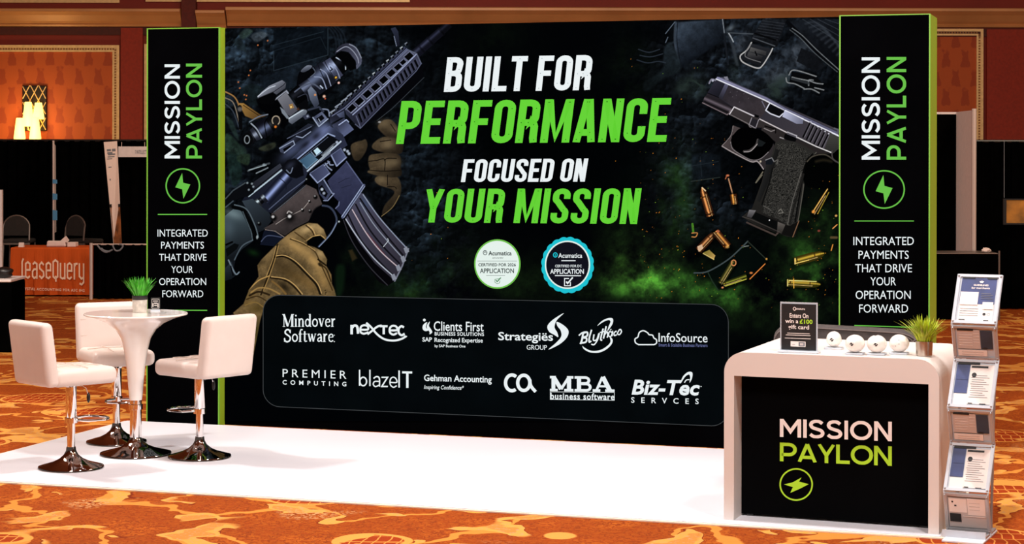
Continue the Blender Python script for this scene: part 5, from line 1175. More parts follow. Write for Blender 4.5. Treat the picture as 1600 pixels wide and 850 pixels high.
F.poly([Z2(*p) for p in ((470, 122), (400, 164), (362, 206), (372, 244), (404, 264), (432, 280), (426, 250), (408, 214), (424, 168))], True); F.poly([Z2(*p) for p in ((424, 180), (470, 204), (500, 240), (488, 284), (440, 328), (368, 362), (420, 316), (452, 276), (448, 236), (426, 206))], True)
logo(F, 'white wordmark with a flame emblem at its right')
F = Flat()
for pts, w in ((smoothpath([(568, 270), (590, 252), (612, 246)]), 9), (smoothpath([(596, 256), (588, 300), (578, 326)]), 12), (smoothpath([(592, 256), (622, 248), (622, 272), (594, 284), (618, 288), (614, 312), (580, 320)]), 11),
               (smoothpath([(652, 232), (638, 280), (636, 312), (650, 306)]), 10), (smoothpath([(668, 262), (664, 300), (686, 296), (700, 256)]), 9), (smoothpath([(704, 254), (690, 300), (668, 330), (650, 326)]), 8), (smoothpath([(728, 224), (712, 292), (722, 300)]), 10), ([(706, 250), (750, 240)], 7), (smoothpath([(748, 208), (730, 290)]), 10), (smoothpath([(736, 266), (754, 246), (758, 268), (754, 284)]), 8),
               (smoothpath([(786, 248), (768, 246), (764, 272), (780, 274), (790, 244), (786, 274)]), 8), (smoothpath([(816, 240), (800, 252), (802, 270), (818, 264)]), 8), (smoothpath([(832, 236), (822, 256), (834, 264), (848, 246), (842, 230), (830, 236)]), 8), ([(772, 236), (782, 228)], 5)):
    F.stroke([Z2(*p) for p in pts], w/4.21)
F.poly([Z2(*p) for p in ((690, 206), (720, 174), (760, 156), (790, 158), (792, 186), (776, 216), (756, 240), (764, 210), (776, 180), (764, 168), (730, 180))], True); F.poly([Z2(*p) for p in ((772, 280), (790, 296), (784, 326), (750, 360), (700, 382), (640, 380), (600, 358), (592, 338), (606, 350), (650, 370), (706, 366), (750, 342), (776, 312))], True)
logo(F, 'white slanted script wordmark with a looping ring')
F = txt('InfoSource', .006).fit(q1(Z2, 1092, 252, 1414, 312, .012))
F.stroke([Z2(*p) for p in smoothpath([(958, 328), (940, 316), (938, 292), (956, 280), (966, 250), (992, 238), (1020, 252), (1030, 264), (1052, 268), (1062, 286), (1078, 298), (1078, 320), (1062, 330)], False)]+[Z2(958, 330)], 1.9)
logo(F, 'white cloud outline and thin wordmark')
F = txt('Smart & Scalable Business Partners', .02).fit(q1(Z2, 1092, 320, 1414, 342, .012)); on_wall(F, 'logo_tagline', M['dim_lit'], bw, .008)
F = txt('PREMIER', 0, 1.5).fit(q1(Z1, 178, 490, 597, 542, .03)); F.join(txt('COMPUTING', .02, 2.1).fit(q1(Z1, 178, 562, 597, 592, .03))); logo(F, 'thin spaced white capitals over smaller spaced capitals')
F = Flat()
for pts, w, cl in (([(684, 495), (684, 600)], 9, 0), (arc(708, 572, 22, 28, 0, 345, 23), 9, 1), ([(752, 495), (752, 602)], 9, 0), (smoothpath([(776, 552), (796, 540), (814, 552), (815, 606)]), 9, 0), (smoothpath([(814, 572), (784, 572), (774, 590), (788, 606), (812, 596)]), 8, 0),
                   ([(828, 545), (868, 545), (830, 605), (870, 605)], 9, 0), (smoothpath([(886, 578), (928, 578), (922, 552), (902, 544), (886, 560), (886, 592), (906, 610), (928, 600)]), 8, 0), ([(944, 500), (944, 612)], 10, 0), ([(964, 512), (1030, 513)], 14, 0), ([(998, 512), (998, 614)], 16, 0)):
    F.stroke([Z1(*p) for p in pts], w/4.21, bool(cl))
logo(F, 'thin lower-case white wordmark ending in two bold capitals')
F = txt('Gehman Accounting', .016).fit(q1(Z1, 1108, 526, 1553, 582, .025)); F.join(txt('Inspiring Confidence*', .008, 1, .22).fit(q1(Z1, 1108, 594, 1370, 630, .02))); logo(F, 'white wordmark with a small slanted motto below')
F = Flat(); F.stroke([Z2(*p) for p in arc(128, 581, 42, 52, 55, 310, 24)], 5.2); F.ring(*Z2(206, 581), 40/4.21, 50/4.21, 5.2); F.stroke([Z2(*p) for p in smoothpath([(246, 560), (252, 600), (284, 640)])], 5); logo(F, 'two thick interlocked white letter rings')
F = Flat()
def slab(ch):
    if ch == 'M': return [([(.2, .1), (.2, .9)], .22), ([(1.1, .1), (1.1, .9)], .24), ([(.22, .92), (.64, .14)], .24), ([(.64, .14), (1.08, .92)], .16), ([(0, .08), (.45, .08)], .16), ([(.82, .08), (1.35, .08)], .16), ([(0, .92), (.34, .92)], .16), ([(.98, .92), (1.35, .92)], .16)], 1.42
    if ch == 'B': return [([(.25, .05), (.25, .95)], .24), ([(0, .92)]+[(.6, .92)]+arc(.62, .73, .2, .19, 90, -90, 8)+[(.3, .53)], .16), ([(.3, .5)]+[(.66, .5)]+arc(.68, .29, .22, .21, 90, -90, 8)+[(0, .08)], .16)], 1.04
    return [([(.22, .1), (.56, .98)], .14), ([(.58, .98), (1.0, .06)], .26), ([(.34, .36), (.86, .36)], .13), ([(0, .08), (.44, .08)], .16), ([(.72, .08), (1.26, .08)], .16)], 1.28
x = 0
for ch in 'MBA':
    st, adv = slab(ch)
    for pts, w in st: F.stroke([(a+x, b) for a, b in pts], w)
    x += adv
F.fit(q1(Z2, 378, 532, 803, 636, .012)); F.join(txt('business software', .02, 1.12).fit(q1(Z2, 382, 646, 802, 690, .012)))
for p in (((378, 640), (803, 645)), ((378, 690), (803, 696)), ((380, 640), (380, 690)), ((802, 645), (802, 696))): F.stroke([Z2(*p[0]), Z2(*p[1])], .7)
logo(F, 'white slab capitals over a boxed lower-case line')
F = txt('Biz-Tec', .03, 1.02, .2).fit(q1(Z2, 915, 560, 1364, 660, .012)); F.join(txt('SERVCES', .012, 2.5).fit(q1(Z2, 912, 675, 1356, 712, .022)))
F.poly([Z2(*p) for p in ((1236, 586), (1252, 540), (1286, 510), (1314, 514), (1312, 552), (1296, 580), (1300, 546), (1292, 526), (1266, 542))], True); F.stroke([Z2(*p) for p in smoothpath([(1262, 580), (1276, 562), (1296, 560)])], 1.6); F.ellipse(*Z2(1372, 605), .9, .9, 8)
logo(F, 'white slanted wordmark with an arc above and spaced capitals below')

# ---- towers
def tower(x0, x1, y1, label):
    o = thing('display_tower', label, 'display tower', (x0, 0, 0), 0, 'towers flanking the backlit wall')
    MB().box(x0+.012, .006, 0, x1-.012, y1, H-.004).build('core', M['black_print'], o, world=True)
    MB().box(x1-.012, .010, 0, x1, y1, H-.002).build('glowing_side', M['lime_edge'], o, world=True); MB().box(x0, .010, 0, x0+.012, y1, H-.002).build('glowing_side', M['lime_edge'], o, world=True)
    fr = MB(); t = .009
    fr.box(x0, -.004, 0, x0+t, .010, H).box(x1-t, -.004, 0, x1, .010, H).box(x0+t, -.004, H-t*.7, x1-t, .010, H)
    fr.build('edge_profile', M['lime_frame'], o, world=True)
    MB().box(x0+.0095, -.001, .01, x1-.0095, .006, H-.008).build('front_print', M['black_print'], o, world=True)
    return o
def PT(x, y, off=.004):
    p = on_y(x, y, 0); return Vector((p.x, -off, p.z))
def tower_print(o, mission, paylon, emb, rule, rows, rule2, bk):
    def put(F, name, m): F.on(lambda x, y: PT(x, y)).build(name, M[m], o, world=True)
    def vert(t, b):
        x0, y0, x1, y1 = b
        F, _ = word(t, mont, .17, .13); return F.fit(((x0, y1), (x0, y0), (x1, y0), (x1, y1)))
    put(vert('MISSION', mission), 'vertical_lettering', 'white_lit'); put(vert('PAYLON', paylon), 'vertical_lettering', 'tower_green')
    F = Flat(); F.ring(emb[0], emb[1], emb[2], emb[3], 2.2, 64); bolt(F, emb[0], emb[1], bk, bk); put(F, 'bolt_emblem', 'tower_green')
    for a, b, y, sl in (rule, rule2): F = Flat(); F.stroke([(a, y), (b, y+(b-a)*sl)], 1.5); put(F, 'rule_line', 'tower_green')
    for t, x0, x1, y0, y1 in rows: put(txt(t, 0).fit(quad(x0, y0, x1, y1)), 'slogan_lettering', 'white_lit')
lt_ = tower(0, TW, WALLY+.16, 'tall black lightbox tower with lime edges behind the bar table')
tower_print(lt_, (257.5, 100.5, 281.5, 247.5), (291, 99.5, 316, 247.5), (286, 290.3, 26, 26.5), (247, 324, 335, 0),
            (('INTEGRATED', 246.5, 325, 358.5, 369.8), ('PAYMENTS', 252, 319, 377.5, 388.5), ('THAT DRIVE', 249, 323, 396.5, 407.5), ('YOUR', 268, 302, 415.5, 426.5), ('OPERATION', 249, 322.5, 434.5, 445.5), ('FORWARD', 254, 318, 453.5, 464.5)), (247, 324, 484.5, .004), .49)
rt_ = tower(WID-TW, WID, .45, 'tall black lightbox tower with lime edges behind the white counter')
tower_print(rt_, (1346.5, 89.5, 1375, 249.5), (1385.5, 89, 1416, 249.5), (1381.5, 296, 31.5, 29.2), (1335, 1428, 345.3, 0),
            (('INTEGRATED', 1333.5, 1428, 370, 383), ('PAYMENTS', 1341.5, 1420, 391.5, 404.5), ('THAT DRIVE', 1336.5, 1425, 412.5, 425.5), ('YOUR', 1360, 1400, 433, 446), ('OPERATION', 1337, 1423, 454, 467.3), ('FORWARD', 1342.5, 1419, 475.5, 488.5)), (1335, 1428, 508.5, .03), .55)

# ================================================================ bar table and stools
def base_profile(R):
    return [(0, 0), (R, 0), (R, .008), (R*.985, .014), (R*.80, .026), (R*.55, .042), (R*.36, .062), (R*.22, .088), (R*.155, .115), (R*.14, .14), (0, .14)]
def make_stool():
    o = thing('bar_stool', 'x', 'bar stool', (0, 0, ZF), 0, 'white bar stools around the bar table')
    b = MB(); b.lathe(base_profile(.216), 48); b.build('base', M['dark_chrome'], o, smooth=True)
    c = MB(); c.lathe([(0, .12), (.0255, .12), (.0255, .34), (0, .34)], 24); c.build('piston', M['chrome'], o, smooth=True)
    s = MB(); s.lathe([(0, .30), (.034, .30), (.036, .304), (.036, .535), (.05, .548), (.05, .556), (0, .556)], 24); s.build('column_sleeve', M['chrome'], o, smooth=True)
    f = MB()
    ring = [(.036, .02, .315), (.07, .095, .315)]+[(.145+.115*math.cos(a), .125*math.sin(a), .315) for a in [math.radians(d) for d in range(75, -76, -15)]]+[(.07, -.095, .315), (.036, -.02, .315)]
    f.tube(ring, .0085, 8); f.lathe([(.036, .298), (.042, .298), (.042, .332), (.036, .332)], 20, cap=False)
    f.build('footrest', M['chrome'], o, smooth=True)
    l = MB(); l.tube([(0, -.03, .552), (.02, -.10, .548), (.03, -.135, .535), (.034, -.15, .50)], .004, 6)
    lv = l.build('lever', M['chrome'], o, smooth=True)
    MB().ball((.036, -.157, .475), .012, .012, .034, 12, 8).build('lever_grip', M['lever_black'], lv, smooth=True)
    MB().box(-.09, -.09, .553, .09, .09, .562).build('seat_plate', M['lever_black'], o)
    st = MB()
    def bow(x, y, z):                                   # slight crown of the cushion
        return (x, y, z+.012*max(0, 1-(x/.22)**2)*max(0, 1-(y/.225)**2)*(1 if z > .6 else 0))
    bm = MB(); bm.rbox(-.245, -.225, .562, .225, .225, .672, .042, 5, bow)
    seat = bm.build('seat', M['leather'], o, smooth=True)
    sm = MB(); r = .0035
    sm.tube([(.0, -.21, .678), (.0, -.1, .685), (.0, .1, .685), (.0, .21, .678)], r, 6)
    for y in (-.075, .075): sm.tube([(-.15, y, .683), (0, y, .686), (.12, y, .681), (.19, y, .672)], r, 6)
    sm.tube(rrpath(-.228, -.212, .212, .212, .03, .640, .012), r, 6, True)
    sm.build('seat_seam', M['seam'], seat, smooth=True)
    def lean(x, y, z):
        t = (z-.60)/.40; return (x-.055*max(0, t)+.018*(1-(y/.225)**2)*-1+.018, y, z)
    bk = MB(); bk.rbox(-.315, -.225, .566, -.222, .225, .985, .036, 5, lean)
    back = bk.build('backrest', M['leather'], o, smooth=True)
    sb = MB()
    def fr(y, z, e=.0): return lean(-.222+e, y, z)
    for z in (.755, .87): sb.tube([fr(-.20, z), fr(-.1, z), fr(0, z), fr(.1, z), fr(.20, z)], r, 6)
    for y in (-.075, .075): sb.tube([fr(y, .71), fr(y, .80), fr(y, .88), fr(y, .96)], r, 6)
    sb.build('backrest_seam', M['seam'], back, smooth=True)
    return o
def rrpath(x0, y0, x1, y1, r, z, _): return [(x, y, z) for x, y in rrect(x0, y0, x1, y1, r, 3)]
def face(deg): return YAW+math.radians(deg)
st0 = make_stool()
p = on_z(111, 734); loc0 = (p.x, p.y, ZF)
st0.location = loc0; st0.rotation_euler = (0, 0, face(43)); FRAME[st0] = Matrix.Translation(Vector(loc0)) @ Matrix.Rotation(face(43), 4, 'Z')
st0['label'] = 'white leatherette bar stool at far left, nearest the front carpet'
p = on_z(182, 694); copy_thing(st0, (p.x, p.y, ZF), face(-64), 'white bar stool behind the round table, its seat front facing out')
p = on_z(312, 717); copy_thing(st0, (p.x, p.y, ZF), face(140), 'white bar stool in front of the left lightbox tower, back turned')

p = on_z(212, 712.5); TX, TY = p.x, p.y
tb = thing('bar_table', 'round white pedestal bar table with trumpet stem between white stools', 'table', (TX, TY, ZF))
MB().lathe(base_profile(.246), 56).build('base', M['dark_chrome'], tb, smooth=True)
MB().lathe([(0, .12), (.040, .12), (.040, .31), (.047, .312), (.047, .345), (.040, .348), (.040, .40), (0, .40)], 28).build('column', M['chrome'], tb, smooth=True)
ZT = .974
MB().lathe([(0, .375), (.043, .375), (.048, .42), (.056, .52), (.066, .62), (.080, .71), (.102, .80), (.140, .862), (.195, .905), (.262, .936), (.320, .953), (.345, .961), (.340, .965), (0, .965)], 64).build('trumpet_stem', M['gloss_white'], tb, smooth=True)
MB().lathe([(0, .960), (.348, .960), (.354, .964), (.354, .970), (.350, .974), (0, .974)], 64).build('tabletop', M['gloss_white'], tb, smooth=True)
ZT += ZF

def grass(n, r0, h, spread, seed, w, droop=.4, up=.75):
    rng = random.Random(seed); m = MB()
    for k in range(n):
        a = rng.uniform(0, 2*PI); rr = r0*math.sqrt(rng.random()); x, y = rr*math.cos(a), rr*math.sin(a)
        a2 = a+rng.uniform(-.6, .6); L = h*rng.uniform(.6, 1.1); tilt = rng.uniform(.05, 1)*spread
        dx, dy = math.cos(a2), math.sin(a2); px_, py_ = -dy, dx
        pts = []
        for i in range(5):
            t = i/4; out = tilt*L*(t**1.3)*1.0; z = L*(t*up-droop*tilt*t*t*.7)
            pts.append((x+dx*out, y+dy*out, z, w*(1-t)**.6*(.55+.9*min(1, t*3))+.0003))
        vs = []
        for X_, Y_, Z_, ww in pts:
            vs += [(X_-px_*ww, Y_-py_*ww, Z_), (X_, Y_, Z_-ww*.35), (X_+px_*ww, Y_+py_*ww, Z_)]
        fs = []
        for i in range(4):
            fs += [(3*i, 3*i+1, 3*i+4, 3*i+3), (3*i+1, 3*i+2, 3*i+5, 3*i+4)]
        m.add(vs, fs)
    m.flat = True
    return m
def shift(m, dz):
    m.v = [(x, y, z+dz) for x, y, z in m.v]; return m
p = on_z(218.5, 488, ZT)
pt = thing('potted_plant', 'small bushy green plant in grey concrete pot on the bar table', 'potted plant', (p.x, p.y, ZT))
MB().lathe([(0, 0), (.047, 0), (.050, .004), (.0515, .088), (.047, .088), (.046, .078), (0, .078)], 28).build('pot', M['concrete'], pt, smooth=True)
MB().lathe([(.052, .088), (.0535, .09), (.0535, .118), (.046, .118), (.046, .08)], 28, cap=False).build('pot_rim', mat('black pot rim', (20, 20, 20), .5), pt, smooth=True)
MB().lathe([(0, .104), (.046, .104), (.046, .11), (0, .115)], 20).build('soil', M['soil'], pt)
shift(grass(330, .046, .155, .62, 3, .0048, .30, .88), .105).build('foliage', M['leaf'], pt)
p = on_z(243, 486, ZT)
sg = thing('table_sign', 'tiny black logo card in clear holder beside the green plant', 'sign', (p.x, p.y, ZT), YAW+.1)
MB().box(-.032, -.014, 0, .032, .014, .012).build('acrylic_foot', M['acrylic_edge'], sg)
MB().box(-.032, -.003, .012, .032, .003, .094).build('card', M['card_black'], sg)
F = Flat()
for a, b, w in (((-.017, .070), (.016, .070), .004), ((-.010, .055), (.012, .055), .006), ((-.017, .055), (-.017, .030), .006), ((.017, .055), (.017, .026), .005), ((-.008, .040), (.010, .040), .005)): F.stroke([a, b], w)
F.stroke(rrect(-.025, .018, .025, .084, .004, 2), .002, True)
F.on(lambda x, y: (x, -.0036, y)).build('card_mark', M['paper'], sg)

# ================================================================ counter
pa, pb = on_z(1131, 815), on_z(1467, 839)
ang = math.atan2(pb.y-pa.y, pb.x-pa.x); CW = (pb-pa).length
ct = thing('reception_counter', 'white waterfall reception counter with black branded front panel', 'counter', (pa.x, pa.y, ZF), ang)
CD, CH = .98, .955
print('COUNTER', pa, pb, math.degrees(ang), CW)
def shell(inset, y0, y1, hh, r):
    return rrect(inset, -2, CW-inset, hh-inset, max(r-inset, .02), 8)
T_ = .058; R_ = .115; TOPT = .135
out = [(CW, 0)]+arc(CW-R_, CH-R_, R_, R_, 0, 90, 10)+arc(R_, CH-R_, R_, R_, 90, 180, 10)+[(0, 0)]
inn = [(T_, 0), (T_, CH-TOPT), (CW-T_, CH-TOPT), (CW-T_, 0)]
m = MB(); n_ = len(out)
def ring_pts(y): return [(x, y, z) for x, z in out], [(x, y, z) for x, z in inn]
fo, fi = ring_pts(0); bo, bi = ring_pts(CD)
# outer skin
m.add(fo+bo, [(i, i+1, n_+i+1, n_+i) for i in range(n_-1)])
m.add(fi+bi, [(i+1, i, 4+i, 5+i) for i in range(3)])
half = n_//2
for y, flip in ((0, 0), (CD, 1)):
    o_, i_ = ring_pts(y); L = o_[half:]; Rr = o_[:half]
    m.add(Rr+[i_[2], i_[3]], [tuple(range(half+2))]); m.add(L+[i_[0], i_[1]], [tuple(range(len(L)+2))])
    m.add([o_[half-1], o_[half], i_[1], i_[2]], [(0, 1, 2, 3)])
m.box(.002, .004, .0, T_-.002, CD-.004, .002).box(CW-T_+.002, .004, 0, CW-.002, CD-.004, .002)
m.build('waterfall_body', M['satin_white'], ct, smooth=True, clean=True)
PY = .165
MB().box(T_+.001, PY, .012, CW-T_-.001, PY+.025, CH-TOPT-.001).build('front_panel', M['counter_black'], ct)
for fx in (T_+.03, CW-T_-.07): MB().box(fx, PY+.006, 0, fx+.04, PY+.02, .012).build('levelling_foot', M['lever_black'], ct)
MB().box(T_, CD-.05, .1, CW-T_, CD-.03, CH-TOPT-.002).box(T_, .2, .42, CW-T_, CD-.06, .44).build('shelf', M['satin_white'], ct)
CI = FRAME[ct].inverted(); CLIFT = FRAME[ct].to_3x3() @ Vector((0, -.0006, 0))
def PC(x, y):
    o = CI @ CAM; d = (CI.to_3x3() @ ray(x, y)); t = (PY-.003-o.y)/d.y; q = o+d*t; return FRAME[ct] @ Vector((q.x, PY-.003, q.z))
def put_c(F, name, mm): F.on(PC, CLIFT).build(name, M[mm], ct, world=True)
F, _ = word('MISSION', mont, .175, .10); put_c(F.fit(((1218.5, 654.5), (1393.5, 659), (1393.5, 689.5), (1218.5, 682.5))), 'brand_lettering', 'print_white')
F, _ = word('PAYLON', mont, .175, .05); put_c(F.fit(((1218.5, 691.5), (1393.5, 697.5), (1393.5, 728), (1218.5, 720.5))), 'brand_lettering', 'print_lime')
F = Flat(); F.ring(1244, 757, 25, 24.3, 2.4, 56)
F.poly([(1100+x/2, 425+y/2) for x, y in ((305, 642), (278, 657), (250, 664), (278, 672), (270, 690), (300, 677), (327, 663), (297, 655))]); put_c(F, 'bolt_emblem', 'print_lime')
ZC = ZF+CH
# things on the counter
def on_ct(px, py): return on_z(px, py, ZC)
p = on_ct(1248, 551)
sh_ = thing('sign_holder', 'black gift card prize notice in clear holder on counter', 'sign', (p.x, p.y, ZC), ang-.02)
MB().rbox(-.118, -.035, 0, .118, .035, .012, .004, 2).build('holder_foot', M['acrylic_edge'], sh_)
W2, H2 = .108, .285
MB().box(-W2, .002, .012, W2, .005, H2).build('sleeve_back', M['acrylic_edge'], sh_)
MB().box(-W2+.008, -.003, .016, W2-.008, .002, H2-.010).build('notice_card', M['card_black'], sh_)
def sgq(x0, y0, x1, y1):                                  # fractions of the card, y down
    f = lambda x, y: (-W2+.008+(2*W2-.016)*x, H2-.010-(H2-.026)*y)
    return (f(x0, y0), f(x1, y0), f(x1, y1), f(x0, y1))
F = txt('Enters On', .02).fit(sgq(.24, .20, .78, .305)); F.join(txt('win a', .02).fit(sgq(.11, .335, .49, .42))); F.join(txt('gift card', .02).fit(sgq(.20, .455, .80, .575))); F.join(txt('enature', .02).fit(sgq(.42, .085, .68, .125)))
c_ = sgq(.34, .07, .42, .14); F.ring((c_[0][0]+c_[1][0])/2, (c_[0][1]+c_[2][1])/2, .0075, .0085, .004, 16)
for y, a, b in ((.635, .17, .82), (.675, .13, .84), (.745, .10, .85)):
    q = sgq(a, y, b, y+.012); F.poly(q)
F.poly(sgq(.27, .815, .70, .93)); F.on(lambda x, y: (x, -.0035, y)).build('notice_lettering', M['paper'], sh_)
F = txt('£100', .025).fit(sgq(.53, .33, .90, .425)); F.on(lambda x, y: (x, -.0035, y)).build('prize_figure', M['print_lime'], sh_)
F = Flat(); F.poly(sgq(.50, .83, .68, .92)); F.on(lambda x, y: (x, -.004, y)).build('card_chip', M['ink_grey'], sh_)
for q_ in (sgq(.54, .85, .64, .90), sgq(.32, .88, .40, .90)): F = Flat(); F.poly(q_); F.on(lambda x, y: (x, -.0045, y)).build('card_print', M['paper_grey'], sh_)

balls = [((1303, 544), 12.5, 'round white ball with black logo, leftmost of the row on the counter'), ((1336, 552.5), 15.5, 'white ball with black logo, second from the prize notice'),
         ((1370, 553), 15.5, 'white ball with black logo and dent on top, third from the notice'), ((1405, 552), 15.5, 'plain white ball next to the grass plant on counter')]
for i, ((px, py), rpx, lab) in enumerate(balls):
    p = on_ct(px, py+1.5); r = .0035*rpx*1.0; rx = r*(1.0 if i == 0 else 1.03); rz = r*(1.04 if i == 0 else .92)
    # clear stand carrying it
    s = thing('ball_stand', ['clear acrylic block under the leftmost white ball', 'clear acrylic block under the second white ball', 'clear acrylic block under the dented white ball', 'clear acrylic block under the plain ball beside grass plant'][i], 'display stand', (p.x, p.y, ZC), ang, 'clear stands under the white balls')
    MB().rbox(-.050, -.038, 0, .050, .038, .012, .003, 2).build('block', M['acrylic_edge'], s)
    o = thing('promo_ball', lab, 'ball', (p.x, p.y, ZC+.012), ang+(.1, -.1, .15, -.1)[i], 'white promotional balls on the counter')
    def dent(x, y, z, i=i):
        if i == 2:
            g = math.exp(-((x+.006)/.006)**2)*max(0, (z-rz)/rz)**2*.006; return (x, y, z-g)
        return (x, y, z)
    MB().ball((0, 0, rz), rx, r, rz, 28, 18, dent).build('ball_skin', M['gloss_white'], o, smooth=True)
    if i < 3:
        F = Flat(); k = .011
        for pts, w in (([(-.9, -.2), (-.3, .6), (.4, .5)], .5), ([(.9, .3), (.4, -.6), (-.2, -.4)], .5), ([(.1, .8), (-.1, -.9)], .5)):
            F.stroke([(a*k, b*k) for a, b in pts], w*k)
        def sph(x, y, c=(-.004 if i else -.008)):
            x += c; z = rz+y; yy = -r*math.sqrt(max(.01, 1-(x/rx)**2-((z-rz)/rz)**2))-.0008; return (x, yy, z)
        F.on(sph).build('ball_logo', M['ink'], o)
    else:
        F = Flat()
        for x, y in ((.012, .022), (.014, .0), (-.005, -.012)): F.ellipse(x, y, .0028, .0018, 10)
        F.on(lambda x, y: (x, -r*math.sqrt(1-(x/rx)**2-(y/rz)**2)-.0008, rz+y)).build('ball_speck', M['ink'], o)
p = on_ct(1444, 556)
gp = thing('grass_plant', 'spiky yellow-green grass plant in steel pot at counter end', 'potted plant', (p.x, p.y, ZC))
MB().lathe([(0, 0), (.040, 0), (.044, .004), (.0475, .082), (.043, .082), (.042, .074), (0, .074)], 28).build('pot', M['steel'], gp, smooth=True)
MB().lathe([(0, .068), (.042, .068), (.042, .078), (0, .084)], 20).build('soil', M['soil'], gp)
shift(grass(260, .038, .165, .80, 8, .0036, .5, .92), .074).build('foliage', M['leaf_yellow'], gp)

# settee behind the counter
p0 = on_y(1208, 520, -1.05); p1 = on_y(1441, 520, -1.05)
sw = p1.x-p0.x
se = thing('settee', 'dark grey upholstered settee behind the white reception counter', 'settee', ((p0.x+p1.x)/2, -1.05, ZF))
zt = on_y(1320, 508, -1.05).z-ZF
pr = [(-sw/2, .30)]+arc(-sw/2+.13, zt-.10, .13, .10, 180, 90, 8)+arc(sw/2-.16, zt-.13, .16, .11, 90, 0, 8)+[(sw/2, .30)]
MB().prism(pr, 0, .10).build('backrest', M['settee'], se, smooth=True, bevel=.02)
MB().rbox(-sw/2+.02, .09, .30, sw/2-.02, .56, .44, .04, 4).build('seat', M['settee'], se, smooth=True)
for sx in (-1, 1):
    for y in (.05, .48): MB().lathe([(0, 0), (.014, 0), (.024, .31), (0, .31)], 12, sx*(sw/2-.09), y).build('leg', M['lever_black'], se)
wv = MB()
for x0, k in ((-.24, .05), (.05, .06), (.35, .07), (.47, .06)):
    wv.tube([(x0+k*math.cos(a)*1.1, -.004, zt-.13+k*math.sin(a)) for a in [math.radians(d) for d in range(15, 166, 15)]], .004, 6)
wv.tube([(x, -.003, z) for x, z in [(a*.985, b-.02) for a, b in pr[2:-2]]], .004, 6)
wv.build('welt', M['settee_seam'], se, smooth=True)

# ================================================================ brochure stand
pa2, pb2 = on_z(1471.5, 838, .012), on_z(1540, 843.5, .012)
a2 = math.atan2(pb2.y-pa2.y, pb2.x-pa2.x); BWd = (pb2-pa2).length
br = thing('brochure_stand', 'tall silver zigzag brochure stand with clear pockets right of counter', 'brochure stand', (pa2.x, pa2.y, 0), a2)
print('STAND', pa2, pb2, math.degrees(a2), BWd)
K = 1.035; LEAN = .045
def bl(x, y, z): return (x+LEAN*z, y, z)
pts = [(.13, .03, 0, .245), (0, .255, .12, .49), (.12, .50, 0, .685), (0, .695, .12, .935), (.12, .945, 0, 1.125), (0, 1.135, .12, 1.385)]
pts = [(a, b*K, c, d*K) for a, b, c, d in pts]
cols = []
def pane(i, u0, v0, u1, v1, off):
    """Quad on panel i; u across 0..1, v up 0..1, off in front of its face."""
    y0, z0, y1, z1 = pts[i]; dy, dz = y1-y0, z1-z0; L = math.hypot(dy, dz); ny, nz = -dz/L, dy/L
    o = []
    for u, v in ((u0, v0), (u1, v0), (u1, v1), (u0, v1)):
        o.append(bl(BWd*u, y0+dy*v+ny*off, z0+dz*v+nz*off))
    return o
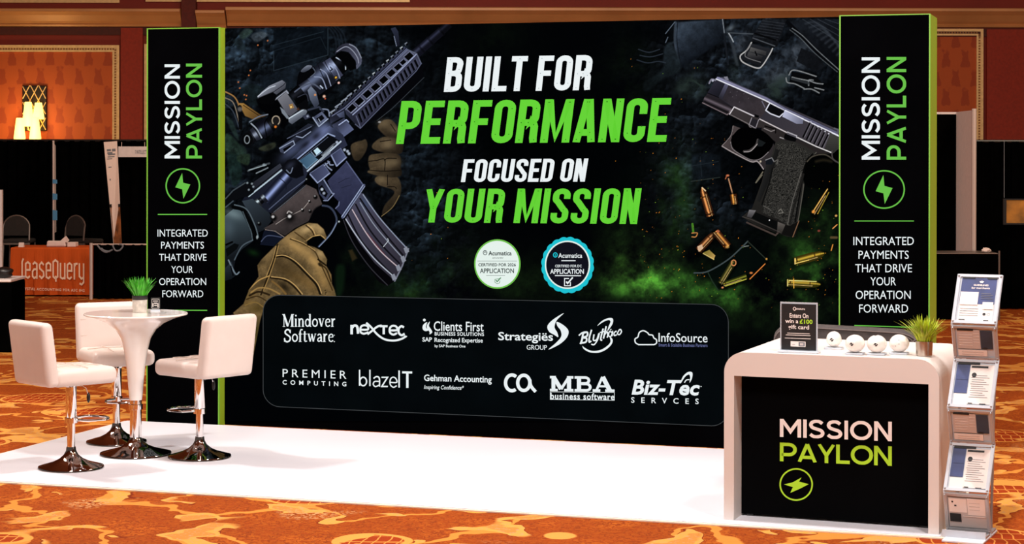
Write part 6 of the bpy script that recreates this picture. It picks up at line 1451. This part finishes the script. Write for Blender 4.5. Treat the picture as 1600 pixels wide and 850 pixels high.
for i in range(6):
    t = MB(); fw = .06; fh = .055
    for r_ in ((0, 0, 1, fh), (0, 1-fh, 1, 1), (0, fh, fw, 1-fh), (1-fw, fh, 1, 1-fh)): t.hexa(pane(i, *r_, -.006), pane(i, *r_, .008))
    pf = t.build('pocket_frame', M['acrylic_edge'] if i % 2 else M['metal_grey'], br)
    MB().hexa(pane(i, fw, fh, 1-fw, 1-fh, -.005), pane(i, fw, fh, 1-fw, 1-fh, -.002)).build('pocket_back', M['metal_grey'] if i in (0,) else M['acrylic_edge'], br)
    pp, bl_, ik, gy = ('leaflet', M['paper']), ('brochure_cover', M['ink_blue'] if i in (5, 1, 3) else M['ink_teal']), ('printed_bar', M['ink']), ('printed_text', M['paper_grey'] if i in (0, 2, 4) else M['ink_grey'])
    def S(k, *r_): MB().hexa(pane(i, *r_[:4], r_[4]), pane(i, *r_[:4], r_[4]+.0012)).build(k[0], k[1], br)
    if i == 5:
        S(pp, .10, .06, .90, .93, .0); S(bl_, .10, .40, .90, .93, .002); S(pp, .11, .38, .52, .64, .004); S(pp, .64, .30, .88, .44, .005)
        F = txt('GUIDELINES', .03).fit(((.38, .80), (.72, .80), (.72, .765), (.38, .765))); F.join(txt('for merchants', .02).fit(((.34, .745), (.76, .745), (.76, .705), (.34, .705)))); F.poly([(.50, .86), (.53, .83), (.58, .83), (.61, .86), (.555, .875)])
        F.on(lambda x, y: pane(i, x, y, x, y, .0045)[0]).build('cover_lettering', M['paper'], br)
        for k in range(4): S(gy, .58, .61-k*.035, .80+.05*(k % 2), .618-k*.035, .004)
        for k in range(4): S(gy, .14, .30-k*.045, .56, .305-k*.045, .002)
        S(ik, .12, .915, .40, .945, .006); S(ik, .68, .91, .90, .94, .006); S(ik, .14, .07, .28, .085, .003); S(ik, .70, .065, .82, .08, .003)
        for k in range(10):
            pass
        F = Flat(); F.ellipse(.70, .20, .035, .028, 16); F.on(lambda x, y: pane(i, x, y, x, y, .003)[0]).build('round_seal', M['ink'], br)
        F = Flat(); F.ring(.80, .20, .035, .022, .006, 16); F.on(lambda x, y: pane(i, x, y, x, y, .003)[0]).build('round_seal', M['ink_grey'], br)
    elif i in (4, 2):
        S(gy, .10, .30, .62, .88, .002); S(bl_, .63, .30, .90, .86, .002); S(pp, .10, .08, .76, .27, .004); S(ik, .11, .86, .48, .91, .005)
        for k in range(5): S(pp, .14, .40+k*.08, .44, .410+k*.08, .0035)
        for k in range(4): S(pp, .47, .50+k*.09, .60, .508+k*.09, .0035)
        for k in range(2): S(gy, .18, .13+k*.07, .68, .14+k*.07, .0055)
        F = Flat(); F.ellipse(.72, .30, .07, .05, 14); F.on(lambda x, y: pane(i, x, max(y, .30), x, y, .004)[0]).build('round_seal', M['ink'], br)
    elif i in (3, 1):
        S(pp, .40, .08, .94, .90, .002); S(bl_, .08, .30, .38, .92, .001); S(pp, .10, .06, .42, .28, .003); S(ik, .10, .89, .60, .94, .004); S(ik, .42, .83, .80, .87, .004)
        for k in range(11): S(gy, .44+(.02 if k % 3 else 0), .22+k*.045, .86-.06*(k % 3), .226+k*.045, .004)
        S(bl_, .10, .58, .36, .62, .003)
        F = Flat(); F.ellipse(.50, .68, .055, .05, 18); F.on(lambda x, y: pane(i, x, y, x, y, .0045)[0]).build('round_seal', M['ink'], br)
        S(ik, .44, .085, .54, .10, .004); S(ik, .70, .08, .84, .095, .004)
    else:
        S(gy, .08, .10, .94, .88, .002); S(pp, .10, .50, .50, .86, .004); S(pp, .52, .44, .92, .88, .003); S(ik, .10, .24, .36, .46, .005); S(ik, .16, .76, .20, .80, .006); S(ik, .22, .66, .27, .70, .006); S(pp, .40, .40, .92, .42, .006)
        for k in range(3): S(gy, .56, .58+k*.09, .80, .59+k*.09, .005)
for u in (0, 1):
    x = BWd*u
    MB().tube([bl(x, .13, .004)]+[bl(x, y, z) for a in pts for y, z in ((a[0], a[1]), (a[2], a[3]))], .006, 6).build('side_rail', M['acrylic_edge'], br)
for i in range(6):
    for u in (.02, .98):
        for v in (.04, .96):
            q = pane(i, u, v, u, v, .010)[0]; MB().ball(q, .006, .006, .006, 8, 6).build('hinge_screw', M['metal_grey'], br, smooth=True)
MB().box(.02, -.10, 0, BWd+.004, .32, .012).build('base_board', M['white_floor'], br, bevel=.003)
bt = MB(); bt.hexa([bl(0, 0, .0125), bl(BWd, 0, .0125), bl(BWd, .30, .0125), bl(0, .30, .0125)], [bl(0, 0, .026), bl(BWd, 0, .026), bl(BWd, .30, .026), bl(0, .30, .026)])
bt.build('base_tray', M['metal_grey'], br, bevel=.003)
MB().hexa([bl(0, -.004, .0), bl(BWd, -.004, 0), bl(BWd, .004, .0), bl(0, .004, 0)], [bl(0, -.004, .05), bl(BWd, -.004, .05), bl(BWd, .004, .05), bl(0, .004, .05)]).build('tray_lip', M['acrylic_edge'], br)
# back struts hold the zigzag up
for u in (.1, .9): MB().tube([bl(BWd*u, .28, .014), bl(BWd*u, .20, .6), bl(BWd*u, .125, 1.30)], .008, 6).build('rear_strut', M['metal_grey'], br)

# ================================================================ neighbouring stands, left
def curtain(o, px0, px1, d, ztop, z0=.01, pitch=.16, amp=.035, name='curtain'):
    x0, x1 = (at_d(px0, 240, d)-CAM).dot(_r), (at_d(px1, 240, d)-CAM).dot(_r)
    n = max(8, int((x1-x0)/pitch*8)); m = MB(); vs = []; fs = []
    rng = random.Random(int(px0))
    for i in range(n+1):
        x = x0+(x1-x0)*i/n; y = amp*math.sin(x/pitch*2*PI+rng.uniform(-.5, .5))
        for t in (0, 1):
            for z in (ztop, z0): vs.append(tuple(cw(x, d-y*(1 if z == z0 else .5)+t*.012, z)))
    for i in range(n):
        a, b = 4*i, 4*(i+1)
        fs += [(a, b, b+1, a+1), (a+3, b+3, b+2, a+2), (a, a+2, b+2, b), (a+1, b+1, b+3, a+3)]
    fs += [(0, 1, 3, 2), (4*n, 4*n+2, 4*n+3, 4*n+1)]
    m.add(vs, fs); return m.build(name, M['drape'], o, world=True, smooth=True)
def T_d(d): return lambda x, y, z: tuple(cw(x, d-y, z))
def X_(px, d): return (at_d(px, 240, d)-CAM).dot(_r)
D1 = 31.0
z1 = zat(221, D1)
o = thing('pipe_and_drape', 'tall black pipe and drape behind the orange table', 'drape wall', foot(66, D1), YAW)
curtain(o, -110, 232, D1, z1)
MB().tube([tuple(cw(X_(-112, D1), D1+.02, z1)), tuple(cw(X_(233, D1), D1+.02, z1))], .022, 8).build('top_rail', M['lever_black'], o, world=True)
for px in (-108, 84, 231): MB().tube([tuple(cw(X_(px, D1), D1+.06, 0.0)), tuple(cw(X_(px, D1), D1+.06, z1))], .022, 8).build('upright', M['lever_black'], o, world=True)
def oriented(name, label, cat, px, d, rz=YAW, **k):
    return thing(name, label, cat, foot(px, d), rz, **k)
# low side drape with white post
D2 = 28.3
o = oriented('low_drape', 'waist-high black drape with white post right of the orange table', 'drape', 186, D2)
zl = zat(383, D2)
curtain(o, 146, 229, D2, zl, pitch=.12)
MB().tube([tuple(cw(X_(145, D2), D2, zl)), tuple(cw(X_(229, D2), D2, zl))], .012, 8).build('rail', M['pole'], o, world=True)
MB().tube([tuple(cw(X_(143, D2), D2-.02, 0)), tuple(cw(X_(143, D2), D2-.02, zl+.02))], .024, 10).build('post', M['pole'], o, world=True)
o = oriented('power_cables', 'tangled grey cables hanging over the low black drape', 'cable', 170, D2)
cb = MB()
for pxs in (((152, 383), (158, 390), (166, 394), (176, 390)), ((176, 383), (180, 391), (187, 391), (192, 384), (186, 381)), ((158, 388), (164, 392), (172, 393))):
    cb.tube([tuple(at_d(x, y, D2-.06)) for x, y in smoothpath(pxs)], .012, 6)
cb.build('cable_loops', M['ink_grey'], o, world=True, smooth=True)
# orange table
D3 = 28.9
x0, x1 = X_(18, D3), X_(142, D3); zt3 = zat(388, D3)
o = oriented('covered_table', 'table under an orange printed cloth beneath the lit wall sconce', 'table', 80, D3)
n = 48; m = MB(); vs = []; fs = []
loop = []
dep = .75
segs = [((x0, 0), (x1, 0)), ((x1, 0), (x1, dep)), ((x1, dep), (x0, dep)), ((x0, dep), (x0, 0))]
for (a, b) in segs:
    k = 24 if a[1] == b[1] else 10
    for i in range(k):
        t = i/k; loop.append((a[0]+(b[0]-a[0])*t, a[1]+(b[1]-a[1])*t))
c0 = ((x0+x1)/2, dep/2); L = len(loop)
for j, z in enumerate((zt3, zt3-.02, zt3*.5, .02)):
    for i, (x, y) in enumerate(loop):
        f = (0, .004, .012, .03)[j]*(1+.9*math.sin(i*1.7))+(.0 if j == 0 else .006*j)
        dx, dy = x-c0[0], y-c0[1]; r = math.hypot(dx, dy)
        vs.append(tuple(cw(x+dx/r*f, D3+y+dy/r*f, z)))
for j in range(3):
    for i in range(L): fs.append((j*L+i, j*L+(i+1) % L, (j+1)*L+(i+1) % L, (j+1)*L+i))
fs.append(tuple(range(L)))
m.add(vs, fs); m.build('orange_cloth', M['orange_cloth'], o, world=True)
for xx, yy in ((x0+.06, .06), (x1-.06, .06), (x0+.06, dep-.06), (x1-.06, dep-.06)): MB().tube([tuple(cw(xx, D3+yy, .0)), tuple(cw(xx, D3+yy, zt3-.01))], .018, 8).build('leg', M['chair_frame'], o, world=True)
def PO(x, y):
    return at_d(x, y, D3-.062)
F = Flat(); zx = lambda x, y: (x/4.72, 320+y/4.72)
def lq(ch):
    R = lambda pts: [(a, b) for a, b in pts]
    if ch == 'l': return [([(.2, 1.15), (.10, .95), (.10, .1), (.2, -.05)], 0)], .3
    if ch == 'e': return [([(.08, .5), (.42, .5), (.42, .85), (.25, .95), (.08, .85), (.08, .12), (.25, .04), (.42, .15)], 0)], .55
    if ch == 'a': return [([(.10, .82), (.25, .95), (.42, .85), (.42, 0)], 0), ([(.42, .55), (.2, .55), (.08, .42), (.08, .14), (.2, .04), (.42, .12)], 0)], .55
    if ch == 's': return [([(.42, .80), (.25, .95), (.08, .80), (.10, .60), (.40, .40), (.42, .18), (.25, .04), (.06, .18)], 0)], .54
    if ch == 'Q': return [([(.08, .15), (.08, 1.0), (.25, 1.1), (.44, 1.0), (.44, .15), (.25, .04)], 1), ([(.28, .2), (.30, -.15)], 0)], .58
    if ch == 'u': return [([(.08, .95), (.08, .12), (.25, .04), (.42, .12)], 0), ([(.42, .95), (.42, 0)], 0)], .55
    if ch == 'r': return [([(.08, .95), (.08, 0)], 0), ([(.08, .75), (.2, .92), (.34, .92)], 0)], .40
    if ch == 'y': return [([(.08, .95), (.08, .2), (.25, .06), (.42, .15)], 0), ([(.42, .95), (.42, -.15), (.25, -.28), (.10, -.2)], 0)], .55
    return [], .2
x = 0
for ch in 'leaseQuery':
    st, adv = lq(ch)
    for q, cl in st: F.stroke([(a+x, b) for a, b in q], .115, bool(cl))
    x += adv
F.fit((zx(158, 392), zx(622, 404), zx(622, 598), zx(158, 588)))
F.join(txt('CRYSTAL ACCOUNTING FOR ASC 842', .025, 1.2).fit((zx(148, 608), zx(624, 622), zx(624, 642), zx(148, 628))))
F.on(PO).build('cloth_lettering', M['orange_print'], o, world=True)
def small_box(name, label, cat, px0, px1, py0, py1, d, m, dz=0, dep=.2):
    xa, xb = X_(px0, d), X_(px1, d); zb = zt3; za = zb+(py1-py0)*d/FPX
    o = oriented(name, label, cat, (px0+px1)/2, d); 
    return o, xa, xb, zb, za
o, xa, xb, zb, za = small_box('gift_bag', 'crumpled pale paper gift bag lying on the orange table', 'bag', 74, 104, 376, 388, 29.15, None)
mm = MB(); rng = random.Random(4)
mm.rbox(xa, 0, zb, xb, .22, za-.03, .02, 2, lambda x, y, z: tuple(cw(x+rng.uniform(-.008, .008), 29.1+y, max(zb, z+rng.uniform(-.012, .012)))))
mm.build('bag_body', M['banner_white'], o, world=True)
kn = MB(); xm = X_(101, 29.15)
kn.add([tuple(cw(*p)) for p in ((xm-.06, 29.12, za-.03), (xm+.03, 29.12, za+.05), (xm+.06, 29.2, za-.02), (xm-.02, 29.24, za+.01), (xm-.08, 29.2, za-.035), (xm+.05, 29.1, za-.05))], [(0, 5, 1), (1, 5, 2), (2, 3, 1), (0, 1, 3), (0, 3, 4), (2, 5, 0, 4, 3)])
kn.build('twisted_neck', M['banner_white'], o, world=True)
o, xa, xb, zb, za = small_box('flyer_stack', 'short pale stack of flyers beside the gift bag on orange table', 'flyers', 105, 118, 379, 386, 29.1, None)
MB().rbox(xa, 0, zb, xb, .2, za, .006, 1, T_d(29.3)).build('sheets', M['banner_white'], o, world=True)
o, xa, xb, zb, za = small_box('place_card', 'small pale card at the left end of the orange table', 'card', 30, 38, 381, 388, 29.05, None)
MB().add([tuple(cw(*p)) for p in ((xa, 29.0, zb), (xb, 29.0, zb), (xb, 29.04, za), (xa, 29.04, za), (xa, 29.08, zb), (xb, 29.08, zb))], [(0, 1, 2, 3), (3, 2, 5, 4), (0, 3, 4), (1, 5, 2), (0, 4, 5, 1)]).build('folded_card', M['banner_white'], o, world=True)

def make_chair():
    o = thing('event_chair', 'x', 'chair', (0, 0, 0), 0, 'round-backed chairs behind the orange table')
    w = .20; zs, ztp = .77, 1.14
    bp = [(-w, 0, zs-.02), (-w, .02, .93)]+[(w*math.cos(a), .04, .94+.185*math.sin(a)) for a in [math.radians(d) for d in range(165, 14, -15)]]+[(w, .02, .93), (w, 0, zs-.02)]
    MB().tube(bp, .014, 8).build('back_frame', M['chair_frame'], o, smooth=True)
    pr = [(-w+.012, .82)]+[((w-.012)*math.cos(a), .94+.172*math.sin(a)) for a in [math.radians(d) for d in range(180, -1, -15)]]+[(w-.012, .82)]
    MB().prism(pr, .012, .045).build('back_pad', M['chair_fabric'], o, bevel=.006)
    MB().rbox(-.21, .0, zs-.07, .21, .42, zs-.0, .03, 3).build('seat', M['chair_fabric'], o, smooth=True)
    MB().box(-.215, -.012, zs-.085, .215, .0, zs-.06).build('seat_rail', M['chair_frame'], o)
    for x, y in ((-.19, .02), (.19, .02), (-.19, .40), (.19, .40)): MB().tube([(x, y, zs-.06), (x*1.12, y+(.04 if y > .2 else -.04), 0)], .012, 8).build('leg', M['chair_frame'], o, smooth=True)
    return o
ch = make_chair(); p = foot(25, 30.2); ch.location = p; ch.rotation_euler = (0, 0, YAW); FRAME[ch] = Matrix.Translation(p) @ Matrix.Rotation(YAW, 4, 'Z')
ch['label'] = 'round-backed dark chair behind the left end of the orange table'
copy_thing(ch, foot(116, 30.2), YAW-.6, 'round-backed dark chair behind the right end of the orange table, angled')
# banners
d = 30.3
o = oriented('side_on_banner', 'narrow banner stand seen edge-on between the two dark chairs', 'banner', 84.5, d)
MB().tube([tuple(cw(X_(84, d), d, 0.03)), tuple(cw(X_(83.5, d), d, zat(221, d)))], .016, 8).build('pole', M['pole'], o, world=True)
MB().add([tuple(at_d(*p)) for p in ((82.5, 222, d), (86.5, 228, d+.5), (87.5, 362, d+.5), (83.5, 365, d))]+[tuple(at_d(*p)) for p in ((83, 222, d+.01), (87, 228, d+.51), (88, 362, d+.51), (84, 365, d+.01))], [(0, 1, 2, 3), (7, 6, 5, 4), (0, 4, 5, 1), (1, 5, 6, 2), (2, 6, 7, 3), (3, 7, 4, 0)]).build('banner_sheet', M['grey_panel'], o, world=True)
for y0, y1 in ((280, 287), (302, 312), (328, 344)): MB().add([tuple(at_d(*p)) for p in ((82.2, y0, d-.02), (89.5, y0+1, d-.02), (89.5, y1, d-.02), (82.2, y1, d-.02), (82.2, y0, d-.012), (89.5, y0+1, d-.012), (89.5, y1, d-.012), (82.2, y1, d-.012))], [(3, 2, 1, 0), (4, 5, 6, 7), (0, 1, 5, 4), (1, 2, 6, 5), (2, 3, 7, 6), (3, 0, 4, 7)]).build('print_patch', M['banner_blue'], o, world=True)
MB().box(X_(78, d), -.08, 0, X_(91, d), .08, .03, T_d(d)).build('foot', M['pole'], o, world=True)
d = 29.6
o = oriented('pull_up_banner', 'tilted white pull-up banner with brown picture beside the left tower', 'banner', 178, d)
c4 = ((162, 222), (183, 220.5), (190.5, 384), (177.5, 384)); dd = (0, .25, .25, 0)
def PBn(u, v, off=0.0):
    TL, TR, BR_, BL = c4
    x = (TL[0]*(1-u)+TR[0]*u)*(1-v)+(BL[0]*(1-u)+BR_[0]*u)*v; y = (TL[1]*(1-u)+TR[1]*u)*(1-v)+(BL[1]*(1-u)+BR_[1]*u)*v
    return tuple(at_d(x, y, d+.25*u-off))
def pq(u0, v0, u1, v1, off, th=.006): return MB().hexa([PBn(u0, v0, off), PBn(u1, v0, off), PBn(u1, v1, off), PBn(u0, v1, off)], [PBn(u0, v0, off+th), PBn(u1, v0, off+th), PBn(u1, v1, off+th), PBn(u0, v1, off+th)])
pq(0, 0, 1, 1, 0).build('banner_sheet', M['banner_white'], o, world=True)
pq(.05, .63, 1, 1, .008, .003).build('picture', M['banner_brown'], o, world=True)
tx = MB()
for v, u0, u1, h in ((.07, .2, .5, .02), (.07, .58, .85, .025), (.10, .2, .6, .016), (.115, .25, .8, .014), (.14, .2, .75, .01), (.16, .15, .55, .008), (.24, .2, .85, .008), (.355, .2, .9, .018), (.42, .4, .75, .012), (.44, .45, .8, .01), (.50, .3, .85, .01), (.56, .45, .8, .01)):
    q = pq(u0, v, u1, v+h, .008, .003); tx.add(q.v, q.f)
tx.build('banner_lettering', M['ink_grey'], o, world=True)
pq(-.03, .6, 1.03, .63, .009, .003).build('divider', M['ink'], o, world=True)
fz = Vector(PBn(.5, 1)); MB().box(X_(176, d), -.15, 0, X_(196, d), .15, .06, T_d(d+.1)).build('cassette', M['pole'], o, world=True)
xb_ = cw(X_(186, d), d+.16, 0)
MB().tube([(xb_.x, xb_.y, .05), tuple(Vector(PBn(.7, .3))+_f*.03)], .01, 6).build('support_pole', M['pole'], o, world=True)
d = 30.85
o = oriented('booth_sign', 'small white identification sign hung on the black drape', 'sign', 206, d)
MB().box(X_(185, d), 0, zat(246.5, d), X_(231, d), .012, zat(230, d), T_d(d)).build('sign_board', M['grey_panel'], o, world=True)
F = txt('7 INTELLECT', .01).fit(quad(211, 234.5, 229, 240.5)); F.on(lambda x, y: at_d(x, y, d-.016)).build('sign_lettering', M['ink_grey'], o, world=True)
MB().tube([tuple(at_d(190, 222, d)), tuple(at_d(190, 231, d))], .006, 6).tube([tuple(at_d(226, 222, d)), tuple(at_d(226, 231, d))], .006, 6).build('hanger', M['pole'], o, world=True)
d = 25.5
o = oriented('panel_edge', 'pale grey display panel cut off at the left photo border', 'display panel', -14, d)
MB().box(X_(-34, d), -.03, 0, X_(4, d), .03, zat(298, d), T_d(d)).build('panel_board', M['grey_panel'], o, world=True)
MB().box(X_(-36, d), -.25, 0, X_(2, d), .25, .03, T_d(d)).build('panel_foot', M['pole'], o, world=True)
d = 20.9
o = oriented('draped_counter', 'black covered counter with pale top at the left photo border', 'counter', -24, d)
zc = zat(437, d)
MB().rbox(X_(-70, d), -.5, 0, X_(22, d), .1, zc-.03, .02, 2, T_d(d)).build('black_cover', M['drape'], o, world=True)
MB().rbox(X_(-71, d), -.51, zc-.03, X_(22, d), .12, zc, .008, 2, T_d(d)).build('top_board', M['satin_white'], o, world=True)
o = oriented('dark_bundle', 'black cloth bundle lying on the pale counter at left border', 'bundle', 0, d)
rb = random.Random(6); MB().ball((0, 0, .06), .10, .08, .06, 14, 9, lambda x, y, z: tuple(cw(X_(2, d)+x*(1+.15*math.sin(9*z*10)), d+.12+y, zc+max(0, z)))).build('bundle_cloth', M['lever_black'], o, world=True, smooth=True)

# ================================================================ neighbouring stands, right
d = 27.0
o = oriented('hard_wall_booth', 'pale end panel of a hard-wall booth beside the right tower', 'display panel', 1505, d)
xa, xb, xc = X_(1430, d), X_(1493, d), X_(1519, d-1.2)
q0 = [cw(xb, d, 0), cw(xc, d-1.2, 0)]
za, zb2 = zat(174, d), zat(163, d-1.2)
MB().hexa([tuple(cw(xb, d, 0)), tuple(cw(xc, d-1.2, 0)), tuple(cw(xc+.04, d-1.2, 0)), tuple(cw(xb+.04, d, 0))], [tuple(cw(xb, d, za)), tuple(cw(xc, d-1.2, za)), tuple(cw(xc+.04, d-1.2, za)), tuple(cw(xb+.04, d, za))]).build('end_panel', M['grey_panel'], o, world=True)
MB().tube([tuple(cw(xc+.02, d-1.22, 0)), tuple(cw(xc+.02, d-1.22, za+.02))], .03, 8).build('corner_post', M['pole'], o, world=True)
MB().box(xa, 0, .01, xb, .05, za-.02, T_d(d)).build('back_panel', M['drape'], o, world=True)
MB().box(xa, -.02, za-.03, xb, .06, za, T_d(d)).build('top_rail', M['grey_panel'], o, world=True)
d = 26.2
o = oriented('pipe_and_drape', 'tall black pipe and drape at the right photo border', 'drape wall', 1580, d+.6)
zr = zat(219, d)
curtain(o, 1523, 1760, d+.6, zr)
MB().tube([tuple(cw(X_(1520, d+.6), d+.62, zr)), tuple(cw(X_(1762, d+.6), d+.62, zr))], .022, 8).build('top_rail', M['lever_black'], o, world=True)
for px in (1524, 1750): MB().tube([tuple(cw(X_(px, d+.6), d+.66, 0)), tuple(cw(X_(px, d+.6), d+.66, zr))], .022, 8).build('upright', M['lever_black'], o, world=True)
d = 26.2
o = oriented('framed_picture', 'dim amber framed picture hung on the black drape at right', 'picture', 1590, d)
MB().box(X_(1572, d), 0, zat(347, d), X_(1625, d), .015, zat(311, d), T_d(d)).build('picture_print', M['amber'], o, world=True)
fr = MB()
for a, b, c, e in ((1567, 1630, 309, 311), (1567, 1630, 347, 349.5), (1567, 1572, 311, 347), (1625, 1630, 311, 347)): fr.box(X_(a, d), 0, zat(e, d), X_(b, d), .03, zat(c, d), T_d(d))
fr.build('picture_frame', M['lever_black'], o, world=True)
MB().tube([tuple(at_d(1569, 309, d)), tuple(at_d(1569, 219, d+.5))], .004, 5).build('hanging_wire', M['ink_grey'], o, world=True)
d = 25.2
o = oriented('black_table', 'black draped table in front of the right drape', 'table', 1520, d)
zq = zat(393.5, d)
MB().rbox(X_(1450, d), -.5, 0, X_(1557, d), .1, zq-.012, .02, 2, T_d(d)).build('black_cover', M['drape'], o, world=True)
MB().rbox(X_(1449, d), -.51, zq-.012, X_(1557.5, d), .11, zq, .004, 2, T_d(d)).build('table_edge', M['chair_frame'], o, world=True)
MB().tube([tuple(cw(X_(1558, d), d-.12, 0)), tuple(cw(X_(1558, d), d-.12, zq+.03))], .012, 8).build('post', M['chair_frame'], o, world=True)
o = oriented('paper_bundle', 'small pale crumpled paper on the black table at right', 'paper', 1541, d)
rb = random.Random(9); MB().ball((0, 0, .03), .06, .05, .03, 12, 7, lambda x, y, z: tuple(cw(X_(1541, d)+x+rb.uniform(-.012, .012), d+y, zq+.002+max(0, z+rb.uniform(-.006, .006))))).build('crumpled_sheet', M['banner_white'], o, world=True)
